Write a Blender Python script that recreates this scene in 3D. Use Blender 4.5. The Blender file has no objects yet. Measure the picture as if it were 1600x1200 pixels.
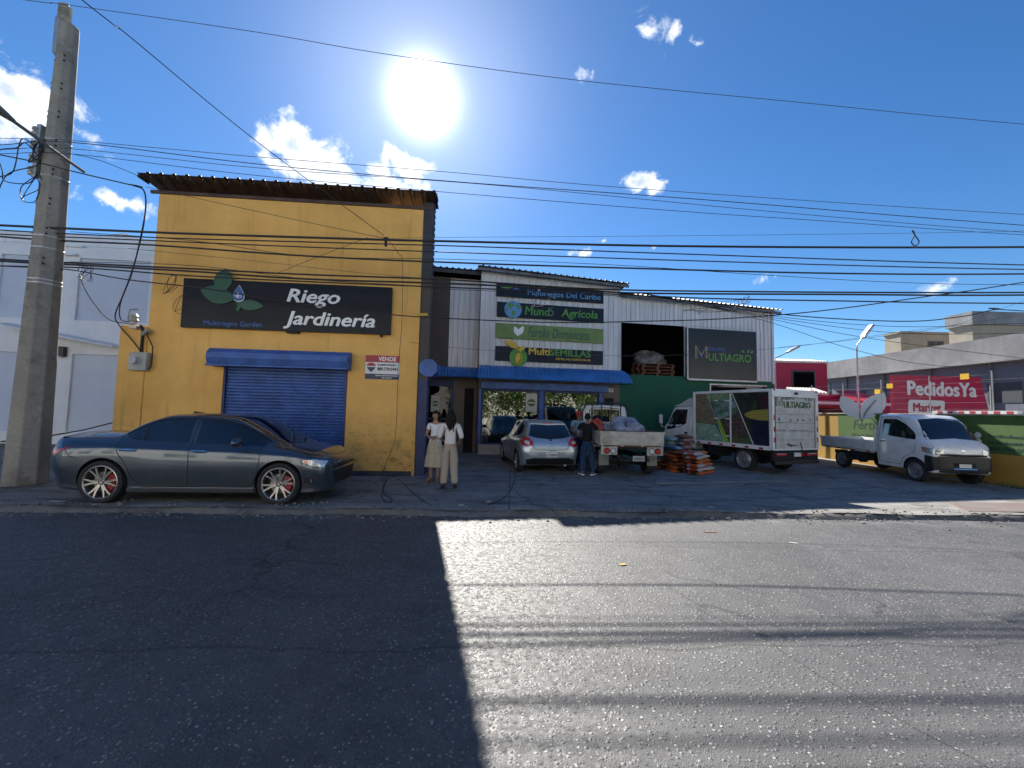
import bpy, bmesh, math, random
import numpy as np
from mathutils import Vector, Matrix
from mathutils.bvhtree import BVHTree
random.seed(7)
PI = math.pi
R = math.radians
scn = bpy.context.scene
COL = scn.collection

# ------------------------------------------------------------------ camera
CAM_H, PITCH, ROLL, FPX = 1.75, R(3.67), R(1.35), 640.0
cd = bpy.data.cameras.new("camera"); cam = bpy.data.objects.new("camera", cd); COL.objects.link(cam)
cd.sensor_width = 36; cd.lens = 36 * FPX / 1600; cd.clip_end = 3000; cd.clip_start = .05
_f = Vector((0, math.cos(PITCH), math.sin(PITCH))); _r0 = Vector((1, 0, 0)); _u0 = Vector((0, -math.sin(PITCH), math.cos(PITCH)))
_r = _r0 * math.cos(ROLL) + _u0 * math.sin(ROLL); _u = _u0 * math.cos(ROLL) - _r0 * math.sin(ROLL)
cam.matrix_world = Matrix(((_r.x, _u.x, -_f.x, 0), (_r.y, _u.y, -_f.y, 0), (_r.z, _u.z, -_f.z, CAM_H), (0, 0, 0, 1)))
scn.camera = cam
def ray(px, py):
    return _f + _r * ((px - 800) / FPX) - _u * ((py - 600) / FPX)
def at(px, py, Y):
    d = ray(px, py); k = Y / d.y
    return Vector((d.x * k, Y, CAM_H + d.z * k))
def gnd(px, py, z=0.0):
    d = ray(px, py); k = (z - CAM_H) / d.z
    return Vector((d.x * k, d.y * k, z))

# ------------------------------------------------------------------ light
AZ, EL = R(-13.7), R(37.6)
SUN = Vector((math.sin(AZ) * math.cos(EL), math.cos(AZ) * math.cos(EL), math.sin(EL)))
sd = bpy.data.lights.new("sun", 'SUN'); sd.energy = 4.4; sd.angle = R(.5); sd.color = (1, .95, .87)
so = bpy.data.objects.new("sun", sd); COL.objects.link(so); so.rotation_euler = (-SUN).to_track_quat('-Z', 'Y').to_euler()
so.location = SUN * 60
scn.view_settings.view_transform = 'Standard'; scn.view_settings.look = 'None'
scn.view_settings.exposure = 1.55; scn.view_settings.gamma = 1
scn.cycles.use_denoising = True
scn.cycles.max_bounces = 8; scn.cycles.transparent_max_bounces = 12
scn.cycles.sample_clamp_indirect = 6

class NT:
    def __init__(s, nt): s.t = nt; s.n = nt.nodes; s.l = nt.links
    def new(s, t, **k):
        n = s.n.new(t)
        for a, b in k.items(): setattr(n, a, b)
        return n
    def put(s, sock, v):
        if hasattr(v, 'links') or isinstance(v, bpy.types.NodeSocket): s.l.new(v, sock)
        else: sock.default_value = v
    def math(s, op, a, b=None, c=None, clamp=False):
        n = s.new('ShaderNodeMath', operation=op, use_clamp=clamp); s.put(n.inputs[0], a)
        if b is not None: s.put(n.inputs[1], b)
        if c is not None: s.put(n.inputs[2], c)
        return n.outputs[0]
    def vmath(s, op, a, b=None, out=0):
        n = s.new('ShaderNodeVectorMath', operation=op); s.put(n.inputs[0], a)
        if b is not None: s.put(n.inputs[1], b)
        return n.outputs[out]
    def rng(s, v, a, b, c=0., d=1., interp='SMOOTHSTEP'):
        n = s.new('ShaderNodeMapRange', interpolation_type=interp, clamp=True) if interp != 'LINEAR' else s.new('ShaderNodeMapRange', clamp=True)
        s.put(n.inputs[0], v); n.inputs[1].default_value = a; n.inputs[2].default_value = b; n.inputs[3].default_value = c; n.inputs[4].default_value = d
        return n.outputs[0]
    def mix(s, f, a, b, mode='MIX'):
        n = s.new('ShaderNodeMix', data_type='RGBA', blend_type=mode); s.put(n.inputs[0], f)
        s.put(n.inputs[6], a if isinstance(a, bpy.types.NodeSocket) else (*a[:3], 1)); s.put(n.inputs[7], b if isinstance(b, bpy.types.NodeSocket) else (*b[:3], 1))
        return n.outputs[2]
    def noise(s, vec, scale, detail=4, rough=.55, dist=0.):
        n = s.new('ShaderNodeTexNoise'); 
        if vec is not None: s.l.new(vec, n.inputs['Vector'])
        n.inputs['Scale'].default_value = scale; n.inputs['Detail'].default_value = detail; n.inputs['Roughness'].default_value = rough; n.inputs['Distortion'].default_value = dist
        return n.outputs[0]
    def vor(s, vec, scale, feature='F1', out=0, rnd=1.):
        n = s.new('ShaderNodeTexVoronoi', feature=feature); s.l.new(vec, n.inputs['Vector']); n.inputs['Scale'].default_value = scale; n.inputs['Randomness'].default_value = rnd
        return n.outputs[out]
    def scale(s, vec, v):
        n = s.new('ShaderNodeMapping'); s.l.new(vec, n.inputs[0]); n.inputs['Scale'].default_value = v
        return n.outputs[0]

# world: physical sky, aureole round the sun, and cloud banks by direction
w = bpy.data.worlds.new("World"); scn.world = w; w.use_nodes = True
g = NT(w.node_tree); g.n.clear()
sky = g.new('ShaderNodeTexSky', sky_type='NISHITA'); sky.sun_disc = False; sky.sun_elevation = EL; sky.sun_rotation = AZ; sky.altitude = 100; sky.air_density = 1.0; sky.dust_density = .08; sky.ozone_density = 3.0
D = g.new('ShaderNodeTexCoord').outputs['Generated']
D = g.vmath('NORMALIZE', D)
bg = g.new('ShaderNodeBackground'); bg.inputs[1].default_value = .058
dot = g.vmath('DOT_PRODUCT', D, tuple(SUN), out=1)
dot = g.math('MAXIMUM', dot, 0.0)
hs = g.new('ShaderNodeHueSaturation'); hs.inputs['Saturation'].default_value = 1.22; hs.inputs['Value'].default_value = 1.; g.l.new(sky.outputs[0], hs.inputs['Color'])
# clouds
wob = g.noise(D, 9, 5, .6)
nz = g.noise(g.vmath('ADD', D, (3.1, 1.7, .4)), 15, 9, .62, .35)
tot = None
def cloud(px, py, rx, ry, s=1.0):
    global tot
    c = ray(px, py).normalized()
    v = g.vmath('SUBTRACT', D, tuple(c))
    v = g.vmath('MULTIPLY', v, (FPX / rx * 1.15, FPX / rx * .8, FPX / ry * 1.1))
    m = g.rng(g.vmath('LENGTH', v, out=1), 0., 1.15, s, 0., 'LINEAR')
    tot = m if tot is None else g.math('MAXIMUM', tot, m)
for c in ((470, 232, 62, 46), (510, 265, 62, 36), (440, 262, 40, 22), (640, 262, 50, 34), (605, 288, 50, 30), (8, 150, 60, 55, .85), (55, 175, 60, 36, .8), (125, 207, 42, 18, .7), (190, 316, 95, 20, .62), (990, 283, 42, 18, .9), (1030, 292, 36, 22, .7),
          (912, 396, 36, 16, .85), (942, 376, 16, 10, .75), (1090, 70, 34, 26, .40), (1010, 48, 42, 18, .38), (1055, 48, 14, 20, .5), (1468, 452, 30, 24, .75), (1210, 432, 40, 22, .45), (1022, 385, 14, 12, .6), (1090, 110, 30, 16, .3), (905, 112, 50, 14, .3), (1010, 90, 30, 20, .3)):
    cloud(*c)
cm = g.math('ADD', tot, g.math('MULTIPLY', g.math('SUBTRACT', nz, .5), 2.1))
mask = g.math('MULTIPLY', g.rng(cm, .34, .70), g.rng(tot, .02, .2))
core = g.rng(g.math('ADD', cm, g.math('MULTIPLY', g.math('SUBTRACT', wob, .5), 2.4)), .75, 1.5)
ccol = g.mix(core, (7.4, 7.7, 8.0), (3.6, 4.2, 5.0))
skyd = g.vmath('MULTIPLY', hs.outputs[0], (.62, .74, .84))
col = g.mix(g.math('MULTIPLY', mask, .93), skyd, ccol)
# aureole of the sun, seen as an overexposed disc
g1 = g.math('MULTIPLY', g.math('POWER', dot, 750.), 15.0)
g2 = g.math('MULTIPLY', g.math('POWER', dot, 50.), 2.1)
g4 = g.math('MULTIPLY', g.math('POWER', dot, 7.), .3)
g3 = g.math('MULTIPLY', g.rng(dot, math.cos(R(4.0)), math.cos(R(2.2))), 12.)
gl = g.math('ADD', g.math('ADD', g1, g2), g.math('ADD', g3, g4))
vs = g.new('ShaderNodeVectorMath', operation='SCALE'); vs.inputs[0].default_value = (1, .99, .97); g.l.new(gl, vs.inputs['Scale'])
ad = g.vmath('ADD', col, vs.outputs[0])
g.l.new(ad, bg.inputs[0])
g.l.new(bg.outputs[0], g.new('ShaderNodeOutputWorld').inputs[0])

# ------------------------------------------------------------------ materials
MATS = {}
def M(name, col, rough=.6, metal=0., var=.0, vs=3., col2=None, bump=0., bs=60., coat=0., spec=.5, alpha=None, stretch=None, rvar=0.):
    if name in MATS: return MATS[name]
    m = bpy.data.materials.new(name); m.use_nodes = True; t = NT(m.node_tree); b = t.n['Principled BSDF']
    b.inputs['Roughness'].default_value = rough; b.inputs['Metallic'].default_value = metal
    b.inputs['Coat Weight'].default_value = coat; b.inputs['Coat Roughness'].default_value = .04; b.inputs['Specular IOR Level'].default_value = spec
    b.inputs['Base Color'].default_value = (*col, 1)
    oc = t.new('ShaderNodeTexCoord').outputs['Object']
    if stretch: oc = t.scale(oc, stretch)
    if var or col2:
        n = t.noise(oc, vs, 6, .62)
        c2 = col2 or tuple(c * (1 - var) for c in col)
        c1 = col if col2 else tuple(min(1, c * (1 + var * .6)) for c in col)
        t.l.new(t.mix(t.rng(n, .36, .66), c2, c1), b.inputs['Base Color'])
    if rvar:
        t.l.new(t.rng(t.noise(oc, vs * 1.7, 5), .3, .7, max(.02, rough - rvar), min(1, rough + rvar), 'LINEAR'), b.inputs['Roughness'])
    if bump:
        bn = t.new('ShaderNodeBump'); bn.inputs['Strength'].default_value = min(1, bump); bn.inputs['Distance'].default_value = .01
        t.l.new(t.noise(oc, bs, 5), bn.inputs['Height']); t.l.new(bn.outputs[0], b.inputs['Normal'])
    MATS[name] = m
    return m
def mnodes(name):
    m = bpy.data.materials.new(name); m.use_nodes = True; MATS[name] = m
    t = NT(m.node_tree); return m, t, t.n['Principled BSDF']

# asphalt
def asphalt():
    m, t, b = mnodes('asphalt')
    p = t.new('ShaderNodeTexCoord').outputs['Object']
    big = t.noise(p, .35, 5, .6); mid = t.noise(p, 3.5, 5, .6); fine = t.noise(p, 45, 4, .7)
    v1 = t.vor(p, 35); v1c = t.vor(p, 35, out=1); v2 = t.vor(p, 95)
    stone = t.rng(v1, .22, .36, 1., 0.)
    sep = t.new('ShaderNodeSeparateColor'); t.l.new(v1c, sep.inputs[0])
    pick = t.rng(sep.outputs[0], .45, .8)
    base = t.mix(t.rng(big, .35, .65), (.044, .045, .047), (.072, .072, .073))
    base = t.mix(t.rng(mid, .3, .75, 0, .5), base, (.10, .099, .096))
    sc = t.mix(sep.outputs[1], (.08, .08, .08), (.32, .30, .28))
    c = t.mix(t.math('MULTIPLY', stone, pick), base, sc)
    s2 = t.rng(v2, .2, .34, .45, 0.)
    c = t.mix(s2, c, (.12, .118, .115))
    # hairline cracks and tar lines
    cr = t.vor(t.vmath('ADD', p, t.new_noise(p, 1.3)), .33, 'DISTANCE_TO_EDGE')
    crk = t.math('MULTIPLY', t.rng(cr, .0, .011, 1., 0.), t.rng(t.noise(p, .5, 2), .47, .55))
    patch_ = t.rng(t.noise(t.scale(p, (.35, 1.1, 1)), .9, 3, .5), .56, .60, 0., .28)
    c = t.mix(patch_, c, (.028, .028, .030))
    oil = t.math('MULTIPLY', t.rng(t.noise(p, 1.7, 3), .66, .72), .45); c = t.mix(oil, c, (.018, .018, .019))
    c = t.mix(t.math('MULTIPLY', crk, .7), c, (.012, .012, .013))
    sy = t.new('ShaderNodeSeparateXYZ'); t.l.new(t.vmath('ADD', p, t.vmath('MULTIPLY', t.new_noise(p, 1.6), (.25, .25, 0))), sy.inputs[0])
    A1, B1 = gnd(870, 808), gnd(1200, 985); nx_, ny_ = (B1.y - A1.y), -(B1.x - A1.x); L1 = math.hypot(nx_, ny_)
    for (a_, b_, c0, wd_) in ((nx_ / L1, ny_ / L1, -(nx_ * A1.x + ny_ * A1.y) / L1 - .02, .012), (-.055, 1., -3.25, .02), (-.02, 1., -5.6, .014)):
        dd = t.math('ABSOLUTE', t.math('ADD', t.math('ADD', t.math('MULTIPLY', sy.outputs[0], a_), t.math('MULTIPLY', sy.outputs[1], b_)), c0))
        c = t.mix(t.rng(dd, wd_ * .4, wd_, .55, 0.), c, (.016, .016, .017))
    # pale dust near the kerb
    sx = t.new('ShaderNodeSeparateXYZ'); t.l.new(p, sx.inputs[0])
    ed = t.math('SUBTRACT', t.math('SUBTRACT', sx.outputs[1], t.math('MULTIPLY', sx.outputs[0], .055)), 6.98)
    du = t.math('MULTIPLY', t.rng(ed, -.75, -.05), t.rng(t.noise(p, 2.2, 6, .7), .42, .66))
    c = t.mix(t.math('MULTIPLY', du, .7), c, (.17, .165, .155))
    t.l.new(c, b.inputs['Base Color'])
    t.l.new(t.rng(sep.outputs[2], 0, 1, .52, .8, 'LINEAR'), b.inputs['Roughness'])
    b.inputs['Specular IOR Level'].default_value = .5
    h = t.math('ADD', t.math('MULTIPLY', t.rng(v1, 0, .45, 1., 0.), .8), t.math('ADD', t.math('MULTIPLY', t.rng(v2, 0, .45, 1., 0.), .45), t.math('MULTIPLY', fine, .5)))
    bn = t.new('ShaderNodeBump'); bn.inputs['Strength'].default_value = .8; bn.inputs['Distance'].default_value = .0065
    t.l.new(h, bn.inputs['Height']); t.l.new(bn.outputs[0], b.inputs['Normal'])
    return m
def concrete(name, c1, c2, joint=None, crack=.8, rough=.85, dirt=(.05, .047, .043)):
    m, t, b = mnodes(name)
    p = t.new('ShaderNodeTexCoord').outputs['Object']
    c = t.mix(t.rng(t.noise(p, 1.1, 7, .65), .33, .68), c1, c2)
    c = t.mix(t.rng(t.noise(p, 14, 5, .7), .3, .8, 0, .45), c, dirt)
    st = t.math('MULTIPLY', t.rng(t.noise(t.scale(p, (.7, 1.6, 1)), 1.3, 6, .7), .5, .64), .65)
    c = t.mix(st, c, dirt)
    h = t.noise(p, 40, 6, .7)
    cr = t.vor(t.vmath('ADD', p, t.vmath('MULTIPLY', t.new_noise(p, 2.0), (.5, .5, .5))), .62, 'DISTANCE_TO_EDGE')
    ck = t.math('MULTIPLY', t.rng(cr, 0., .014, 1., 0.), t.rng(t.noise(p, .8, 2), .42, .55))
    c = t.mix(t.math('MULTIPLY', ck, crack), c, (.015, .014, .013))
    if joint:
        br = t.new('ShaderNodeTexBrick'); br.offset = 0; t.l.new(p, br.inputs['Vector']); br.inputs['Scale'].default_value = 1
        br.inputs['Brick Width'].default_value = joint[0]; br.inputs['Row Height'].default_value = joint[1]; br.inputs['Mortar Size'].default_value = .012; br.inputs['Mortar Smooth'].default_value = .4
        c = t.mix(t.math('MULTIPLY', br.outputs['Fac'], .75), c, (.02, .019, .018))
    t.l.new(c, b.inputs['Base Color']); b.inputs['Roughness'].default_value = rough
    bn = t.new('ShaderNodeBump'); bn.inputs['Strength'].default_value = .5; bn.inputs['Distance'].default_value = .008
    t.l.new(t.math('SUBTRACT', h, t.math('MULTIPLY', ck, 1.5)), bn.inputs['Height']); t.l.new(bn.outputs[0], b.inputs['Normal'])
    return m
def _nn(s, vec, scale):
    n = s.new('ShaderNodeTexNoise'); s.l.new(vec, n.inputs['Vector']); n.inputs['Scale'].default_value = scale; n.inputs['Detail'].default_value = 3
    return n.outputs[1]
NT.new_noise = _nn
def plaster(name, c1, c2, scuff=0, rough=.8, streak=.35, scol=(.12, .09, .05), sheet=.0):
    """painted wall: broad tone changes, rain streaks, scuffs low down"""
    m, t, b = mnodes(name)
    p = t.new('ShaderNodeTexCoord').outputs['Object']
    c = t.mix(t.rng(t.noise(p, .8, 6, .6), .3, .7), c1, c2)
    c = t.mix(t.rng(t.noise(t.scale(p, (5, 5, .35)), 1.2, 6, .65), .52, .78, 0, streak), c, scol)
    c = t.mix(t.rng(t.noise(p, 28, 4, .7), .6, .75, 0, streak * .6), c, scol)
    if scuff:
        s = t.new('ShaderNodeSeparateXYZ'); t.l.new(p, s.inputs[0])
        f = t.math('MULTIPLY', t.rng(s.outputs[2], .1, 2.0, 1., 0.), t.rng(t.noise(t.scale(p, (1, 1, 1.6)), 3.2, 7, .72), .47, .68))
        c = t.mix(t.math('MULTIPLY', f, scuff), c, scol)
    t.l.new(c, b.inputs['Base Color']); b.inputs['Roughness'].default_value = rough
    bn = t.new('ShaderNodeBump'); bn.inputs['Strength'].default_value = .35; bn.inputs['Distance'].default_value = .006
    t.l.new(t.noise(p, 22, 6, .65), bn.inputs['Height']); t.l.new(bn.outputs[0], b.inputs['Normal'])
    return m

# ------------------------------------------------------------------ mesh builder
class MB:
    def __init__(s): s.v = []; s.f = []; s.m = []
    def add(s, vs, fs, mi=0, T=None):
        o = len(s.v)
        s.v += [tuple(T @ Vector(v)) if T is not None else tuple(v) for v in vs]
        s.f += [tuple(i + o for i in f) for f in fs]; s.m += [mi] * len(fs)
        return s
    def box(s, x0, x1, y0, y1, z0, z1, mi=0, T=None):
        vs = [(x, y, z) for x in (x0, x1) for y in (y0, y1) for z in (z0, z1)]
        return s.add(vs, [(0, 1, 3, 2), (4, 6, 7, 5), (0, 4, 5, 1), (2, 3, 7, 6), (0, 2, 6, 4), (1, 5, 7, 3)], mi, T)
    def cbox(s, c, d, mi=0, rz=0, T=None):
        m = Matrix.Translation(c) @ Matrix.Rotation(rz, 4, 'Z')
        if T is not None: m = T @ m
        return s.box(-d[0] / 2, d[0] / 2, -d[1] / 2, d[1] / 2, -d[2] / 2, d[2] / 2, mi, m)
    def prism(s, poly, y0, y1, mi=0, T=None):
        """polygon in the x-z plane, extruded in y"""
        n = len(poly); a = sum(poly[i][0] * poly[(i + 1) % n][1] - poly[(i + 1) % n][0] * poly[i][1] for i in range(n))
        if a < 0: poly = poly[::-1]
        vs = [(p[0], y0, p[1]) for p in poly] + [(p[0], y1, p[1]) for p in poly]
        fs = [tuple(range(n)), tuple(range(2 * n - 1, n - 1, -1))] + [(i, i + n, (i + 1) % n + n, (i + 1) % n) for i in range(n)]
        return s.add(vs, fs, mi, T)
    def cyl(s, a, b, r0, r1=None, n=12, mi=0, caps=True, T=None, rot=0):
        r1 = r0 if r1 is None else r1; a = Vector(a); b = Vector(b); d = (b - a).normalized()
        q = d.to_track_quat('Z', 'X').to_matrix()
        vs = []
        for c, r in ((a, r0), (b, r1)):
            for i in range(n):
                t = 2 * PI * i / n + rot; vs.append(c + q @ Vector((r * math.cos(t), r * math.sin(t), 0)))
        fs = [(i, (i + 1) % n, (i + 1) % n + n, i + n) for i in range(n)]
        if caps: fs += [tuple(range(n - 1, -1, -1)), tuple(range(n, 2 * n))]
        return s.add(vs, fs, mi, T)
    def tube(s, pts, r, n=6, mi=0, T=None, caps=True):
        pts = [Vector(p) for p in pts]; rs = r if isinstance(r, (list, tuple)) else [r] * len(pts)
        vs = []; up = None
        for i, p in enumerate(pts):
            d = (pts[min(i + 1, len(pts) - 1)] - pts[max(i - 1, 0)]).normalized()
            if up is None: up = d.orthogonal().normalized()
            up = (up - d * up.dot(d)); up = up.normalized() if up.length > 1e-6 else d.orthogonal().normalized()
            w_ = d.cross(up)
            for k in range(n):
                t = 2 * PI * k / n; vs.append(p + (up * math.cos(t) + w_ * math.sin(t)) * rs[i])
        fs = []
        for i in range(len(pts) - 1):
            for k in range(n):
                fs.append((i * n + k, i * n + (k + 1) % n, (i + 1) * n + (k + 1) % n, (i + 1) * n + k))
        if caps: fs += [tuple(range(n - 1, -1, -1)), tuple(range((len(pts) - 1) * n, len(pts) * n))]
        return s.add(vs, fs, mi, T)
    def lathe(s, prof, n=24, mi=0, T=None, axis='Z'):
        """prof: (radius, height) pairs"""
        vs = []
        for r, h in prof:
            for k in range(n):
                t = 2 * PI * k / n; a, b = r * math.cos(t), r * math.sin(t)
                vs.append((a, b, h) if axis == 'Z' else ((a, h, b) if axis == 'Y' else (h, a, b)))
        fs = [(i * n + k, i * n + (k + 1) % n, (i + 1) * n + (k + 1) % n, (i + 1) * n + k) for i in range(len(prof) - 1) for k in range(n)]
        return s.add(vs, fs, mi, T)
    def grid(s, rows, mi=0, T=None, close=False):
        n = len(rows[0]); vs = [p for r_ in rows for p in r_]
        fs = []
        for i in range(len(rows) - 1):
            for k in range(n if close else n - 1):
                fs.append((i * n + k, i * n + (k + 1) % n, (i + 1) * n + (k + 1) % n, (i + 1) * n + k))
        return s.add(vs, fs, mi, T)
    def sph(s, c, r, n=12, m=8, mi=0, T=None):
        rr = r if isinstance(r, (tuple, list)) else (r, r, r)
        vs = [(c[0], c[1], c[2] - rr[2])]
        for j in range(1, m):
            a = -PI / 2 + PI * j / m
            for k in range(n):
                t = 2 * PI * k / n; vs.append((c[0] + rr[0] * math.cos(a) * math.cos(t), c[1] + rr[1] * math.cos(a) * math.sin(t), c[2] + rr[2] * math.sin(a)))
        vs.append((c[0], c[1], c[2] + rr[2])); L = len(vs) - 1
        fs = [(0, 1 + (k + 1) % n, 1 + k) for k in range(n)]
        for j in range(m - 2):
            for k in range(n):
                fs.append((1 + j * n + k, 1 + j * n + (k + 1) % n, 1 + (j + 1) * n + (k + 1) % n, 1 + (j + 1) * n + k))
        fs += [(L, 1 + (m - 2) * n + k, 1 + (m - 2) * n + (k + 1) % n) for k in range(n)]
        return s.add(vs, fs, mi, T)
    def build(s, name, mats, parent=None, smooth=False, bevel=0, label=None, fix=False, ang=35):
        me = bpy.data.meshes.new(name); me.from_pydata(s.v, [], s.f)
        mats = mats if isinstance(mats, (list, tuple)) else [mats]
        for m in mats: me.materials.append(m)
        me.polygons.foreach_set('material_index', s.m)
        if fix:
            b = bmesh.new(); b.from_mesh(me); bmesh.ops.remove_doubles(b, verts=b.verts, dist=1e-5); bmesh.ops.recalc_face_normals(b, faces=b.faces); b.to_mesh(me); b.free()
        if smooth:
            me.polygons.foreach_set('use_smooth', [True] * len(me.polygons)); me.set_sharp_from_angle(angle=R(ang))
        me.update()
        o = bpy.data.objects.new(name, me); COL.objects.link(o)
        if parent is not None: o.parent = parent
        if bevel:
            bv = o.modifiers.new('b', 'BEVEL'); bv.width = bevel; bv.segments = 2; bv.limit_method = 'ANGLE'; bv.angle_limit = R(40)
        if label: o['label'] = label
        return o
def tag(o, label, cat, group=None):
    o['label'] = label; o['category'] = cat
    if group: o['group'] = group
    return o
def thing(name, label, cat, loc=(0, 0, 0), rz=0., group=None):
    o = bpy.data.objects.new(name, None); COL.objects.link(o); o.location = loc; o.rotation_euler = (0, 0, rz); o.empty_display_size = .2
    return tag(o, label, cat, group)
def struct(o): o['kind'] = 'structure'; return o
def kids(o): return [c for c in bpy.data.objects if c.parent == o]
def dup(o, loc=None, rz=None, label=None, parent=None):
    ch = kids(o); c = o.copy(); COL.objects.link(c)
    if parent is not None: c.parent = parent
    if loc is not None: c.location = loc
    if rz is not None: c.rotation_euler = (0, 0, rz)
    if label: c['label'] = label
    for k in ch: dup(k, parent=c)
    return c

# writing: u right, v up, out towards the reader; fr maps (u, v, out) into the parent's axes
FRONT = Matrix(((1, 0, 0, 0), (0, 0, -1, 0), (0, 1, 0, 0), (0, 0, 0, 1)))          # reader at -y
def frame(o, u, v):
    u = Vector(u).normalized(); v = Vector(v).normalized(); n = u.cross(v)
    return Matrix(((u.x, v.x, n.x, o[0]), (u.y, v.y, n.y, o[1]), (u.z, v.z, n.z, o[2]), (0, 0, 0, 1)))
def text(name, s, u, v, w_, h_, out, mat, parent, bold=0., shear=0., depth=.012, fr=FRONT, spacing=1., label=None, extra=None):
    cu = bpy.data.curves.new(name, 'FONT'); cu.body = s; cu.size = 1; cu.offset = 0; cu.shear = shear; cu.extrude = .05; cu.space_character = spacing; cu.resolution_u = 3
    to = bpy.data.objects.new(name, cu); COL.objects.link(to)
    bpy.context.view_layer.update()
    me = bpy.data.meshes.new_from_object(to.evaluated_get(bpy.context.evaluated_depsgraph_get()))
    bpy.data.objects.remove(to)
    co = np.empty(len(me.vertices) * 3); me.vertices.foreach_get('co', co); co = co.reshape(-1, 3)
    mn, mx = co.min(0), co.max(0)
    sx = (w_ / (mx[0] - mn[0])) if w_ else h_ / (mx[1] - mn[1]); sy = (h_ / (mx[1] - mn[1])) if h_ else sx
    polys = [tuple(p.vertices) for p in me.polygons]; mb = MB()
    for q_, (ox, oy) in enumerate(((0, 0),) if not bold else ((0, 0), (-bold, 0), (bold, 0), (0, bold * .7), (0, -bold * .7))):
        c2 = co.copy(); c2[:, 0] = (c2[:, 0] - mn[0] + ox) * sx + u; c2[:, 1] = (c2[:, 1] - mn[1] + oy) * sy + v; c2[:, 2] = (c2[:, 2] + .05) / .1 * (depth - .0004 * q_ if depth > .004 else depth - .0002 * q_) + out
        mb.add([Vector(p) for p in c2], polys)
    me = bpy.data.meshes.new(name); me.from_pydata([fr @ Vector(p) for p in mb.v], [], mb.f); me.materials.append(mat); me.update()
    o = bpy.data.objects.new(name, me); COL.objects.link(o); o.parent = parent
    if label: o['label'] = label
    return o

# ------------------------------------------------------------------ the ground
def kY(X): return 6.98 + .055 * X
def gz(X, Y):
    d = Y - kY(X)
    return .02 + .08 * max(0, min(1, 1 - d / 1.3))
mGround = concrete('far_ground', (.16, .15, .13), (.11, .105, .095))
struct(MB().box(-400, 400, -300, 900, -.4, -.03).build('ground', mGround))
rd = MB()
xs = [-300, -60, -20, 20, 60, 300]
rd.add([(x, y, 0) for x in xs for y in (-9, kY(x) + .1 if abs(x) < 100 else kY(math.copysign(60, x)) + .1)], [(2 * i, 2 * i + 2, 2 * i + 3, 2 * i + 1) for i in range(5)])
struct(rd.build('road', asphalt()))
mPave = concrete('pavement_concrete', (.18, .174, .165), (.28, .27, .25), joint=(3.1, 1.55))
rows = []
for j, d in enumerate([0, .1, .25, .5, .8, 1.3, 3, 6, 12, 40]):
    rows.append([(x, kY(x) + d + (.02 * math.sin(x * 7.3) * math.sin(x * 3.1) if j == 0 else 0), .10 - min(d, 1.3) / 1.3 * .08 + (.012 * math.sin(x * 2.3 + d * 3) if d < .5 else 0) - (.02 if j == 0 else 0)) for x in np.linspace(-40, 60, 401)])
pv = MB(); pv.grid(rows)
struct(pv.build('pavement', mPave, smooth=True, fix=False))
# broken kerb edge
kb = MB(); rows = []
random.seed(3)
for x in np.linspace(-40, 60, 900):
    j = random.uniform(-.035, .03) + .03 * math.sin(x * 1.9); h = .085 + .012 * math.sin(x * 2.3) + random.uniform(-.03, .006)
    y = kY(x)
    rows.append([(x, y + .14, .075), (x, y + .05, h), (x, y - .01 + j * .5, h * .93), (x, y - .05 + j, h * .45), (x, y - .11 + j, -.01)])
kb.grid(rows)
struct(kb.build('kerb', concrete('kerb_concrete', (.19, .18, .165), (.10, .095, .088), crack=.5), smooth=True, ang=60))
# paler ramp slab with a worn yellow edge and the reddish paving at the right
a, b_, c_, d_ = gnd(1040, 700, .02), gnd(1105, 700, .02), gnd(1232, 752, .02), gnd(1075, 757, .02)
sl = MB(); P4 = [(a.x, a.y), (9.0, a.y), (c_.x, c_.y), (d_.x - .8, d_.y)]
sl.add([(p[0], p[1], z) for z in (.0, .034) for p in P4], [(4, 5, 6, 7), (0, 1, 5, 4), (1, 2, 6, 5), (2, 3, 7, 6), (3, 0, 4, 7)])
struct(sl.build('concrete_ramp', concrete('ramp_concrete', (.27, .27, .265), (.2, .2, .195), crack=.3)))
ye = MB(); e0, e1 = Vector((9.0, a.y, .038)), Vector((c_.x, c_.y, .038)); dn = Vector((-.12, -.02, 0))
ye.add([e0, e1, e1 + dn, e0 + dn], [(0, 3, 2, 1)])
struct(ye.build('ramp_marking', M('worn_yellow', (.35, .25, .08), .8, col2=(.2, .18, .14), vs=6)))
def brickpave():
    m, t, b = mnodes('brick_paving')
    p = t.new('ShaderNodeTexCoord').outputs['Object']
    br = t.new('ShaderNodeTexBrick'); t.l.new(p, br.inputs['Vector']); br.inputs['Scale'].default_value = 1; br.inputs['Brick Width'].default_value = .2; br.inputs['Row Height'].default_value = .1; br.inputs['Mortar Size'].default_value = .006
    br.inputs['Color1'].default_value = (.15, .10, .085, 1); br.inputs['Color2'].default_value = (.12, .09, .08, 1); br.inputs['Mortar'].default_value = (.09, .08, .07, 1)
    t.l.new(t.mix(t.rng(t.noise(p, 1.5, 6, .7), .4, .65, 0, .7), br.outputs[0], (.14, .13, .12)), b.inputs['Base Color']); b.inputs['Roughness'].default_value = .85
    return m
bp = MB(); bx = [8.4, 9.2, 10.5, 14, 20]
bp.grid([[(x, kY(x) + .16 + (0 if k == 0 else (1.1 if x > 9 else .2)), (gz(x, kY(x) + .16) if k == 0 else gz(x, kY(x) + 1.25)) + .016) for k in (0, 1)] for x in bx])
bpo = bp.build('brick_paving', brickpave()); struct(bpo)
bpo.data.flip_normals()
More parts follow.
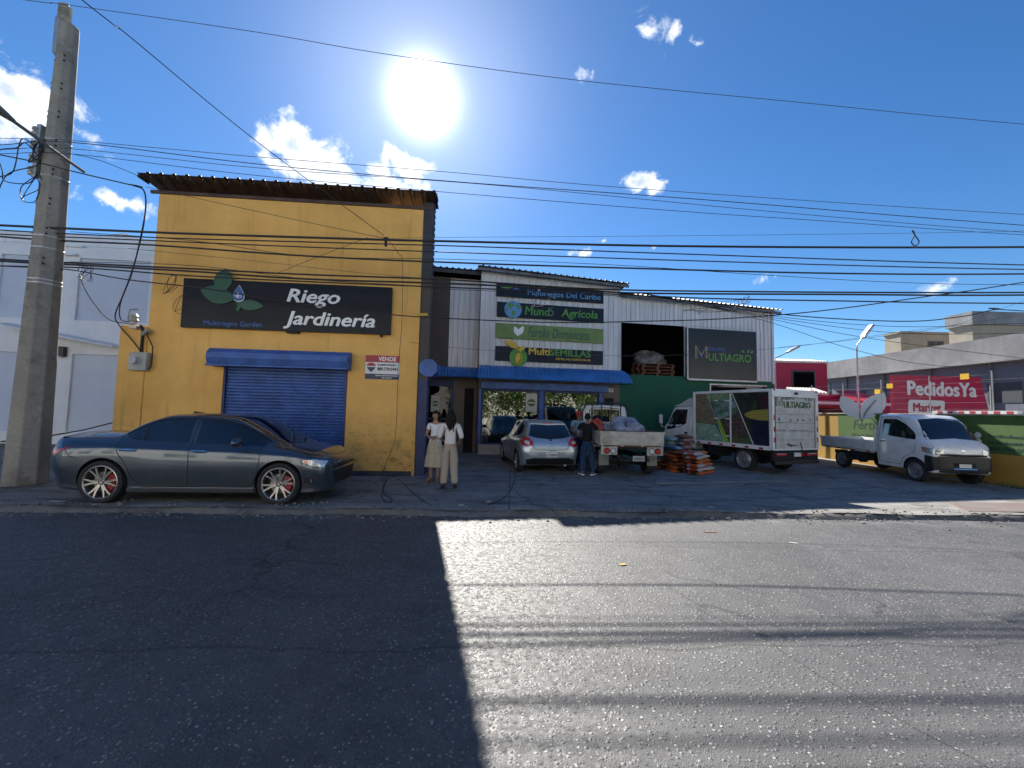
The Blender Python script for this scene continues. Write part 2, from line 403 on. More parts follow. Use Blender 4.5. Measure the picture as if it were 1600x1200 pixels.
# ------------------------------------------------------------------ shared paints
mYel = plaster('yellow_wall_paint', (.68, .37, .09), (.84, .49, .14), scuff=.9, streak=.38, scol=(.20, .13, .05))
mBlu = M('blue_painted_metal', (.045, .115, .36), .5, var=.22, vs=2.5, rvar=.12)
mAwn = M('blue_awning_sheet', (.05, .20, .52), .4, var=.15, vs=2, rvar=.1)
mBluDk = M('dark_blue_frame', (.018, .03, .11), .55, var=.25)
mRoof = M('rusty_roof_sheet', (.06, .042, .038), .65, .3, col2=(.11, .075, .06), vs=2.2)
mRoofG = M('grey_roof_sheet', (.16, .16, .165), .5, .4, col2=(.09, .085, .08), vs=3)
mBrown = plaster('brown_siding', (.075, .062, .055), (.095, .08, .07), streak=.3, scol=(.04, .035, .03))
mTaupe = plaster('taupe_wall', (.13, .105, .09), (.16, .13, .11), streak=.3, scol=(.05, .045, .04))
def sheetmetal():
    m, t, b = mnodes('white_corrugated_sheet')
    p = t.new('ShaderNodeTexCoord').outputs['Object']
    c = t.mix(t.rng(t.noise(t.scale(p, (3.5, 1, .25)), 1.5, 6, .6), .35, .7), (.52, .53, .55), (.68, .69, .70))
    c = t.mix(t.rng(t.noise(t.scale(p, (9, 1, .5)), 1.2, 7, .7), .55, .75, 0, .55), c, (.22, .20, .18))
    c = t.mix(t.rng(t.noise(p, 9, 5, .7), .62, .78, 0, .5), c, (.20, .15, .11))
    t.l.new(c, b.inputs['Base Color']); b.inputs['Roughness'].default_value = .5; b.inputs['Metallic'].default_value = .15
    return m
mSheet = sheetmetal()
mGreenW = plaster('green_wall_paint', (.008, .085, .045), (.010, .10, .055), streak=.25, scol=(.012, .05, .035))
mDark = M('dark_interior', (.012, .012, .014), .9)  # near-black stands in for shade inside the loft and behind openings
mBlack = M('black_rubber', (.012, .012, .013), .75, var=.2)
mTile = M('cream_tile', (.33, .30, .26), .4, var=.15, vs=6)
def glass(name, tint=(.5, .55, .55), gl=.33):
    m, t, b = mnodes(name); o = t.n['Material Output']
    tr = t.new('ShaderNodeBsdfTransparent'); tr.inputs[0].default_value = (*tint, 1)
    gs = t.new('ShaderNodeBsdfGlossy'); gs.inputs['Roughness'].default_value = .015; gs.inputs[0].default_value = (.95, .95, .95, 1)
    fr = t.new('ShaderNodeFresnel'); fr.inputs[0].default_value = 1.5
    mx = t.new('ShaderNodeMixShader'); t.l.new(t.math('ADD', fr.outputs[0], gl, clamp=True), mx.inputs[0]); t.l.new(tr.outputs[0], mx.inputs[1]); t.l.new(gs.outputs[0], mx.inputs[2])
    t.l.new(mx.outputs[0], o.inputs[0]); return m
mShopGl = glass('shop_glass', gl=.10)
mWhite = M('white_paint', (.72, .72, .72), .45, var=.08)
mPoster = M('poster_paper', (.5, .48, .42), .7)
mGalv = M('galvanised_metal', (.42, .43, .44), .45, .7, var=.2)

def corr(mb, x0, x1, z0, z1, y, pitch=.2, d=.025, mi=0, ztop=None, T=None):
    """ribbed sheet facing -y; ztop(x) may slope the top"""
    n = max(1, round((x1 - x0) / pitch)); p = (x1 - x0) / n; xs = []
    for i in range(n):
        a = x0 + i * p; xs += [(a, y), (a + p * .68, y), (a + p * .74, y - d), (a + p * .92, y - d), (a + p * .98, y)]
    xs.append((x1, y))
    rows = [[(x, yy, z0) for x, yy in xs], [(x, yy, ztop(x) if ztop else z1) for x, yy in xs]]
    mb.grid(rows, mi, T)
    return mb

# ------------------------------------------------------------------ yellow building
A = Vector((-9.0, 10.05, 0)); rzY = R(4.45)
yb = thing('yellow_building', 'tall yellow commercial building with blue roller shutter and rusty roof edge', 'building', A, rzY)
Wd = 6.57
wl = MB()
o0, o1, oz = 1.80, 4.82, 2.72                      # shutter opening
wl.box(-.03, o0, 0, .25, -.05, 7.0); wl.box(o1, Wd, 0, .25, -.05, 7.0); wl.box(o0, o1, 0, .25, oz, 7.0)
wl.box(-.03, Wd - .003, .25, .42, oz + .5, 6.99)
wl.box(-.02, .2, .25, 6.4, -.05, 6.98); wl.box(Wd - .2, Wd - .002, .25, .42, -.05, 6.98)
wl.box(Wd - 1.25, Wd - .9, .42, 6.4, -.05, 5.6); wl.box(-.02, Wd - 1.0, 6.3, 6.5, -.05, 6.9)
wl.build('wall', mYel, yb)
MB().box(-.66, -.035, -.03, .6, -.05, 3.62).build('pillar', mYel, yb, bevel=.02)
rf = MB()
n = 24; p = (Wd + .62) / n; RB = .44
for i in range(n):                                  # ribbed sheet roof pitched up towards the street
    a = -.27 + i * p
    rf.grid([[(a, -.42, 7.30), (a + p * .7, -.42, 7.30), (a + p * .76, -.42, 7.335), (a + p * .93, -.42, 7.335), (a + p, -.42, 7.30)], [(a, RB, 7.23), (a + p * .7, RB, 7.23), (a + p * .76, RB, 7.265), (a + p * .93, RB, 7.265), (a + p, RB, 7.23)]])
rf.box(-.22, Wd + .24, -.04, .01, 7.003, 7.08); rf.box(-.36, Wd - .95, .44, 6.4, 7.00, 7.045); rf.box(-.36, Wd - .95, .43, .47, 7.046, 7.22)
for i in range(25):
    a = -.25 + i * p; rf.box(a - .012, a + .012, -.40, -.06, 7.2, 7.27)
rf.build('roof', mRoof, yb)
fl = MB(); fl.box(Wd + .004, Wd + .27, -.02, .04, 5.15, 7.2)
for i in range(12): fl.box(Wd + .265, Wd + .285, -.03, .30, 5.2 + i * .17, 5.28 + i * .17)
fl.box(Wd + .004, Wd + .262, .04, .3, 5.16, 7.19)
fl.build('side_flashing', M('dark_grey_sheet', (.045, .048, .055), .55, .3, var=.2), yb)
sh = MB()
k = 0; z = .02; rows = []
while z < 2.72:
    rows += [(z, .10), (z + .02, .07), (z + .06, .065), (z + .075, .10)]; z += .078
g_ = [[(x, yy, zz) for zz, yy in rows] for x in (o0 + .02, o1 - .02)]
sh.grid(g_[::-1])
sho = sh.build('roller_shutter', mBlu, yb)
MB().box(o0 - .0, o0 + .05, .01, .12, 0, 2.7).build('guide_rail', mBluDk, sho); MB().box(o1 - .05, o1, .01, .12, 0, 2.7).build('guide_rail', mBluDk, sho)
MB().box(o0 + .05, o1 - .05, .03, .09, .02, .12).build('bottom_bar', mBluDk, sho)
bxp = [(0, 3.12), (-.22, 3.10), (-.34, 3.0), (-.36, 2.86), (-.30, 2.70), (0, 2.66)]
sb = MB(); sb.grid([[(x, yy, zz) for yy, zz in bxp] for x in (o0 - .22, o1 + .08)], close=True); sb.add([(o0 - .22, yy, zz) for yy, zz in bxp], [tuple(range(6))]); sb.add([(o1 + .08, yy, zz) for yy, zz in bxp], [tuple(range(5, -1, -1))])
sb.box(o0 - .225, o1 + .085, -.365, -.30, 2.655, 2.70)
sb.build('shutter_box', mBlu, yb, bevel=.01)
MB().box(Wd + .003, Wd + .25, .06, .40, -.02, 2.5).build('blue_side_frame', mBluDk, yb); MB().box(Wd + .003, Wd + .262, .045, .40, 2.5, 5.148).build('side_return', mBrown, yb)
MB().cyl((Wd + .27, .0, 2.80), (Wd + .27, .55, 2.80), .25, n=8, rot=PI / 8).build('octagonal_shutter_drum', mBlu, yb, bevel=.01)
MB().box(o1 + .02, Wd - .06, -.05, -.003, .0, .14).build('base_kerb', M('dark_blue_curb', (.02, .025, .06), .8, col2=(.05, .045, .05), vs=5), yb)
MB().box(o1 + .03, o1 + .12, -.09, .0, .05, .62).build('shutter_post', mBluDk, yb)

# ------------------------------------------------------------------ signs
def signbox(name, label, cat, loc, rz, x0, x1, z0, z1, mat, depth=.08, group=None):
    t_ = thing(name, label, cat, loc, rz, group)
    MB().box(x0, x1, -depth, 0, z0, z1).build('panel', mat, t_, bevel=.006)
    return t_
mSignK = M('glossy_black_panel', (.008, .011, .019), .3, var=.2, vs=1.5, spec=.18)
mSignK2 = M('smoked_sign_face', (.014, .016, .020), .25, var=.3, vs=.8, spec=.3)
mTxtW = M('white_letters', (.85, .85, .85), .5)
mLeafD = M('deep_green_vinyl', (.008, .085, .045), .4); mLeafD2 = M('leaf_vein_green', (.01, .05, .035), .45)
mBlueL = M('blue_vinyl', (.03, .11, .36), .4); mNavy = M('navy_letters', (.02, .07, .20), .4)
off = Vector((math.sin(rzY), -math.cos(rzY), 0))
sg = signbox('signboard', 'long black signboard with white words and green leaves across the yellow building', 'sign', A + off * .03, rzY, .78, 5.86, 3.61, 4.84, mSignK)
text('lettering', 'Riego', 3.28, 4.24, 1.28, .44, .082, mTxtW, sg, bold=.025, shear=.22)
text('lettering', 'Jardinería', 3.24, 3.67, 2.22, .44, .082, mTxtW, sg, bold=.025, shear=.22)
text('lettering', 'Multiriegos Garden', 1.33, 3.64, 1.38, .16, .082, mBlueL, sg, bold=.006)
def leaf(cx, cz, L, Wd_, ang, y0, y1, mb, mi=0, n=14):
    pts = []
    for s_ in (1, -1):
        for i in range(n):
            t_ = i / n if s_ == 1 else 1 - i / n
            pts.append((t_ * L - L / 2, s_ * Wd_ / 2 * math.sin(PI * t_) ** .8))
    c, s_ = math.cos(ang), math.sin(ang)
    mb.prism([(cx + a * c - b * s_, cz + a * s_ + b * c) for a, b in pts], y0, y1, mi)
    return mb
lf = MB(); leaf(1.72, 4.82, .62, .44, R(80), -.10, -.083, lf); leaf(1.62, 4.45, .85, .44, R(-14), -.112, -.084, lf); leaf(2.40, 4.22, .66, .26, R(-3), -.105, -.083, lf); leaf(2.12, 4.14, .2, .1, R(80), -.1, -.084, lf)
lf.tube([(2.05, -.1, 4.34), (2.1, -.1, 4.2), (2.08, -.1, 4.08)], .015, 5); lf.tube([(2.05, -.1, 4.34), (1.8, -.115, 4.42), (1.4, -.115, 4.53)], .008, 4)
lf.build('leaf_emblem', mLeafD, sg)
dr = MB(); pts = [(2.12 + .165 * math.sin(t_) * (math.sin(t_ / 2) ** 1.2), 4.50 - .19 * math.cos(t_ + PI)) for t_ in np.linspace(0, 2 * PI, 32)[:-1]]
dr.prism(pts, -.125, -.10); dro = dr.build('drop_emblem', mBlueL, sg)
dw = MB()
pp = [(2.12 + (x_ - 2.12) * 1.14, 4.50 + (z_ - 4.50) * 1.13) for x_, z_ in pts]; dw.prism(pp, -.108, -.1)
for i in range(5):
    a = -2.3 + i * .35; dw.cyl((2.12 + .09 * math.cos(a * 1.25 + .55), -.13, 4.47 + .07 * math.sin(a)), (2.12 + .09 * math.cos(a * 1.25 + .55), -.124, 4.47 + .07 * math.sin(a)), .014, n=8)
dw.box(2.10, 2.13, -.13, -.124, 4.38, 4.52); dw.box(2.04, 2.2, -.13, -.124, 4.44, 4.455)
dw.build('drop_outline', mTxtW, dro)
MB().box(3.3, 3.6, -.12, -.0, 3.56, 3.60).build('bracket', mBlack, sg); MB().box(5.6, 5.66, -.05, 0, 3.55, 3.60).build('bracket', mBlack, sg)

vs_ = signbox('for_sale_sign', 'small red, white and navy for-sale sign on the yellow wall right of the shutter', 'sign', A + off * .004, rzY, 5.25, 6.11, 2.46, 3.08, mWhite, .02)
mRedV = M('sign_red', (.36, .02, .03), .45); mNavV = M('sign_navy', (.02, .025, .075), .45)
MB().box(5.253, 6.107, -.024, -.0205, 2.90, 3.077).build('red_band', mRedV, vs_)
MB().box(5.253, 6.107, -.024, -.0205, 2.463, 2.60).build('navy_band', mNavV, vs_)
text('lettering', 'VENDE', 5.58, 2.935, .44, .105, .0245, mTxtW, vs_, bold=.02)
text('lettering', 'GLUIANT POLANCO', 5.56, 2.81, .47, .05, .021, mNavV, vs_, bold=.015)
text('lettering', '809.729.5441', 5.56, 2.69, .50, .08, .021, M('sign_black', (.01, .01, .01), .5), vs_, bold=.02)
text('lettering', 'REMAX METROPOLITANA', 5.52, 2.54, .56, .035, .0245, mTxtW, vs_, bold=.01)
text('lettering', '809.500.6000', 5.68, 2.485, .24, .03, .0245, mTxtW, vs_, bold=.01)
bl = MB(); cx, cz = 5.40, 2.77
up = [(cx + .115 * math.cos(t_), cz + .03 + .085 * math.sin(t_)) for t_ in np.linspace(0, PI, 12)]
bl.prism(up, -.025, -.021, 0); bl.prism([(cx - .115, cz - .0), (cx + .115, cz), (cx + .06, cz - .07), (cx, cz - .13), (cx - .06, cz - .07)], -.025, -.021, 1)
bl.build('balloon_emblem', [mRedV, mNavV], vs_)

# electricity meter and service entry on the pillar
em = thing('electric_meter', 'grey electricity meter box with round glass dial on the yellow pillar', 'electric meter', A + off * .03, rzY)
MB().box(-.30, .10, -.14, .0, 2.50, 2.95).build('housing', M('meter_grey', (.38, .38, .36), .5, var=.2), em, bevel=.02)
MB().cyl((-.13, -.14, 2.74), (-.13, -.26, 2.74), .10, .09, n=20).cyl((-.13, -.14, 2.74), (-.13, -.16, 2.74), .125, n=20).build('dial', M('meter_glass', (.45, .46, .47), .08), em, smooth=True)
MB().tube([(-.1, -.04, 2.95), (-.1, -.04, 3.5), (-.16, -.04, 3.62)], .03, 8).tube([(.05, -.05, 2.5), (.18, -.06, 2.62), (.16, -.05, 3.1), (-.02, -.05, 3.45), (-.1, -.05, 3.5)], .014, 6).build('conduit', mBlack, em, smooth=True)
ins = thing('service_insulator', 'weathered white cable insulators and bracket above the meter on the yellow pillar', 'insulator', A + off * .03, rzY)
MB().lathe([(.0, 3.9), (.05, 3.88), (.09, 3.82), (.06, 3.78), (.10, 3.72), (.06, 3.68), (.08, 3.62), (.0, 3.6)], 14, T=Matrix.Translation((-.26, -.12, 0))).build('insulator_body', M('porcelain', (.5, .48, .44), .3, var=.3), ins, smooth=True)
MB().box(-.34, -.18, -.14, .0, 3.52, 3.58).tube([(-.3, -.1, 3.6), (-.34, -.2, 3.75), (-.28, -.24, 3.95), (-.2, -.12, 4.0)], .02, 6).cyl((-.1, -.05, 3.4), (.1, -.12, 3.5), .05, n=8).build('bracket', mGalv, ins)

# ------------------------------------------------------------------ shop: annex + main shop facade (one building)
S0 = Vector((-1.3, 16.1, 0)); rzS = R(9.87); LS = 5.84
sp = thing('corrugated_shop', 'two storey shop clad in white corrugated sheet with large glass front', 'building', S0, rzS)
topS = lambda x: 7.27 - x * .038
w = MB()
w.box(.0, .09, 0, .25, 0, 3.3); w.box(2.43, 2.64, 0, .22, .42, 2.6); w.box(4.96, 5.06, 0, .22, .42, 2.6); w.box(5.06, 5.9, 0, .3, 0, 3.3); w.box(.09, 5.06, .0, .25, 2.55, 3.3)
w.box(-.02, .06, .03, 9, 0, 7.1); w.box(5.8, 5.88, .32, 9, 0, 6.9); w.box(.0, 5.85, 8.9, 9, 0, 6.9)
w.build('wall', mTaupe, sp)
w = MB(); corr(w, -.02, 5.86, 3.28, 7.2, -.04, .225, .035, ztop=topS); w.box(-.03, .06, -.06, .02, 3.3, 7.2); w.box(5.78, 5.87, -.06, .02, 3.3, 7.0)
w.build('cladding', mSheet, sp)
rf = MB(); n = 26; p = 6.3 / n
for i in range(n):
    a = -.2 + i * p; f0 = lambda x: topS(x) + .04
    xs = [a, a + p * .6, a + p * .68, a + p * .9, a + p]; hs_ = [0, 0, .04, .04, 0]
    rf.grid([[(x, -.45, f0(x) + h + .05) for x, h in zip(xs, hs_)], [(x, 9, f0(x) + h - .4) for x, h in zip(xs, hs_)]])
rf.prism([(-.2, 7.2), (6.1, 6.96), (6.1, 7.07), (-.2, 7.31)], -.40, -.36)
rf.build('roof', mRoofG, sp)
for (a, b2) in ((.12, 2.43), (2.64, 4.96)):
    f = MB(); f.box(a, a + .05, -.03, .08, .42, 2.5); f.box(b2 - .05, b2, -.03, .08, .42, 2.5); f.box(a, b2, -.03, .08, 2.5, 2.56); f.box(a + .05, b2 - .05, -.02, .07, .40, .46)
    wn = f.build('window', mBluDk, sp)
    MB().box(a + .05, b2 - .05, .02, .03, .46, 2.5).build('pane', mShopGl, wn)
MB().box(.03, 2.6, -.12, .1, 0, .40).box(2.6, 5.5, -.12, .1, 0, .40).build('tiled_plinth', mTile, sp, bevel=.01)
MB().box(.05, 5.3, -.22, .0, 2.58, 2.86).build('shutter_box', mBlu, sp, bevel=.01)
for b6 in ((-.0, .10, -.1, .02, .4, 2.58), (2.44, 2.62, -.06, .0, .42, 2.58), (4.97, 5.1, -.1, .0, .4, 2.58)): MB().box(*b6).build('window_post', mBlu, sp)
MB().box(5.22, 5.62, -.02, .002, .35, 2.35).build('narrow_door', mDark, sp)
text('house_number', '153', 5.33, 2.60, .27, .15, .003, mTxtW, sp, bold=.02)
# interior: floor, back wall, shelves seen dimly through the glass
mInt = M('shop_interior', (.10, .09, .08), .8)
MB().box(.1, 5.7, .3, 5, -.02, .06).box(.1, 5.7, 4.9, 5, 0, 3).box(.06, 5.75, .3, 5, 2.9, 3.0).build('interior', mInt, sp)
iw = MB()
for x in (.5, 1.6, 3.0, 4.2):
    for z in (.5, .9, 1.3, 1.7): iw.box(x, x + .8, 1.4, 1.8, z, z + .03)
    iw.box(x - .02, x, 1.4, 1.8, .1, 1.8); iw.box(x + .8, x + .82, 1.4, 1.8, .1, 1.8)
    for z in (.53, .93, 1.33):
        for q in range(5): iw.box(x + .04 + q * .15, x + .14 + q * .15, 1.42, 1.6, z, z + .12 + .15 * ((q * 7 + int(z * 10)) % 3) / 3, 1 + (q + int(z * 10)) % 3)
iw.build('shelving', [mInt, M('pack_red', (.2, .04, .03), .6), M('pack_green', (.05, .2, .06), .6), M('pack_white', (.4, .4, .38), .6)], sp)
# posters on the glass
def poster(x0, x1, z0, z1, y, loc, rz, label, col=(.45, .44, .38)):
    t_ = thing('poster', label, 'poster', loc, rz)
    MB().box(x0, x1, y - .006, y, z0, z1).build('sheet', mPoster, t_)
    cx, cz, rr = (x0 + x1) / 2, (z0 + z1) / 2, (x1 - x0) * .36
    d = MB(); d.prism([(cx + rr * math.cos(a), cz + rr * .9 * math.sin(a)) for a in np.linspace(0, 2 * PI, 20)[:-1]], y - .010, y - .007)
    d.build('green_disc', M('disc_green', (.06, .12, .03), .6), t_)
    e = MB(); e.box(cx - rr * .9, cx + rr * .9, y - .013, y - .0105, cz - .03, cz + .03); e.build('print_band', M('print_cream', (.5, .5, .4), .6), t_)
poster(1.9, 2.36, 1.70, 2.44, .0, S0, rzS, 'white poster with green disc in the right part of the left shop window')

# annex between yellow building and shop
N0 = Vector((-4.0, 16.2, 0)); rzN = rzS
an = thing('shop_annex', 'recessed brown and white corrugated annex with glazed door beside the yellow building', 'building', N0, rzN)
w = MB()
w.box(-.6, .62, 0, .2, 0, 7.1); w.box(.62, 1.42, 0, .2, 2.95, 7.1); w.box(1.68, 2.12, 0, .2, 0, 3.2); w.box(2.5, 2.72, 0, .2, 0, 3.2); w.box(2.12, 2.5, 0, .2, 2.6, 3.2); w.box(1.42, 1.68, 0, .2, 2.95, 3.2)
w.box(-.6, 2.7, 3, 3.2, 0, 7.0); w.box(-.6, -.5, .2, 3, 0, 7)
w.build('wall', mTaupe, an)
w = MB()
for i in range(30): w.box(-.6, 1.42, -.012 - .012 * (i % 2), -.002, 3.45 + i * .122, 3.57 + i * .122)
w.build('brown_siding', mBrown, an)
w = MB(); corr(w, 1.42, 2.68, 3.2, 7.08, -.02, .21, .035); w.build('cladding', mSheet, an)
rf = MB(); n = 14; p = 3.3 / n
for i in range(n):
    a = -.6 + i * p; xs = [a, a + p * .6, a + p * .68, a + p * .9, a + p]; hs_ = [0, 0, .04, .04, 0]
    rf.grid([[(x, -.62, 7.30 + h) for x, h in zip(xs, hs_)], [(x, 3.2, 7.0 + h) for x, h in zip(xs, hs_)]])
rf.box(-.6, 2.68, -.58, -.54, 7.12, 7.26); rf.build('roof', M('dark_roof_sheet', (.05, .045, .045), .55, .3, var=.3), an)
f = MB(); f.box(.62, .72, -.04, .1, .05, 2.72); f.box(1.58, 1.68, -.04, .1, .05, 2.72); f.box(.72, 1.58, -.04, .1, 2.64, 2.72); f.box(.62, 1.68, -.03, .1, 2.722, 2.95); f.box(.72, 1.58, .0, .07, 1.30, 1.38); f.box(.72, 1.58, .0, .07, .10, .3)
dr_ = f.build('door', mBluDk, an)
MB().box(.72, 1.58, .03, .04, .3, 1.30).box(.72, 1.58, .03, .04, 1.38, 2.64).build('door_glass', glass('door_glass', (.25, .27, .28), -.015), dr_)
MB().box(1.50, 1.535, -.10, -.02, 1.35, 1.55).build('door_handle', mGalv, dr_)
MB().box(.73, 1.57, 1.5, 1.55, .05, 2.7).build('hallway', mDark, an)  # near-black sheet stands in for the unlit space behind the glass
MB().box(2.12, 2.5, .1, .14, 0, 2.6).build('side_door', mDark, an)
MB().box(.2, 1.75, -.55, -.0, 0, .28).build('step', mTile, an, bevel=.01)
MB().box(-.2, .1, -.3, -.01, 0, 3.0).box(.18, .6, -.1, -.01, 0, 2.9).build('blue_frame', mBluDk, an)
poster(.80, 1.15, 1.62, 2.28, .02, N0, rzN, 'faded poster behind the glass of the annex door')
# roll of the annex awning (its end seen as an octagon)

# awnings
def awning(name, label, x0, x1, z0, z1, out, loc, rz, flare=0.):
    t_ = thing(name, label, 'awning', loc, rz)
    prof = [(0, z1), (-.14 * out, z1 - .03), (-.4 * out, z1 - .16 * (z1 - z0)), (-.7 * out, z1 - .42 * (z1 - z0)), (-.93 * out, z1 - .78 * (z1 - z0)), (-out, z0)]
    n = round((x1 - x0) / .115); rows = []
    for yy, zz in prof:
        r_ = []
        for i in range(n * 4 + 1):
            x = x0 + (x1 - x0) * i / (n * 4); k_ = (x - (x0 + x1) / 2) * flare * (-yy / out)
            r_.append((x + k_, yy - .018 * math.cos(i * PI / 2), zz + .018 * math.cos(i * PI / 2)))
        rows.append(r_)
    m_ = MB(); m_.grid(rows); m_.build('ribbed_sheet', mAwn, t_, smooth=True)
    q = MB()
    for x in (x0 + .05, (x0 + x1) / 2, x1 - .05):
        q.tube([(x, -.02, z0 + .02), (x + (x - (x0 + x1) / 2) * flare, -out + .03, z0 + .0)], .018, 6); q.tube([(x, -.02, z1 - .05)] + [(x + (x - (x0 + x1) / 2) * flare * (-a_ / out), a_ + .03, b_ - .05) for a_, b_ in prof[1:]], .015, 6)
    q.tube([(x0 * 1 - (x1 - x0) * flare / 2, -out + .03, z0 + .02), (x1 + (x1 - x0) * flare / 2, -out + .03, z0 + .02)], .02, 6)
    q.build('frame', mBluDk, t_)
    return t_
awning('awning', 'wide bright blue ribbed awning over the shop windows', .02, 5.9, 2.92, 3.52, .85, S0, rzS, .05)
awning('awning', 'narrow blue ribbed awning over the annex door', .62, 2.62, 3.0, 3.46, .65, N0, rzN)

# the four fascia signs
offS = Vector((math.sin(rzS), -math.cos(rzS), 0)); LS0 = S0 + offS * .09
def fascia(label, x0, x1, z0, z1, mat): return signbox('fascia_sign', label, 'sign', LS0, rzS, x0, x1, z0, z1, mat, .06, 'stacked shop signs on the white cladding')
mDkN = M('navy_sign_panel', (.009, .016, .030), .4, var=.2, spec=.2); mGrS = M('olive_green_panel', (.15, .24, .06), .5, var=.1)
mGr = M('green_letters', (.07, .26, .03), .4); mGrDk = M('dark_green_letters', (.03, .10, .07), .45); mYl = M('golden_letters', (.62, .42, .02), .4); mBlT = M('pale_blue_letters', (.10, .28, .50), .4)
s1 = fascia('topmost dark sign with pale blue serif lettering on the white cladding', .57, 5.08, 6.28, 6.80, mDkN)
text('lettering', 'Multiriegos Del Caribe', 1.85, 6.34, 3.1, .30, .062, mBlT, s1, bold=.012)
l = MB(); leaf(1.0, 6.68, .55, .14, R(4), -.07, -.062, l); leaf(1.38, 6.62, .26, .10, R(-8), -.07, -.062, l, 1); l.build('leaf_emblem', [mGr, mBlueL], s1)
s2 = fascia('dark sign with blue globe and green lettering, second from the top', .62, 5.10, 5.46, 6.06, mDkN)
text('lettering', 'Mund', 1.76, 5.60, 1.02, .34, .062, mGr, s2, bold=.02, shear=.12)
text('lettering', 'ó', 2.72, 5.60, .22, .36, .062, M('faded_letter', (.10, .16, .14), .6), s2, bold=.01, shear=.12)
text('lettering', 'Agrícola', 3.28, 5.52, 1.55, .42, .062, mGr, s2, bold=.02, shear=.12)
gl_ = MB(); gl_.cyl((1.26, -.062, 5.77), (1.26, -.10, 5.77), .35, n=36); go = gl_.build('globe_emblem', mBlueL if False else M('globe_blue', (.10, .28, .55), .4), s2)
l = MB()
for pl_ in ([(1.02, 5.95), (1.12, 6.04), (1.24, 6.02), (1.3, 5.92), (1.22, 5.88), (1.16, 5.78), (1.08, 5.84)], [(1.20, 5.72), (1.32, 5.7), (1.36, 5.6), (1.28, 5.47), (1.22, 5.55)], [(1.38, 6.0), (1.5, 5.95), (1.58, 5.84), (1.52, 5.78), (1.44, 5.84), (1.38, 5.9)], [(.94, 5.8), (1.0, 5.84), (1.02, 5.7), (.95, 5.68)]):
    l.prism(pl_, -.106, -.101)
l.build('continents', mGr, go)
s3 = fascia('olive green sign with white leaf pair and dark script, third from the top', .59, 5.10, 4.60, 5.20, mGrS)
text('lettering', 'Fertiks Dominicana', 1.88, 4.70, 2.6, .40, .062, mGrDk, s3, bold=-.004, shear=.3)
l = MB(); leaf(1.42, 4.90, .42, .20, R(112), -.075, -.062, l); leaf(1.60, 4.93, .44, .20, R(62), -.075, -.062, l); l.build('leaf_emblem', mTxtW, s3)
s4 = fascia('black sign with yellow seedling emblem and seed shop name, lowest of the four', .60, 5.09, 3.70, 4.28, mDkN)
text('lettering', 'Multi', 1.95, 4.00, .86, .28, .062, mYl, s4, bold=.03)
text('lettering', 'SEMILLAS', 2.84, 3.99, 1.70, .27, .062, mGr, s4, bold=.025)
text('lettering', 'SEMILLAS AGRÍCOLAS', 3.06, 3.83, 1.48, .11, .062, mYl, s4, bold=.015)
l = MB(); l.cyl((1.52, -.062, 3.86), (1.52, -.09, 3.86), .36, n=36); l.build('green_disc', mGr, s4)
l = MB(); leaf(1.25, 4.36, .62, .26, R(-28), -.12, -.092, l); leaf(1.66, 4.22, .34, .15, R(25), -.12, -.092, l); leaf(1.50, 3.84, .42, .2, R(80), -.12, -.092, l)
l.tube([(1.45, -.11, 4.22), (1.58, -.11, 4.1), (1.66, -.11, 3.85), (1.6, -.11, 3.66), (1.48, -.11, 3.6), (1.38, -.11, 3.68)], .028, 6); l.build('seedling_emblem', mYl, s4)

# ------------------------------------------------------------------ warehouse
W0 = Vector((4.45, 17.14, 0)); rzW = R(9.27)
wh = thing('warehouse', 'corrugated warehouse with open dark loft above a green painted wall', 'building', W0, rzW)
topW = lambda x: 6.70 - .033 * x
w = MB()
corr(w, 0.003, 7.38, 5.6, 6.6, .0, .2, .03, ztop=topW); corr(w, 0.003, .12, 3.4, 5.6, .0, .2, .03); corr(w, 6.40, 7.38, 3.3, 5.6, .0, .2, .03); corr(w, 3.02, 6.40, 3.3, 5.6, .02, .2, .02)
w.box(7.3, 7.40, -.05, .05, 3.2, 6.46); w.box(.06, 3.05, -.04, .03, 5.57, 5.64); w.add([(7.38, .05, 0), (7.38, 12, 0), (7.38, 12, 8.7), (7.38, .05, 6.4)], [(0, 1, 2, 3)])  # unseen side rises with the roof to shade the boundary wall
w.build('cladding', mSheet, wh)
w = MB(); w.box(.0, 4.25, .0, .22, 0, 3.38); w.box(4.25, 7.38, -.0, .22, 3.08, 3.30); w.box(7.0, 7.38, .0, .22, 0, 3.08)
w.build('green_wall', mGreenW, wh)
MB().box(4.2, 4.26, -.05, .0, .0, 3.12).box(4.26, 7.0, -.05, .0, 3.06, 3.12).build('door_frame', mGalv, wh)
MB().box(4.26, 7.0, 1.2, 1.3, 0, 3.08).build('doorway_shade', mDark, wh)  # near-black panel stands in for the shade inside the open doorway
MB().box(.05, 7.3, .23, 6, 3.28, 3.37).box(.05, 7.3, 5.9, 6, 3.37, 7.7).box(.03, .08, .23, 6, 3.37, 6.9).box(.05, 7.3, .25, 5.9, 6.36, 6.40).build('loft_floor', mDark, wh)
rf = MB(); n = 36; p = 7.75 / n
for i in range(n):
    a = -.1 + i * p; xs = [a, a + p * .55, a + p * .65, a + p * .9, a + p]; hs_ = [0, 0, .045, .045, 0]
    rf.grid([[(x, -.32, topW(x) + .06 + h) for x, h in zip(xs, hs_)], [(x, 12, topW(x) + 2.4 + h) for x, h in zip(xs, hs_)]])  # unseen rear raised so the roof shades the boundary wall
rf.prism([(-.1, 6.62), (7.6, 6.36), (7.6, 6.44), (-.1, 6.72)], -.28, -.24)
rf.build('roof', mRoofG, wh)
offW = Vector((math.sin(rzW), -math.cos(rzW), 0))
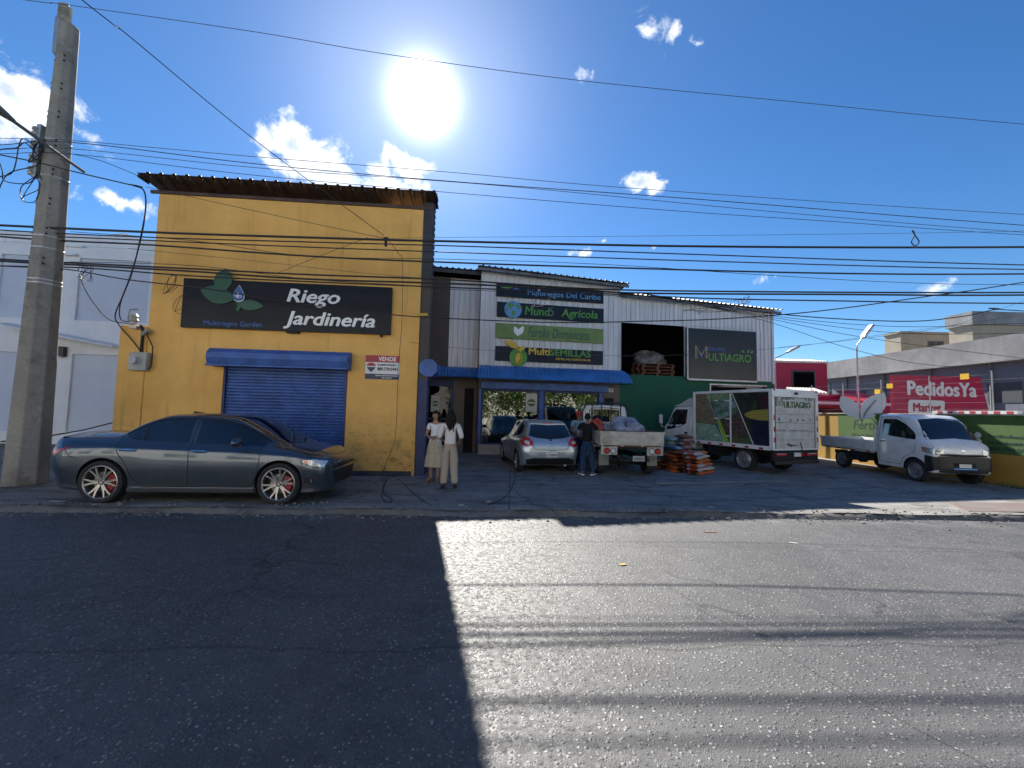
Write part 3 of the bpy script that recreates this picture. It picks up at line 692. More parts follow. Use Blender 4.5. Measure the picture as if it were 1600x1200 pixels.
gs = signbox('large_wall_sign', 'large square smoked-black sign with green and blue lettering on the warehouse', 'sign', W0 + offW * .05, rzW, 3.10, 6.40, 3.30, 5.48, mSignK2, .12)
MB().box(3.04, 3.10, -.14, .0, 3.26, 5.52).box(3.10, 6.42, -.13, .0, 3.22, 3.29).build('frame', mGalv, gs)
def multiagro(parent, u, v, W_, fr, out, cG, cB, cY, k=1.0):
    """emblem M + GRUPO over MULTIAGRO; u, v lower-left, W_ overall width"""
    s_ = W_ / 2.68
    text('lettering', 'ULTIAGRO', u + .60 * s_, v, 2.08 * s_, .33 * s_, out, cG, parent, bold=.02 * k, fr=fr)
    text('lettering', 'GRUPO', u + .57 * s_, v + .43 * s_, .82 * s_, .16 * s_, out, cB, parent, bold=.008 * k, fr=fr)
    m_ = MB(); st = [(u, v + .05 * s_), (u, v + .62 * s_), (u + .26 * s_, v + .22 * s_), (u + .52 * s_, v + .62 * s_), (u + .52 * s_, v + .08 * s_)]
    for j, (c, q) in enumerate(((0, 0), (1, .07 * s_))):
        pts_ = [(a + (q if i < 2 else (-q if i > 2 else 0)), b - q * (1.6 if i == 2 else .8) * (0 if i in (0, 4) else 1)) for i, (a, b) in enumerate(st)]
        for (a, b), (c1, d1) in zip(pts_[:-1], pts_[1:]):
            dx, dz = c1 - a, d1 - b; L_ = math.hypot(dx, dz); nx, nz = -dz / L_ * .017 * s_, dx / L_ * .017 * s_
            poly = [(a - nx, b - nz), (c1 - nx, d1 - nz), (c1 + nx, d1 + nz), (a + nx, b + nz)]
            m_.add([fr @ Vector((p_[0], p_[1], out + .004 + .001 * j)) for p_ in poly], [(0, 1, 2, 3)], c)
    m_.build('emblem', [cY, cB], parent)
    m2 = MB()
    for (a, b, an_) in ((2.50, .40, 1.1), (2.64, .42, .5), (2.36, .40, 2.3)):
        pp_ = [(t_ * .2 - .0, s2 * .05 * math.sin(PI * t_)) for s2 in (1, -1) for t_ in (np.linspace(0, .9, 6) if s2 == 1 else np.linspace(1, .1, 6))]
        m2.add([fr @ Vector((u + (a + x_ * math.cos(an_) - z_ * math.sin(an_)) * s_, v + (b + x_ * math.sin(an_) + z_ * math.cos(an_)) * s_, out + .008)) for x_, z_ in pp_][::-1], [tuple(range(12))])
    m2.build('leaf_emblem', cG, parent)
multiagro(gs, 3.46, 4.10, 2.66, FRONT, .122, mGr, mBlueL, mYl)
# pallets and wrapped load in the loft
mWood = M('pallet_wood', (.17, .07, .035), .8, var=.4, vs=8)
def pallet(z, dx, label):
    t_ = thing('pallet', label, 'pallet', W0 + Vector((2.0, 0, 0)) + Vector((0, 0, z)), rzW, 'stacked pallets in the loft')
    q = MB()
    for i in range(7): q.box(-.75 + dx, .75 + dx, .62 + i * .16, .74 + i * .16, .11, .13)
    for yy in (.62, 1.1, 1.58): q.box(-.75 + dx, .75 + dx, yy, yy + .1, 0, .02)
    q.build('deck', mWood, t_); q = MB()
    for xx in (-.75, -.06, .63):
        for yy in (.62, 1.1, 1.58): q.box(xx + dx, xx + dx + .12, yy, yy + .1, .02, .11)
    q.build('block', mWood, t_)
for i, lb in enumerate(('bottom pallet of the stack in the open loft', 'second pallet from the bottom of the loft stack', 'third pallet from the bottom of the loft stack', 'top pallet of the loft stack, under the wrapped load')):
    pallet(3.37 + i * .14, (-.03, .04, -.02, .03)[i], lb)
def lump(name, label, cat, loc, rz, rx, ry, h, mat, seed, n=22, m=12, p_=2.6, rough=.12):
    rnd = random.Random(seed); ph = [rnd.uniform(0, 6) for _ in range(6)]; rows = []
    for j in range(m + 1):
        a = PI / 2 * j / m; r_ = []
        for i in range(n):
            t_ = 2 * PI * i / n; c, s_ = math.cos(t_), math.sin(t_)
            e = (abs(c) ** p_ + abs(s_) ** p_) ** (-1 / p_); k_ = math.cos(a) ** .55 * e * (1 + rough * math.sin(3 * t_ + ph[0] + j * .5) * .5 + rough * math.sin(7 * t_ + ph[1] - j) * .35)
            r_.append((rx * c * k_, ry * s_ * k_, h * math.sin(a) * (1 + rough * math.sin(2 * t_ + ph[2]) * .7 + rough * .5 * math.sin(5 * t_ + ph[3]))))
        rows.append(r_)
    mb = MB(); mb.grid(rows, close=True); mb.add([(x, y, 0) for x, y, z in rows[0]], [tuple(range(n - 1, -1, -1))])
    o = mb.build(name, mat, smooth=True, fix=True, ang=80); o.location = loc; o.rotation_euler = (0, 0, rz); return tag(o, label, cat)
ld = W0 + Vector((1.75, 1.45, 3.94))
lump('wrapped_load', 'rumpled grey plastic-wrapped load on top of the loft pallets', 'wrapped load', ld, rzW, .72, .5, .55, M('grey_wrap', (.20, .17, .15), .45, var=.4, vs=7, bump=.6, bs=18), 4, rough=.25)

# ------------------------------------------------------------------ white building on the left
B0 = Vector((-18, 14.6, 0)); rzB = R(5.71)
wb = thing('white_building', 'white two storey building with pale blue recessed panels behind the pole', 'building', B0, rzB)
mWB = plaster('white_wall_paint', (.66, .68, .70), (.76, .77, .79), streak=.3, scol=(.30, .30, .30)); mWP = plaster('pale_blue_panel', (.50, .55, .66), (.56, .61, .71), streak=.15, scol=(.3, .32, .38))
w = MB(); w.box(-16, 8.6, .10, 6, -.1, 7.45); w.box(-16, 8.6, .06, .4, 7.45, 7.86)
w.box(-16, 8.6, .0, .10, 6.98, 7.36); w.box(-16, 8.6, .0, .10, 3.42, 4.66); w.box(-16, 8.6, .0, .10, -.1, .60)
px_ = [(-16, -9.2), (-8.6, -4.2), (-3.6, -1.0), (-.6, 1.45), (1.98, 4.4), (4.9, 7.6)]
for (a, b2), (c, d2) in zip(px_[:-1], px_[1:]): w.box(b2, c, .0, .10, 4.66, 6.98)
w.box(7.6, 8.6, .0, .10, 4.66, 6.98)
qx = [(-16, -9), (-8.4, -4), (-3.2, .72), (1.25, 1.5), (2.02, 3.95), (4.6, 7.6)]
for (a, b2), (c, d2) in zip(qx[:-1], qx[1:]): w.box(b2, c, .0, .10, .60, 3.42)
w.box(7.6, 8.6, 0, .10, .6, 3.42); w.prism([(2.2, 7.86), (3.2, 8.1), (4.1, 7.86)], .2, .25)
w.build('wall', mWB, wb)
w = MB(); w.box(-16, 7.7, .085, .095, .6, 3.42); w.box(-16, 7.7, .085, .095, 4.66, 6.98); w.build('recessed_panel', mWP, wb)
MB().box(-16, 8.6, -.03, -.002, -.1, .16).build('plinth', M('plinth_grey', (.13, .12, .11), .85, var=.3), wb)
MB().tube([(4.65, -.06, 7.4), (4.65, -.06, .1)], .05, 8).build('downpipe', mWB, wb)
MB().box(1.38, 1.95, -.16, -.0, 7.02, 7.1).box(1.5, 2.1, -.1, 0, 7.36, 7.42).build('cornice', mWB, wb)
cn = MB(); cn.tube([(.0, -.7, 4.35), (1.4, -.7, 4.06), (3.9, -.7, 3.66)], .035, 6); cn.add([(0, -.7, 4.35), (3.9, -.7, 3.66), (3.9, -.0, 3.75), (0, -.0, 4.45)], [(0, 1, 2, 3)]); cn.build('canopy', mWhite, wb)
wlp = thing('wall_lamp', 'brown square wall lamp on the white building', 'lamp', B0, rzB)
MB().box(1.50, 1.86, -.16, 0, 3.30, 3.66).build('housing', M('brown_lamp', (.05, .03, .028), .5), wlp, bevel=.02); MB().box(1.56, 1.80, -.165, -.05, 3.28, 3.31).build('lens', mGalv, wlp)

# ------------------------------------------------------------------ right-hand side
# boundary wall along X = 13.5, painted green above
bw = thing('boundary_wall', 'yellow boundary wall painted green above, with advertising text', 'wall', (13.5, 10.6, 0), PI / 2)
# local x runs away from the street, local +y points to -X
mOch = plaster('ochre_wall_paint', (.42, .24, .04), (.48, .29, .055), scuff=.35, streak=.3, scol=(.2, .14, .07)); mGrnP = plaster('painted_green_panel', (.06, .125, .03), (.075, .15, .036), streak=.25, scol=(.05, .09, .03))
MB().box(-.1, 9.5, -.15, 0, -.1, 1.92).build('masonry', mOch, bw)
MB().box(-.2, 9.6, -.18, .03, 1.922, 1.96).build('coping', M('pale_coping', (.45, .44, .40), .8, var=.2), bw)
MB().box(-.1, 6.35, .003, .008, .86, 1.915).build('green_panel', mGrnP, bw)
WF = frame((0, .008, 0), (-1, 0, 0), (0, 0, 1))
mDG = M('dark_wall_lettering', (.012, .045, .04), .7); mWC = M('white_dots', (.75, .75, .72), .7)
text('lettering', 'Fertiliza', -5.6, 1.34, 1.6, .36, .0, mDG, bw, fr=WF, depth=.004, shear=.2)
text('lettering', 'mezclas', -5.7, .98, 1.5, .26, .0, mDG, bw, fr=WF, depth=.004, shear=.2)
text('lettering', 'busque', -3.45, 1.42, 1.65, .34, .0, mDG, bw, fr=WF, depth=.004, bold=.03)
text('lettering', 'la marca', -3.3, 1.03, 1.9, .30, .0, mDG, bw, fr=WF, depth=.004, bold=.03)
for i, (s_, vv) in enumerate((('fertiksdominicana', 1.30), ('fertiksdominicana.com', 1.12), ('809.794.5088', .94))): text('lettering', s_, -1.02, vv, 1.25 if i < 2 else 1.0, .10, .0, mDG, bw, fr=WF, depth=.004, bold=.02)
q = MB()
for vv in (1.32, 1.14): q.cyl((1.28, .006, vv + .03), (1.28, .014, vv + .03), .085, n=20)
q.build('contact_dot', mWC, bw)
# white leaf emblem standing on the wall
le = thing('leaf_emblem_sign', 'large white metal leaf pair standing on the green wall', 'sign', (13.2, 15.5, -.86), R(-38)); le.scale = (1.5, 1.5, 1.5)
l = MB(); leaf(-.22, 2.02, .66, .34, R(118), -.02, .01, l); leaf(.24, 2.05, .80, .42, R(58), -.035, -.005, l); l.tube([(0, .0, 1.62), (.1, -.04, 1.9), (.3, -.045, 2.2)], .02, 5, 1)
l.build('leaf', [M('white_enamel', (.62, .64, .66), .4), mGalv], le)
MB().tube([(-.02, .01, 1.70), (-.02, .01, 1.9)], .02, 8).tube([(-.02, .01, 1.75), (.2, .05, 1.75)], .015, 6).build('post', mGalv, le)

# pink shop sign
ps = thing('pink_sign', 'magenta slanted shop sign with white and pink lettering behind the boundary wall', 'sign', (13.9, 15.0, 0), R(8))
mMag = M('magenta_paint', (.42, .006, .055), .45, var=.12)
MB().prism([(0, 1.2), (4.35, 1.2), (3.82, 3.42), (-.02, 3.36)], -.12, 0).build('panel', mMag, ps)
MB().box(.5, .62, .0, .12, 0, 3.2).box(3.2, 3.32, .0, .12, 0, 3.2).build('post', mGalv, ps)
text('lettering', 'PedidosYa', .58, 2.66, 3.0, .50, .122, M('sign_white', (.7, .68, .68), .4), ps, bold=.04)
MB().prism([(.56, 2.02), (.70, 1.92), (2.05, 1.92), (2.12, 2.02), (2.16, 2.44), (2.05, 2.48), (.66, 2.48), (.58, 2.40)], -.132, -.121).build('label_plate', M('sign_white', (.7, .68, .68), .4), ps)
text('lettering', 'Market', .78, 2.06, 1.2, .30, .134, mMag, ps, bold=.03)

mg = thing('magenta_house', 'magenta house with white roof tiles and barred window', 'building', (13.2, 22.2, 0), 0)
MB().box(0, 3.95, 0, 6, 0, 4.72).build('wall', mMag, mg)
q = MB()
for i in range(27): q.tube([(-.05 + i * .15, -.12, 4.74), (-.05 + i * .15, 1.2, 5.0)], .075, 7)
q.build('roof_tiles', M('white_roof_tile', (.62, .60, .58), .6, var=.15), mg, smooth=True)
f = MB(); f.box(2.0, 3.3, -.03, .05, 3.1, 3.18); f.box(2.0, 3.3, -.03, .05, 4.2, 4.28); f.box(2.0, 2.07, -.03, .05, 3.18, 4.2); f.box(3.23, 3.3, -.03, .05, 3.18, 4.2)
wn = f.build('window', M('grey_frame', (.12, .11, .12), .6), mg); MB().box(2.07, 3.23, .0, .02, 3.18, 4.2).build('pane', M('dim_glass', (.02, .025, .03), .12), wn)
q = MB()
for i in range(9): q.box(2.1 + i * .13, 2.12 + i * .13, -.08, -.06, 3.1, 4.3)
for z in (3.3, 3.7, 4.1): q.box(2.05, 3.25, -.085, -.058, z, z + .02)
q.build('bars', mBlack, wn)
# low magenta canopy shop in front
ms = thing('magenta_canopy_shop', 'low magenta shop with tiled porch and dark entrance', 'building', (13.9, 18.6, 0), R(4))
MB().box(0, 4.8, 1.2, 4, 0, 2.9).box(-.05, 3.6, .0, 1.2, 2.42, 2.50).build('wall', mMag, ms)
MB().box(-.1, 4.4, -.1, .0, 2.36, 2.48).build('white_fascia', mWhite, ms); MB().add([(1.9, .3, 2.55), (3.6, .3, 2.55), (3.4, 1.4, 3.1), (2.2, 1.4, 3.1)], [(0, 1, 2, 3)]).build('red_awning', M('red_canvas', (.5, .02, .05), .7), ms)
q = MB()
for i in range(9): q.tube([(-.5 + i * .16, .35, 2.86), (-.5 + i * .16, 1.2, 3.12)], .075, 7)
q.build('roof_tiles', MATS['white_roof_tile'], ms, smooth=True)
MB().box(.3, 4.2, 1.12, 1.19, .0, 2.2).build('entrance', M('dark_red_entrance', (.06, .004, .012), .6), ms)
# striped barrier on the wall
br = thing('barrier_beam', 'white beam with red stripes lying along the top of the green wall', 'barrier', (13.42, 10.75, 1.96), PI / 2)
MB().box(.1, 2.3, -.10, .02, .0, .09).build('beam', mWhite, br)
q = MB()
for i in range(7): q.box(.2 + i * .3, .34 + i * .3, .021, .025, .012, .078)
q.build('red_stripe', M('stripe_red', (.5, .03, .04), .5), br)

gb = thing('grey_building', 'long grey concrete building with weathered parapet behind the pink sign', 'building', (22, 15, 0), PI / 2)
mGB = plaster('bluegrey_render', (.13, .15, .19), (.16, .18, .22), streak=.3, scol=(.08, .09, .11)); mGC = plaster('weathered_concrete', (.17, .175, .18), (.29, .29, .285), streak=.85, scol=(.10, .10, .10))
MB().box(-6, 13.8, -8, 0, 0, 4.5).build('wall', mGB, gb)
MB().box(-6, 13.9, -8, .35, 4.5, 5.55).box(-6, 13.88, -7.9, .42, 4.42, 4.499).build('parapet', mGC, gb)
f = MB(); f.box(13.2, 13.6, .001, .03, 3.2, 4.2); f.build('window', MATS['dim_glass'], gb)
q = MB()
for i in range(5): q.tube([(1 + i * 2.7, .06, 4.4), (1 + i * 2.7, .06, 2.2)], .05, 6)
q.build('drain_pipe', M('dull_pipe', (.16, .17, .18), .7), gb)
q = MB(); q.tube([(2, .5, 3.6), (5, .55, 3.66), (9, .5, 3.55), (13.5, .5, 3.62)], .02, 5); q.build('wall_cable', mBlack, gb)
for i in range(3): MB().box(2.6 + i * 3.9, 3.9 + i * 3.9, .001, .02, 2.6, 3.5).build('boarded_opening', M('dark_board', (.06, .07, .085), .8), gb)
hb = thing('cream_house', 'cream rooftop house with small dark window beyond the grey building', 'building', (30.6, 32, 0), 0)
mCr = plaster('cream_render', (.30, .26, .19), (.38, .33, .25), streak=.6, scol=(.2, .17, .13))
MB().box(0, 5.4, 0, 1.4, 0, 8.55).box(5.4, 11, .3, 1.6, 0, 8.2).box(-.1, 5.5, -.1, 1.5, 8.552, 8.7).build('wall', mCr, hb)
f = MB(); f.box(2.1, 3.4, -.02, .02, 6.9, 8.0); wn = f.build('window', MATS['grey_frame'], hb); MB().box(2.18, 2.7, -.03, -.021, 6.98, 7.92).box(2.8, 3.32, -.03, -.021, 6.98, 7.92).build('pane', MATS['dim_glass'], wn)
MB().cyl((6.5, -2, 8.0), (22, -8, 8.9), .14, n=10).build('roof_pipe', mGalv, hb)
q = MB()
for i in range(4): q.cyl((7 + i * 3.2, -2.2 - i * 1.24, 5), (7 + i * 3.2, -2.2 - i * 1.24, 8.05 + i * .18), .06, n=8)
q.build('pipe_support', mGalv, hb)
hc = thing('cream_block', 'weathered cream concrete block rising at the right edge of the picture', 'building', (31.2, 27.5, 0), 0)
MB().box(0, 14, 0, 1.5, 0, 8.3).build('wall', mCr, hc); MB().box(-.15, 14, -.15, 1.6, 8.3, 9.2).build('parapet', mGC, hc)
MB().box(4, 5.2, -.02, .02, 6.2, 7.6).build('window', MATS['dim_glass'], hc)

# lamps
def lamp_post(label, base, h, head_dx, head_dz, r_=.045):
    t_ = thing('street_lamp', label, 'street lamp', base, 0)
    MB().cyl((0, 0, 0), (0, 0, h), r_, r_ * .7, n=10).build('pole', mGalv, t_, smooth=True)
    MB().tube([(0, 0, h), (.02, 0, h + .12), (head_dx * .4, 0, h + head_dz * .6), (head_dx * .7, 0, h + head_dz)], .025, 7).build('arm', mGalv, t_)
    a = math.atan2(head_dz * .55, head_dx * .5)
    T = Matrix.Translation((head_dx * .6, 0, h + head_dz * .8)) @ Matrix.Rotation(-a, 4, 'Y')
    MB().prism([(0, -.03), (0, .04), (.15, .07), (.65, .06), (.7, .0), (.6, -.04)], -.11, .11, T=T).build('lamp_head', M('lamp_grey', (.35, .36, .37), .45), t_)
lamp_post('solar street lamp with tilted head left of the pink sign', (14.4, 17, 0), 4.7, .45, .55)
lamp_post('curved-arm street lamp just right of the warehouse corner', (12.9, 20, 0), 4.5, 1.0, .5, .04)
# electric fence on the wall behind
ef = thing('electric_fence', 'thin wire electric fence with metal posts and yellow warning tags along the wall', 'fence', (13.6, 11.2, 0), PI / 2)
for i in range(5):
    x = .4 + i * 1.75; MB().cyl((x, -.05, 1.96), (x, -.05, 3.2), .018, n=6).build('post', mGalv, ef)
q = MB()
for j in range(6): q.tube([(x, -.05, 2.1 + j * .2 - .012 * math.sin(x * 3)) for x in np.linspace(.4, 7.4, 9)], .003, 4)
q.build('wires', mGalv, ef)
for i, x in enumerate((.95, 3.4, 3.9, 7.2)):
    zt_ = (3.0, 2.86, 2.68, 2.8)[i]; t_ = MB().box(x, x + .24, -.02, -.01, zt_, zt_ + .17).build('warning_tag', M('tag_yellow', (.75, .45, .02), .5), ef)
q = MB()
tags = []
# ------------------------------------------------------------------ across the street (seen in reflections; walls enlarged to bounce light onto facades)
ob = thing('opposite_building', 'pale building across the street seen only in reflections', 'building', (-34, -11, 0), 0)
mOp = plaster('pale_render', (.70, .67, .60), (.78, .74, .66), streak=.2)
MB().box(0, 38, -4, 0, 0, 9.5).build('wall', mOp, ob)
q = MB()
for i in range(11):
    for z in (1.0, 4.0, 7.0): q.box(1.2 + i * 3.2, 2.8 + i * 3.2, .0, .03, z, z + 1.6)
q.build('windows', MATS['dim_glass'], ob)
ob2 = thing('opposite_house', 'cream house across the street seen only in reflections', 'building', (6, -15, 0), 0)
MB().box(0, 50, -4, 0, 0, 9.0).build('wall', mOp, ob2)
mLeaf = M('tree_leaf', (.07, .14, .03), .6, col2=(.12, .18, .04), vs=2); mBark = M('bark', (.09, .07, .05), .9)
def tree(x, y, h, r_, seed, label):
    rnd = random.Random(seed); t_ = thing('tree', label, 'tree', (x, y, 0), 0, 'trees across the street')
    q = MB(); q.tube([(0, 0, 0), (.1, .05, h * .3), (0, .1, h * .6)], [.2, .15, .08], 8)
    for i in range(5):
        a = i * 1.3; q.tube([(.1, .05, h * .3), (math.cos(a) * r_ * .4, math.sin(a) * r_ * .4, h * .55), (math.cos(a) * r_ * .7, math.sin(a) * r_ * .7, h * .75)], [.08, .05, .02], 5)
    q.build('trunk', mBark, t_)
    q = MB()
    cl = [(rnd.uniform(-.7, .7) * r_, rnd.uniform(-.7, .7) * r_, h * rnd.uniform(.25, .95), rnd.uniform(.25, .5) * r_) for _ in range(44)]
    for cx, cy, cz, cr_ in cl:
        for _ in range(110):
            v = Vector((rnd.gauss(0, 1), rnd.gauss(0, 1), rnd.gauss(0, 1))).normalized() * cr_ * rnd.uniform(.5, 1)
            c = Vector((cx, cy, cz)) + v; a = Vector((rnd.gauss(0, 1), rnd.gauss(0, 1), rnd.gauss(0, .5))).normalized() * .13; b = a.orthogonal().normalized() * .07
            q.add([c - a, c - b, c + a, c + b], [(0, 1, 2, 3)])
    q.build('crown', mLeaf, t_)
tree(8.5, -6, 5.5, 3.0, 1, 'leafy tree across the street, nearest the camera'); tree(13, -7, 6, 3.2, 2, 'leafy tree across the street, middle of the row'); tree(18, -7.5, 5, 3.0, 3, 'leafy tree across the street, far end of the row'); tree(4.5, -8, 5, 2.4, 4, 'smaller leafy tree across the street beside the pale building')
# ------------------------------------------------------------------ vehicles
def carpaint(name, col, metal=.6, rough=.32, flake=0):
    m, t, b = mnodes(name); p = t.new('ShaderNodeTexCoord').outputs['Object']
    dust = t.rng(t.noise(p, 3.5, 6, .65), .4, .75, 0, .22)
    s = t.new('ShaderNodeSeparateXYZ'); t.l.new(p, s.inputs[0])
    dust = t.math('ADD', dust, t.rng(s.outputs[2], .0, .45, .3, 0.), clamp=True)
    t.l.new(t.mix(dust, col, (.16, .145, .125)), b.inputs['Base Color'])
    b.inputs['Metallic'].default_value = metal; b.inputs['Roughness'].default_value = rough
    b.inputs['Coat Weight'].default_value = 1.; t.l.new(t.rng(dust, 0, .5, .03, .25, 'LINEAR'), b.inputs['Coat Roughness'])
    return m
mTint = M('tinted_glass', (.008, .009, .011), .04, spec=.9, coat=.5)
mRub = M('tyre_rubber', (.018, .018, .019), .8, var=.3, vs=12); mTrim = M('black_trim', (.012, .012, .013), .5)
mUnder = M('underbody_black', (.010, .010, .010), .9); mChrome = M('chrome', (.75, .76, .78), .12, 1.)
mAlloy = M('silver_alloy', (.40, .39, .38), .35, .9, var=.15, vs=12); mSteel = M('steel_wheel', (.32, .33, .35), .45, .7, var=.3, vs=9)
mRedL = M('red_lamp', (.42, .008, .012), .12, coat=1.); mClrL = M('clear_lamp', (.62, .64, .66), .1, .25, coat=1.); mOrgL = M('orange_lamp', (.75, .16, .01), .15, coat=1.)
mPlate = M('plate_white', (.62, .62, .58), .4); mPlK = M('plate_ink', (.03, .05, .05), .5); mWhTr = carpaint('white_truck_paint', (.76, .76, .75), 0., .45); mWhDirty = M('worn_white_metal', (.50, .485, .44), .5, col2=(.34, .31, .26), vs=3.5)
def pchip(xs, ys, x):
    xs = np.asarray(xs, float); ys = np.asarray(ys, float); h = np.diff(xs); d = np.diff(ys) / h; n = len(xs); m_ = np.zeros(n)
    for i in range(1, n - 1):
        if d[i - 1] * d[i] > 0:
            w1, w2 = 2 * h[i] + h[i - 1], h[i] + 2 * h[i - 1]; m_[i] = (w1 + w2) / (w1 / d[i - 1] + w2 / d[i])
    m_[0], m_[-1] = d[0], d[-1]
    i = np.clip(np.searchsorted(xs, x) - 1, 0, n - 2); t_ = (x - xs[i]) / h[i]
    return (1 + 2 * t_) * (1 - t_) ** 2 * ys[i] + t_ * (1 - t_) ** 2 * h[i] * m_[i] + t_ * t_ * (3 - 2 * t_) * ys[i + 1] + t_ * t_ * (t_ - 1) * h[i] * m_[i + 1]
def loft(table, step=.05, sub=4):
    """rows: x, z0, (w,z) low, mid, shoulder, belt, rail, ztop -> closed half-ring mirrored"""
    T_ = np.array(table, float); xs = T_[:, 0]; L = xs[-1] - xs[0]
    X = [float(x) for x in xs] + [float(x) for x in np.arange(xs[0], xs[-1], step) if min(abs(xs - x)) > .012]; X.sort()
    rings = []
    for x in X:
        v = [float(pchip(xs, T_[:, c], x)) for c in range(1, T_.shape[1])]
        key = [(0, v[0]), (v[1] * .93, v[0])] + [(v[1 + 2 * k], v[2 + 2 * k]) for k in range(5)] + [(v[9] * .5, v[10] + (v[11] - v[10]) * .80), (0, v[11])]
        P_ = []
        for i in range(len(key) - 1):
            p0, p1, p2, p3 = key[max(i - 1, 0)], key[i], key[i + 1], key[min(i + 2, len(key) - 1)]
            for j in range(sub):
                t_ = j / sub
                f_ = lambda k: .5 * (2 * p1[k] + (p2[k] - p0[k]) * t_ * .62 + 0) if False else None
                m1 = [(p2[k] - p0[k]) * .32 for k in (0, 1)]; m2 = [(p3[k] - p1[k]) * .32 for k in (0, 1)]
                P_.append(tuple((2 * t_ ** 3 - 3 * t_ ** 2 + 1) * p1[k] + (t_ ** 3 - 2 * t_ ** 2 + t_) * m1[k] + (-2 * t_ ** 3 + 3 * t_ ** 2) * p2[k] + (t_ ** 3 - t_ ** 2) * m2[k] for k in (0, 1)))
        P_.append(key[-1]); half = P_
        ring = [(x, y, z) for y, z in half] + [(x, -y, z) for y, z in half[-2:0:-1]]
        rings.append(ring)
    mb = MB(); mb.grid(rings, close=True); n = len(rings[0])
    mb.f.append(tuple(range(n))); mb.m.append(0); mb.f.append(tuple(range((len(rings) - 1) * n + n - 1, (len(rings) - 1) * n - 1, -1))); mb.m.append(0)
    return mb
def carve(o, cuts, mat):
    """cut wheel openings out of a body"""
    c = MB()
    for (x, z, r_, y0, y1) in cuts: c.cyl((x, y0, z), (x, y1, z), r_, n=40)
    co = c.build('cut', mat, o.parent)
    md = o.modifiers.new('c', 'BOOLEAN'); md.object = co; md.operation = 'DIFFERENCE'; md.solver = 'EXACT'; md.material_mode = 'TRANSFER'
    bpy.context.view_layer.update()
    me = bpy.data.meshes.new_from_object(o.evaluated_get(bpy.context.evaluated_depsgraph_get()))
    o.modifiers.clear(); old = o.data; o.data = me; me.name = old.name
    me.set_sharp_from_angle(angle=R(32)); bpy.data.objects.remove(co)
def bvh_of(o):
    me = o.data; return BVHTree.FromPolygons([v.co.copy() for v in me.vertices], [tuple(p.vertices) for p in me.polygons])
RAYS = {'left': (lambda a, b: (Vector((a, 4, b)), Vector((0, -1, 0)))), 'right': (lambda a, b: (Vector((a, -4, b)), Vector((0, 1, 0)))),
        'front': (lambda a, b: (Vector((9, a, b)), Vector((-1, 0, 0)))), 'rear': (lambda a, b: (Vector((-5, a, b)), Vector((1, 0, 0)))), 'top': (lambda a, b: (Vector((a, b, 5)), Vector((0, 0, -1))))}
def poly_at(pts, t_):
    """point at parameter t (0..1 by length) along a polyline"""
    L = [math.dist(pts[i], pts[i + 1]) for i in range(len(pts) - 1)]; S = sum(L); d = t_ * S
    for i, l_ in enumerate(L):
        if d <= l_ or i == len(L) - 1:
            k = d / l_ if l_ else 0; return (pts[i][0] + (pts[i + 1][0] - pts[i][0]) * k, pts[i][1] + (pts[i + 1][1] - pts[i][1]) * k)
        d -= l_
def patch(mb, bv, side, top, bot, off=.004, n=16, m=6, mi=0, deep=.012):
    rows = []; ok = True; rr = RAYS[side]
    for j in range(m + 1):
        row = []
        for i in range(n + 1):
            a, b = poly_at(top, i / n), poly_at(bot, i / n); k = j / m
            p = (a[0] + (b[0] - a[0]) * k, a[1] + (b[1] - a[1]) * k)
            o_, d_ = rr(*p); h = bv.ray_cast(o_, d_)
            if h[0] is None: row.append(None); continue
            nn = h[1] if h[1].dot(d_) < 0 else -h[1]
            row.append(h[0] + (nn * .6 - d_ * .4).normalized() * off)
        rows.append(row)
    for r_ in rows:
        for i, p in enumerate(r_):
            if p is None:
                c = [(abs(k - i), q) for k, q in enumerate(r_) if q is not None]
                r_[i] = min(c, key=lambda z: z[0])[1].copy() if c else Vector((0, 0, 0))
    d_ = rr(0, 0)[1]
    mb.grid(rows, mi)
    edge = rows[0] + [r_[-1] for r_ in rows[1:]] + rows[-1][::-1][1:] + [r_[0] for r_ in rows[::-1][1:-1]]
    mb.grid([edge, [p + d_ * deep for p in edge]], mi, close=True)
    return mb
def seam(mb, bv, side, pts, wd=.006, off=.0025, n=24):
    """thin dark panel gap following the body surface"""
    P_ = [poly_at(pts, i / n) for i in range(n + 1)]; up, dn = [], []
    for i, p in enumerate(P_):
        q0, q1 = P_[max(i - 1, 0)], P_[min(i + 1, n)]; dx, dz = q1[0] - q0[0], q1[1] - q0[1]; l_ = math.hypot(dx, dz) or 1
        up.append((p[0] - dz / l_ * wd / 2, p[1] + dx / l_ * wd / 2)); dn.append((p[0] + dz / l_ * wd / 2, p[1] - dx / l_ * wd / 2))
    return patch(mb, bv, side, up, dn, off, n, 1, deep=.006)
def mir(pts): return [(-a, b) for a, b in pts]
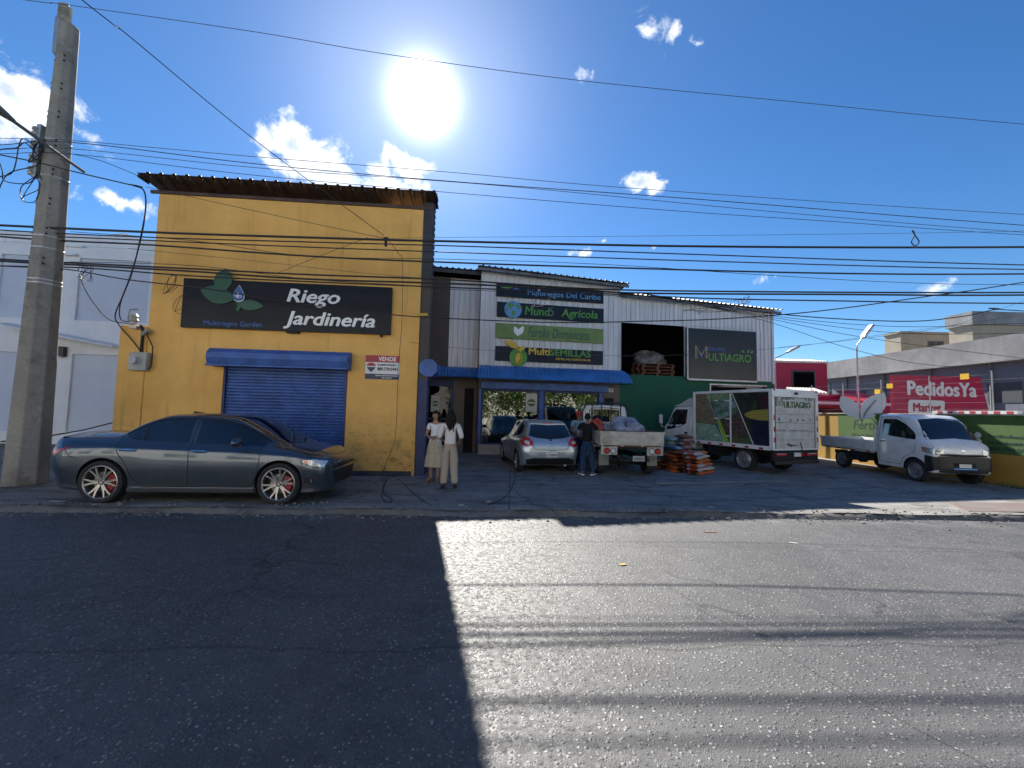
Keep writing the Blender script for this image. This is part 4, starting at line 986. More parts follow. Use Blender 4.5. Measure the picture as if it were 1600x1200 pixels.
def wheel(parent, x, y, r_, wdt, side, style='alloy', spokes=8, caliper=False, rr=None, tw=0.):
    """side +1: outer face towards +y"""
    T = Matrix.Translation((x, y, r_)); s = side; rr = rr or r_ * .70
    tb = MB(); w2 = wdt / 2
    tb.lathe([(rr * .98, -w2 * .8), (r_ * .90, -w2), (r_ * .985, -w2 * .8), (r_, -w2 * .45), (r_, w2 * .45), (r_ * .985, w2 * .8), (r_ * .90, w2), (rr * .98, w2 * .8)], 40, axis='Y', T=T)
    for k in range(40):
        a = 2 * PI * k / 40
        tb.cbox((x + (r_ + .000) * math.cos(a), y, r_ + (r_ + .0) * math.sin(a)), (.012, wdt * .7, .004)) if False else None
    tb.cyl((x, y - s * w2 * .3, r_), (x, y - s * w2 * .28, r_), rr * .99, n=30)
    wo = tb.build('wheel', mRub, parent, smooth=True, ang=40)
    rb = MB(); f = s * w2
    rb.lathe([(rr * .99, f * .55), (rr * 1.01, f * .86), (rr * .97, f * .90), (rr * .92, f * .80), (rr * .88, f * .2), (rr * .88, -f * .3)], 40, axis='Y', T=T)
    if style == 'alloy':
        for k in range(spokes):
            a0 = 2 * PI * k / spokes + tw
            for da in (-.13, .13):
                q = []
                for (rad, aa, ww, yy) in ((rr * .16, a0 + da * .6, rr * .075, .62), (rr * .55, a0 + da * 1.0, rr * .05, .74), (rr * .93, a0 + da * 1.55, rr * .045, .84)):
                    c, s_ = math.cos(aa), math.sin(aa); q.append([(rad * c - ww * s_ * k2, f * yy - s * (.0 if d == 0 else .03), rad * s_ + ww * c * k2) for d in (0, 1) for k2 in ((-1, 1) if d == 0 else (1, -1))])
                rb.grid(q, T=T, close=True)
        rb.lathe([(0, f * .66), (rr * .10, f * .66), (rr * .13, f * .6), (rr * .2, f * .55), (rr * .2, 0)], 16, axis='Y', T=T)
    else:
        rb.lathe([(rr * .88, f * .35), (rr * .72, f * .25), (rr * .60, f * .50), (rr * .38, f * .55), (rr * .30, f * .35), (rr * .27, f * .75), (0, f * .78)], 30, axis='Y', T=T)
    ro = rb.build('rim', mAlloy if style == 'alloy' else mSteel, wo, smooth=True, ang=40)
    hb = MB()
    if style == 'alloy':
        hb.lathe([(0, f * .1), (rr * .6, f * .1), (rr * .6, f * .04), (0, f * .04)], 24, axis='Y', T=T)
        hb.build('brake_disc', mSteel, wo, smooth=True)
        if caliper:
            cb = MB()
            for k in range(7):
                a = -.9 + k * .26
                cb.cbox((x + rr * .58 * math.cos(a), y + f * .30, r_ + rr * .58 * math.sin(a)), (rr * .30, .03, rr * .2))
            cb.build('brake_caliper', M('caliper_red', (.35, .01, .015), .4), wo)
        nb = MB()
        for k in range(5):
            a = 2 * PI * k / 5 + .3; nb.cyl((x + rr * .12 * math.cos(a), y + f * .6, r_ + rr * .12 * math.sin(a)), (x + rr * .12 * math.cos(a), y + f * .72, r_ + rr * .12 * math.sin(a)), .009, n=6)
        nb.build('lug_nuts', mTrim, wo)
    else:
        nb = MB()
        for k in range(8):
            a = 2 * PI * k / 8; nb.cyl((x + rr * .5 * math.cos(a), y + f * .2, r_ + rr * .5 * math.sin(a)), (x + rr * .5 * math.cos(a), y + f * .545, r_ + rr * .5 * math.sin(a)), rr * .06, n=8)
        nb.build('vent_holes', mUnder, wo)
    return wo

def squeeze(o, x0, k):
    for c in kids(o):
        if c.name.startswith('wheel') : continue
        for v in c.data.vertices:
            if v.co.x > x0: v.co.x = x0 + (v.co.x - x0) * k
        squeeze(c, x0, k)
# ---- dark grey sedan at the kerb
def sedan():
    pL, pR = gnd(152, 788, .06), gnd(432, 790, .06); h = math.atan2(pR.y - pL.y, pR.x - pL.x); sc = (pR - pL).length / 2.70
    t_ = thing('sedan', 'dark grey metallic sedan with silver multi-spoke wheels parked along the kerb', 'car', (0, 0, 0), h)
    P_ = carpaint('graphite_metallic', (.05, .072, .10), .65, .28)
    tab = [  # x  z0   low        mid        shoulder   belt       rail       top
        (.00, .44, .50, .48, .60, .56, .60, .72, .56, .84, .40, .90, .91),
        (.05, .36, .62, .42, .72, .56, .71, .76, .64, .93, .45, .985, .995),
        (.14, .27, .72, .36, .80, .56, .79, .80, .70, .99, .48, 1.035, 1.05),
        (.35, .20, .82, .30, .87, .58, .86, .84, .75, 1.00, .52, 1.05, 1.075),
        (.62, .18, .84, .28, .885, .60, .875, .86, .77, .99, .56, 1.075, 1.10),
        (.95, .17, .85, .27, .89, .60, .88, .87, .78, .985, .57, 1.085, 1.125),
        (1.35, .17, .85, .27, .885, .60, .875, .86, .785, .975, .60, 1.26, 1.295),
        (1.80, .17, .85, .27, .885, .58, .87, .85, .79, .965, .61, 1.385, 1.43),
        (2.30, .17, .85, .27, .885, .58, .87, .84, .79, .955, .60, 1.40, 1.455),
        (2.75, .17, .85, .27, .885, .58, .87, .83, .79, .94, .58, 1.345, 1.40),
        (3.10, .17, .85, .27, .885, .58, .87, .82, .78, .925, .57, 1.20, 1.25),
        (3.45, .17, .85, .27, .885, .58, .87, .81, .76, .905, .56, 1.02, 1.055),
        (3.72, .17, .85, .27, .885, .58, .87, .80, .75, .885, .54, .93, .95),
        (4.00, .17, .84, .27, .88, .57, .86, .77, .73, .84, .50, .875, .90),
        (4.25, .18, .82, .27, .86, .55, .83, .74, .69, .80, .46, .845, .865),
        (4.42, .19, .77, .28, .80, .52, .77, .69, .64, .755, .42, .79, .81),
        (4.54, .21, .67, .29, .70, .49, .67, .64, .55, .70, .36, .735, .745),
        (4.62, .25, .50, .31, .53, .46, .51, .59, .42, .645, .28, .67, .68),
        (4.65, .30, .35, .34, .37, .45, .36, .56, .30, .60, .2, .62, .625)]
    body = loft(tab, .045, 4).build('body', [P_], t_, smooth=True, fix=True, ang=40)
    carve(body, [(.95, .335, .385, .52, 1.2), (.95, .335, .385, -1.2, -.52), (3.65, .335, .385, .52, 1.2), (3.65, .335, .385, -1.2, -.52)], mUnder)
    bv = bvh_of(body)
    for S, sg_ in (('right', -1), ('left', 1)):
        q = MB(); patch(q, bv, S, [(1.16, 1.075), (1.32, 1.185), (1.46, 1.255), (1.62, 1.305), (1.78, 1.335), (2.16, 1.35)], [(1.16, 1.055), (1.3, 1.01), (1.5, .99), (2.16, .97)], n=20)
        q.build('side_window', mTint, t_, smooth=True, ang=30); q = MB(); seam(q, bv, S, [(1.44, 1.25), (1.46, .99)], .02, off=.009); q.build('quarter_divider', mTrim, t_); q = MB()
        patch(q, bv, S, [(2.27, 1.35), (2.6, 1.32), (2.9, 1.245), (3.2, 1.09), (3.34, 1.0)], [(2.27, .968), (3.0, .945), (3.34, .94)], n=20)
        q.build('side_window', mTint, t_, smooth=True, ang=30)
        q = MB(); patch(q, bv, S, [(1.12, 1.09), (1.32, 1.215), (1.46, 1.285), (1.62, 1.335), (1.78, 1.362), (2.16, 1.375), (2.6, 1.345), (2.9, 1.27), (3.22, 1.11), (3.42, .985)], [(1.16, 1.075), (1.32, 1.185), (1.46, 1.255), (1.62, 1.305), (1.78, 1.335), (2.16, 1.35), (2.6, 1.32), (2.9, 1.245), (3.2, 1.09), (3.38, .99)], off=.010, n=36, m=1)
        q.build('rain_visor', mTrim, t_, smooth=True)
        q = MB(); seam(q, bv, S, [(2.22, 1.36), (2.215, .95), (2.24, .6), (2.24, .27)], .010); seam(q, bv, S, [(3.28, .94), (3.33, .78), (3.30, .5), (3.22, .28), (1.55, .27), (1.38, .42), (1.30, .62), (1.16, .80), (1.12, .95), (1.12, 1.05)], .010, n=60)
        seam(q, bv, S, [(.24, .98), (.45, .74), (.55, .70)], .008); seam(q, bv, S, [(4.0, .77), (4.03, .60), (4.05, .50)], .008); seam(q, bv, S, [(3.45, .93), (3.9, .855), (4.2, .78)], .008)
        q.build('panel_gaps', mUnder, t_)
        for x0 in (1.20, 2.26):
            q = MB(); q.tube([(x0, sg_ * .875, .845), (x0 + .03, sg_ * .915, .85), (x0 + .2, sg_ * .918, .848), (x0 + .24, sg_ * .875, .843)], [.012, .02, .02, .012], 8); q.build('door_handle', mChrome, t_, smooth=True)
        q = MB(); patch(q, bv, S, [(.02, .90), (.30, .845), (.44, .885)], [(.02, .76), (.2, .75), (.44, .875)], off=.008, n=14); q.build('tail_lamp', mRedL, t_, smooth=True)
        q = MB(); patch(q, bv, S, [(4.04, .715), (4.28, .735), (4.52, .69)], [(4.04, .695), (4.28, .625), (4.49, .60)], off=.008, n=16); q.build('headlight', mClrL, t_, smooth=True)
        q = MB(); patch(q, bv, S, [(4.05, .712), (4.16, .72)], [(4.07, .685), (4.18, .655)], off=.012, n=6); q.build('indicator_lamp', mOrgL, t_, smooth=True)
        q = MB(); q.tube([(3.05, sg_ * .86, .95), (3.03, sg_ * .94, .97)], .03, 6); q.sph((3.03, sg_ * 1.0, 1.0), (.07, .12, .075), 14, 8); q.build('door_mirror', P_, t_, smooth=True)
        q = MB(); patch(q, bv, S, [(1.36, .262), (3.26, .262)], [(1.36, .20), (3.26, .20)], off=.028, n=10, m=2, deep=.05); q.build('side_skirt', P_, t_, smooth=True)
        q = MB(); patch(q, bv, S, [(4.08, .44), (4.28, .45)], [(4.1, .36), (4.28, .33)], off=.006); q.build('fog_lamp_recess', mTrim, t_, smooth=True)
        q = MB(); q.cyl((4.23, sg_ * .80, .395), (4.27, sg_ * .83, .395), .04, n=14); q.build('fog_lamp', mClrL, t_, smooth=True)
    q = MB(); patch(q, bv, 'top', [(2.68, .54), (2.64, .3), (2.62, 0), (2.64, -.3), (2.68, -.54)], [(3.55, .60), (3.68, .3), (3.72, 0), (3.68, -.3), (3.55, -.60)], off=.004, n=20, m=10); q.build('windscreen', mTint, t_, smooth=True, ang=30)
    q = MB(); patch(q, bv, 'top', [(1.60, .50), (1.64, 0), (1.60, -.50)], [(.96, .56), (.90, 0), (.96, -.56)], off=.004, n=20, m=10); q.build('rear_window', mTint, t_, smooth=True, ang=30)
    q = MB(); seam(q, bv, 'top', [(3.74, .68), (4.1, .62), (4.38, .5), (4.5, .25), (4.52, 0), (4.5, -.25), (4.38, -.5), (4.1, -.62), (3.74, -.68)], .010, n=50); seam(q, bv, 'top', [(.58, -.66), (.5, -.3), (.5, .3), (.58, .66)], .008); q.build('bonnet_gap', mUnder, t_)
    q = MB(); patch(q, bv, 'front', [(-.56, .60), (0, .61), (.56, .60)], [(-.5, .565), (0, .555), (.5, .565)], off=.006, n=16, m=2); q.build('upper_grille', mTrim, t_, smooth=True)
    q = MB(); patch(q, bv, 'front', [(-.56, .50), (0, .52), (.56, .50)], [(-.44, .30), (0, .29), (.44, .30)], off=.006, n=16, m=4); q.build('lower_grille', mTrim, t_, smooth=True)
    q = MB(); patch(q, bv, 'front', [(-.6, .545), (0, .55), (.6, .545)], [(-.58, .53), (0, .53), (.58, .53)], off=.014, n=16, m=1); q.build('chrome_strip', mChrome, t_, smooth=True)
    q = MB(); q.tube([(4.30, -.80, .245), (4.48, -.68, .235), (4.60, -.45, .23), (4.66, 0, .225), (4.60, .45, .23), (4.48, .68, .235), (4.30, .80, .245)], .022, 6); q.build('front_lip', P_, t_, smooth=True)
    q = MB(); q.grid([[(.34 + .04 * abs(y / .7) ** 2, y, 1.075 - .07 * (y / .7) ** 2), (.13 + .06 * abs(y / .7) ** 2, y, 1.09 - .06 * (y / .7) ** 2), (.11 + .06 * abs(y / .7) ** 2, y, 1.068 - .06 * (y / .7) ** 2), (.32, y, 1.05 - .07 * (y / .7) ** 2)] for y in np.linspace(-.70, .70, 15)], close=True); q.build('rear_spoiler', P_, t_, smooth=True)
    MB().prism([(1.66, 1.36), (1.70, 1.465), (1.80, 1.45), (1.92, 1.44), (1.92, 1.40)], -.025, .025).build('roof_antenna', mTrim, t_, bevel=.008)
    q = MB(); q.tube([(3.72, -.10, .97), (3.58, .25, 1.03), (3.5, .45, 1.05)], .01, 5); q.tube([(3.72, -.55, .96), (3.60, -.25, 1.01), (3.50, -.05, 1.06)], .01, 5); q.build('wiper', mTrim, t_)
    for x in (.95, 3.65):
        for s in (-1, 1): wheel(t_, x, s * .80, .335, .22, s, 'alloy', 6, True, rr=.262, tw=.25 if x > 2 else 0)
    squeeze(t_, 3.95, .66)
    t_.scale = (sc, sc, sc)
    c, s_ = math.cos(h), math.sin(h); lx, ly = .95 * sc, -.90 * sc
    t_.location = (pL.x - (c * lx - s_ * ly), pL.y - (s_ * lx + c * ly), .06)
    return t_
sedan()

# ---- silver hatchback seen from behind
def hatch():
    pa = gnd(808, 736, .02); h = R(90 + 10.7)
    t_ = thing('hatchback', 'small silver-blue hatchback seen from behind, parked nose-in at the shop windows', 'car', (0, 0, 0), h)
    P_ = carpaint('silver_blue_metallic', (.40, .46, .52), .65, .32)
    tab = [
        (.00, .46, .55, .48, .62, .56, .60, .64, .52, .72, .40, .74, .75),
        (.05, .36, .66, .42, .75, .56, .74, .70, .62, .86, .46, .88, .89),
        (.12, .27, .74, .36, .81, .56, .81, .74, .68, .95, .50, 1.02, 1.04),
        (.25, .22, .80, .32, .84, .58, .83, .80, .71, .98, .54, 1.18, 1.21),
        (.42, .19, .81, .30, .845, .60, .84, .84, .73, .98, .56, 1.32, 1.36),
        (.70, .18, .82, .30, .847, .60, .84, .85, .74, .97, .57, 1.40, 1.445),
        (1.3, .18, .82, .30, .847, .58, .84, .84, .75, .95, .57, 1.43, 1.475),
        (1.9, .18, .82, .30, .847, .58, .84, .82, .75, .93, .56, 1.42, 1.465),
        (2.3, .18, .82, .30, .847, .58, .84, .81, .74, .91, .55, 1.34, 1.39),
        (2.7, .18, .82, .30, .847, .58, .83, .80, .72, .90, .53, 1.14, 1.18),
        (3.05, .18, .82, .30, .847, .57, .82, .78, .70, .87, .50, .97, .99),
        (3.4, .19, .80, .29, .83, .55, .80, .74, .66, .81, .46, .87, .89),
        (3.65, .20, .72, .29, .74, .52, .71, .67, .58, .74, .40, .79, .80),
        (3.82, .24, .55, .32, .56, .50, .53, .60, .42, .66, .30, .69, .70),
        (3.88, .32, .36, .36, .37, .47, .35, .54, .28, .58, .2, .6, .605)]
    body = loft(tab, .045, 4).build('body', [P_], t_, smooth=True, fix=True, ang=40)
    carve(body, [(.68, .30, .35, .52, 1.2), (.68, .30, .35, -1.2, -.52), (3.17, .30, .35, .52, 1.2), (3.17, .30, .35, -1.2, -.52)], mUnder)
    bv = bvh_of(body)
    q = MB(); patch(q, bv, 'rear', [(-.50, 1.34), (0, 1.37), (.50, 1.34)], [(-.60, 1.04), (-.35, .98), (0, .95), (.35, .98), (.60, 1.04)], off=.005, n=24, m=8); q.build('rear_window', mTint, t_, smooth=True, ang=30)
    for s in (-1, 1):
        tl = [(s * .50, .86), (s * .60, 1.0), (s * .80, 1.02)]; bl_ = [(s * .50, .80), (s * .66, .74), (s * .81, .80)]
        q = MB(); patch(q, bv, 'rear', tl, bl_, off=.010, n=12); q.build('tail_lamp', mRedL, t_, smooth=True)
        q = MB(); patch(q, bv, 'rear', [(s * .60, .90), (s * .72, .91)], [(s * .62, .82), (s * .73, .84)], off=.014, n=6); q.build('lamp_lens', mClrL, t_, smooth=True)
        S = 'left' if s > 0 else 'right'
        q = MB(); patch(q, bv, S, [(.62, 1.28), (.9, 1.375), (1.3, 1.40)], [(.55, 1.12), (.9, 1.02), (1.3, .97)], n=12); patch(q, bv, S, [(1.38, 1.40), (1.9, 1.39), (2.3, 1.30), (2.65, 1.10), (2.78, .99)], [(1.38, .965), (2.2, .925), (2.78, .92)], n=16); q.build('side_window', mTint, t_, smooth=True, ang=30)
        q = MB(); seam(q, bv, S, [(1.34, 1.38), (1.33, .9), (1.36, .3)], .010); seam(q, bv, S, [(2.5, .92), (2.58, .7), (2.5, .3), (1.1, .28), (.95, .5), (.85, .8), (.82, 1.05)], .010, n=40); q.build('panel_gaps', mUnder, t_)
        for x0 in (.98, 1.45): MB().tube([(x0, s * .845, .84), (x0 + .03, s * .875, .845), (x0 + .17, s * .875, .845), (x0 + .2, s * .845, .84)], .015, 6).build('door_handle', P_, t_, smooth=True)
        q = MB(); q.tube([(2.5, s * .82, .92), (2.5, s * .9, .94)], .025, 6); q.sph((2.5, s * .97, .98), (.06, .11, .07), 12, 8); q.build('door_mirror', mTrim, t_, smooth=True)
        q = MB(); patch(q, bv, S, [(3.4, .80), (3.7, .74)], [(3.4, .66), (3.72, .62)], off=.008); q.build('headlight', mClrL, t_, smooth=True)
        for x in (.68, 3.17): wheel(t_, x, s * .755, .30, .19, s, 'alloy', 5, rr=.215)
    q = MB(); seam(q, bv, 'rear', [(-.47, 1.0), (-.52, .80), (-.46, .68), (0, .655), (.46, .68), (.52, .80), (.47, 1.0)], .010, n=50); seam(q, bv, 'rear', [(-.8, .60), (-.4, .60), (0, .60), (.4, .60), (.8, .60)], .006); q.build('hatch_gap', mUnder, t_)
    q = MB(); patch(q, bv, 'rear', [(-.70, .40), (-.5, .45), (0, .44), (.5, .45), (.70, .40)], [(-.66, .27), (0, .26), (.66, .27)], off=.008, n=20, m=3); q.build('lower_bumper', mTrim, t_, smooth=True)
    q = MB(); patch(q, bv, 'rear', [(-.40, .585), (0, .59), (.40, .585)], [(-.36, .49), (0, .48), (.36, .49)], off=.006, n=12, m=3); q.build('plate_recess', M('recess_grey', (.28, .30, .31), .5), t_, smooth=True)
    FR = frame((-.035, 0, 0), (0, -1, 0), (0, 0, 1))
    pl_ = MB().box(-.05, -.03, -.165, .165, .475, .60).build('number_plate', mPlate, t_)
    text('plate_number', 'A 750890', -.145, .50, .29, .065, .016, mPlK, pl_, bold=.02, fr=FR, depth=.003)
    q = MB(); patch(q, bv, 'top', [(.66, -.50), (.63, 0), (.66, .50)], [(.44, -.52), (.38, 0), (.44, .52)], off=.03, n=14, m=3, deep=.03); q.build('roof_spoiler', P_, t_, smooth=True)
    MB().box(.40, .46, -.16, .16, 1.372, 1.405).build('brake_light', mRedL, t_, bevel=.006)
    q = MB(); q.tube([(.10, -.02, .96), (.13, -.24, 1.06)], .012, 5); q.cyl((.05, 0, .93), (.16, 0, .93), .03, n=10); q.build('wiper', mTrim, t_)
    q = MB(); q.lathe([(.032, -.004), (.045, 0), (.032, .004)], 20, axis='Y'); 
    e = MB(); e.tube([(-.02 + .03, .055 * math.cos(a), .80 + .042 * math.sin(a)) for a in np.linspace(0, 2 * PI, 20)], .007, 5); e.tube([(.008, .045, .82), (.005, .0, .79), (.008, -.045, .82)], .006, 5); e.build('badge', mChrome, t_)
    MB().box(.0, .05, -.06, .06, .635, .655).build('hatch_handle', P_, t_)
    for s, w_ in ((1, .14), (-1, .12)):
        text('badge_text', '2' if s > 0 else 'DE', -s * .36 - .06, .775, w_ * .6, .035, .02, mChrome, t_, fr=frame((.06, 0, 0), (0, -1, 0), (0, 0, 1)), depth=.01)
    MB().tube([(-.02, -.4, .25), (.5, -.4, .24)], .03, 10).build('exhaust', mSteel, t_)
    lx, ly = .68, .80; c, s_ = math.cos(h), math.sin(h)
    t_.location = (pa.x - (c * lx - s_ * ly), pa.y - (s_ * lx + c * ly), .02)
hatch()

# ---- flatbed trucks
def cabin(t_, x0, L, W_, zf, H_, P_, nose=.55, name='cab', belt=1.15, slope=.35, off=0., dp=1.):
    """cab from x0 (rear wall) to x0+L; windscreen slope; zf floor height"""
    w_ = W_ / 2; x1 = x0 + L
    tab = [(x0, zf + .05, w_ * .86, zf + .1, w_ * .9, zf + .3, w_ * .9, belt - .1, w_ * .86, belt, w_ * .76, H_ - .1, H_ - .04),
           (x0 + .06, zf, w_ * .95, zf + .1, w_ * .99, zf + .35, w_ * .99, belt - .1, w_ * .96, belt, w_ * .84, H_ - .07, H_ - .005),
           (x0 + .5, zf, w_ * .96, zf + .1, w_, zf + .35, w_, belt - .1, w_ * .97, belt, w_ * .85, H_ - .065, H_),
           (x1 - nose - slope, zf, w_ * .96, zf + .1, w_, zf + .35, w_, belt - .12, w_ * .96, belt - .02, w_ * .83, H_ - .085, H_ - .02),
           (x1 - nose - slope * .72, zf, w_ * .96, zf + .1, w_, zf + .35, w_, belt - .12, w_ * .95, belt - .03, w_ * .81, H_ - .17, H_ - .10),
           (x1 - nose, zf, w_ * .96, zf + .1, w_, zf + .35, w_ * .99, belt - .16, w_ * .92, belt - .07, w_ * .77, belt + .02, belt + .05),
           (x1 - nose * .55, zf + .0, w_ * .95, zf + .1, w_ * .985, zf + .35, w_ * .97, belt - .28 * dp - .05 * (1 - dp), w_ * .88, belt - .2 * dp, w_ * .7, belt - .12 * dp, belt - .09 * dp),
           (x1 - nose * .18, zf + .02, w_ * .9, zf + .1, w_ * .94, zf + .3, w_ * .90, belt - .42 * dp - .08 * (1 - dp), w_ * .8, belt - .35 * dp, w_ * .6, belt - .29 * dp, belt - .27 * dp),
           (x1 - .02, zf + .06, w_ * .78, zf + .12, w_ * .82, zf + .27, w_ * .80, belt - .52 * dp - .1 * (1 - dp), w_ * .70, belt - .46 * dp - .02, w_ * .5, belt - .42 * dp, belt - .40 * dp),
           (x1, zf + .1, w_ * .6, zf + .15, w_ * .62, zf + .25, w_ * .6, belt - .56, w_ * .5, belt - .52, w_ * .4, belt - .49, belt - .48)]
    return loft(tab, .05, 3).build(name, [P_], t_, smooth=True, fix=True, ang=38)
def flatbed(t_, x0, x1, W_, z0, h_, mat, inner):
    w_ = W_ / 2
    q = MB(); q.box(x0, x1, -w_, w_, z0 - .04, z0); q.build('bed_floor', inner, t_)
    def panel(a, b, c, d, nm):
        q = MB(); q.box(a, b, c, d, z0, z0 + h_, 0); q.build(nm, mat, t_, bevel=.008)
    panel(x0, x1, w_ - .03, w_, 'side_board'); panel(x0, x1, -w_, -w_ + .03, 'side_board'); panel(x0 - .035, x0 - .002, -w_ - .01, w_ + .01, 'tailgate')
    q = MB()
    for s in (-1, 1):
        for k in range(3): q.box(x0, x1, s * (w_ + .002) - .008, s * (w_ + .002) + .008, z0 + h_ * (.2 + .28 * k), z0 + h_ * (.2 + .28 * k) + .03)
    for k in range(2): q.box(x0 - .048, x0 - .036, -w_, w_, z0 + h_ * (.25 + .38 * k), z0 + h_ * (.25 + .38 * k) + .025)
    q.build('board_ribs', mat, t_)
    q = MB()
    for y in np.linspace(-w_ + .05, w_ - .05, 4): q.box(x0 - .05, x0 - .03, y - .03, y + .03, z0 - .03, z0 + .05)
    for s in (-1, 1):
        for x in np.linspace(x0 + .1, x1 - .1, 4): q.box(x - .03, x + .03, s * w_ - .015, s * w_ + .015, z0 - .03, z0 + .06)
        q.box(x0 - .06, x0 + .02, s * w_ - .025, s * w_ + .025, z0 + h_ - .06, z0 + h_ + .012)
    q.build('hinges', mat, t_)

def delivery_flatbed():      # worn white truck with rack seen from behind
    h = R(90 + 3.3); pc = gnd(1010, 740, .02)
    t_ = thing('flatbed_truck', 'worn white flatbed truck seen from behind with black cab guard and round tail lamps', 'truck', (0, 0, 0), h)
    P_ = mWhTr
    flatbed(t_, 0, 2.35, 1.74, .86, .37, mWhDirty, M('bed_brown', (.10, .07, .05), .8))
    MB().box(-.05, 2.36, -.865, .865, 1.232, 1.242).build('rubber_rail', mBlack, t_) if False else None
    q = MB(); q.box(-.0, 2.35, .80, .87, 1.231, 1.245); q.box(0, 2.35, -.87, -.80, 1.231, 1.245); q.box(-.04, .0, -.87, .87, 1.232, 1.246); q.build('rail_cap', M('rail_brown', (.05, .035, .03), .7), t_)
    cb = cabin(t_, 2.55, 1.65, 1.64, .55, 1.98, P_, nose=.35, belt=1.28, slope=.4)
    bv = bvh_of(cb)
    q = MB(); patch(q, bv, 'rear', [(-.48, 1.78), (-.42, 1.83), (0, 1.84), (.42, 1.83), (.48, 1.78)], [(-.48, 1.48), (-.42, 1.43), (0, 1.42), (.42, 1.43), (.48, 1.48)], off=.006, n=20, m=6); q.build('rear_window', mTint, t_, smooth=True)
    q = MB(); 
    rim = [(-.53, 1.79), (-.44, 1.87), (0, 1.885), (.44, 1.87), (.53, 1.79), (.53, 1.47), (.44, 1.385), (0, 1.375), (-.44, 1.385), (-.53, 1.47), (-.53, 1.79)]
    q.tube([(2.545, y, z) for y, z in rim], .014, 6); q.build('window_seal', mBlack, t_)
    for s, S in ((1, 'left'), (-1, 'right')):
        q = MB(); patch(q, bv, S, [(2.78, 1.84), (3.5, 1.84), (3.72, 1.6), (3.86, 1.32)], [(2.78, 1.34), (3.86, 1.28)], n=14); q.build('side_window', mTint, t_, smooth=True)
        q = MB(); q.tube([(3.55, s * .8, 1.4), (3.6, s * .95, 1.45)], .015, 5); q.sph((3.6, s * 1.0, 1.55), (.04, .07, .13), 10, 8); q.build('door_mirror', mTrim, t_, smooth=True)
        wheel(t_, .75, s * .70, .31, .20, s, 'steel'); wheel(t_, 3.35, s * .68, .31, .20, s, 'steel')
        MB().box(.30, .315, s * .58 - .14 + (s * .1), s * .58 + .14 + (s * .1), .28, .70).build('mud_flap', M('mudflap_grey', (.20, .20, .19), .7, var=.2), t_)
        lb = MB().box(-.05, .03, s * .60 - .22 + s * .03, s * .60 + .22 + s * .03, .60, .82).build('lamp_housing', mWhDirty, t_, bevel=.01)
        for k, (yy, mm) in enumerate(((s * .70, mRedL), (s * .53, mClrL))):
            q = MB(); q.cyl((-.05, yy, .71), (-.075, yy, .71), .072, .062, n=22); q.build('tail_lamp', mm, lb, smooth=True)
            q = MB(); q.lathe([(.07, -.052), (.085, -.055), (.085, -.05), (.07, -.048)], 22, axis='X', T=Matrix.Translation((0, yy, .71))); q.build('lamp_ring', mTrim, lb)
    # cab guard
    q = MB(); gx = 2.42
    q.tube([(gx, -.78, .86), (gx, -.80, 1.75), (gx, -.68, 2.0), (gx, -.4, 2.045), (gx, .4, 2.045), (gx, .68, 2.0), (gx, .80, 1.75), (gx, .78, .86)], .028, 8)
    for y in (-.48, -.16, .16, .48): q.tube([(gx, y, .86), (gx, y, 2.04)], .022, 6)
    q.tube([(gx, -.79, 1.32), (gx, .79, 1.32)], .02, 6); q.build('cab_guard', mTrim, t_, smooth=True)
    MB().box(.0, 2.5, -.36, -.28, .48, .60).box(0, 2.5, .28, .36, .48, .60).box(.70, .80, -.62, .62, .26, .36).box(.05, .12, -.5, .5, .42, .50).cyl((.75, -.12, .31), (.75, .12, .31), .13, n=14).box(.0, .08, -.86, .86, .74, .82).build('chassis', mUnder, t_)
    q = MB(); q.tube([(.02, -.36, .60), (.0, -.34, .46), (.0, .34, .46), (.02, .36, .60)], .025, 6); q.build('under_run_bar', mTrim, t_, smooth=True)
    for s in (-1, 1): MB().box(-.012, .0, s * .32 - .09, s * .32 + .09, .83, .855).build('reflector', mRedL, t_)
    pl_ = MB().box(-.03, -.015, -.36 + .02, -.02, .44, .58).build('number_plate', M('plate_pale', (.35, .38, .37), .5), t_)
    FR = frame((-.03, 0, 0), (0, -1, 0), (0, 0, 1))
    text('plate_number', 'L396227', .05, .47, .26, .07, .001, mPlK, pl_, fr=FR, bold=.02, depth=.003)
    text('tailgate_badge', 'KIA', -.14, 1.10, .52, .05, .012, M('faded_badge', (.62, .60, .55), .4), t_, fr=frame((-.045, 0, 0), (0, -1, 0), (0, 0, 1)), depth=.006, spacing=1.6)
    text('maker_badge', 'KIA', -.80, .91, .12, .03, .012, mPlK, t_, fr=frame((-.045, 0, 0), (0, -1, 0), (0, 0, 1)), depth=.004)
    lx, ly = .75, -.70; c, s_ = math.cos(h), math.sin(h)
    t_.location = (pc.x - (c * lx - s_ * ly), pc.y - (s_ * lx + c * ly), .02)
    return t_
fb = delivery_flatbed()

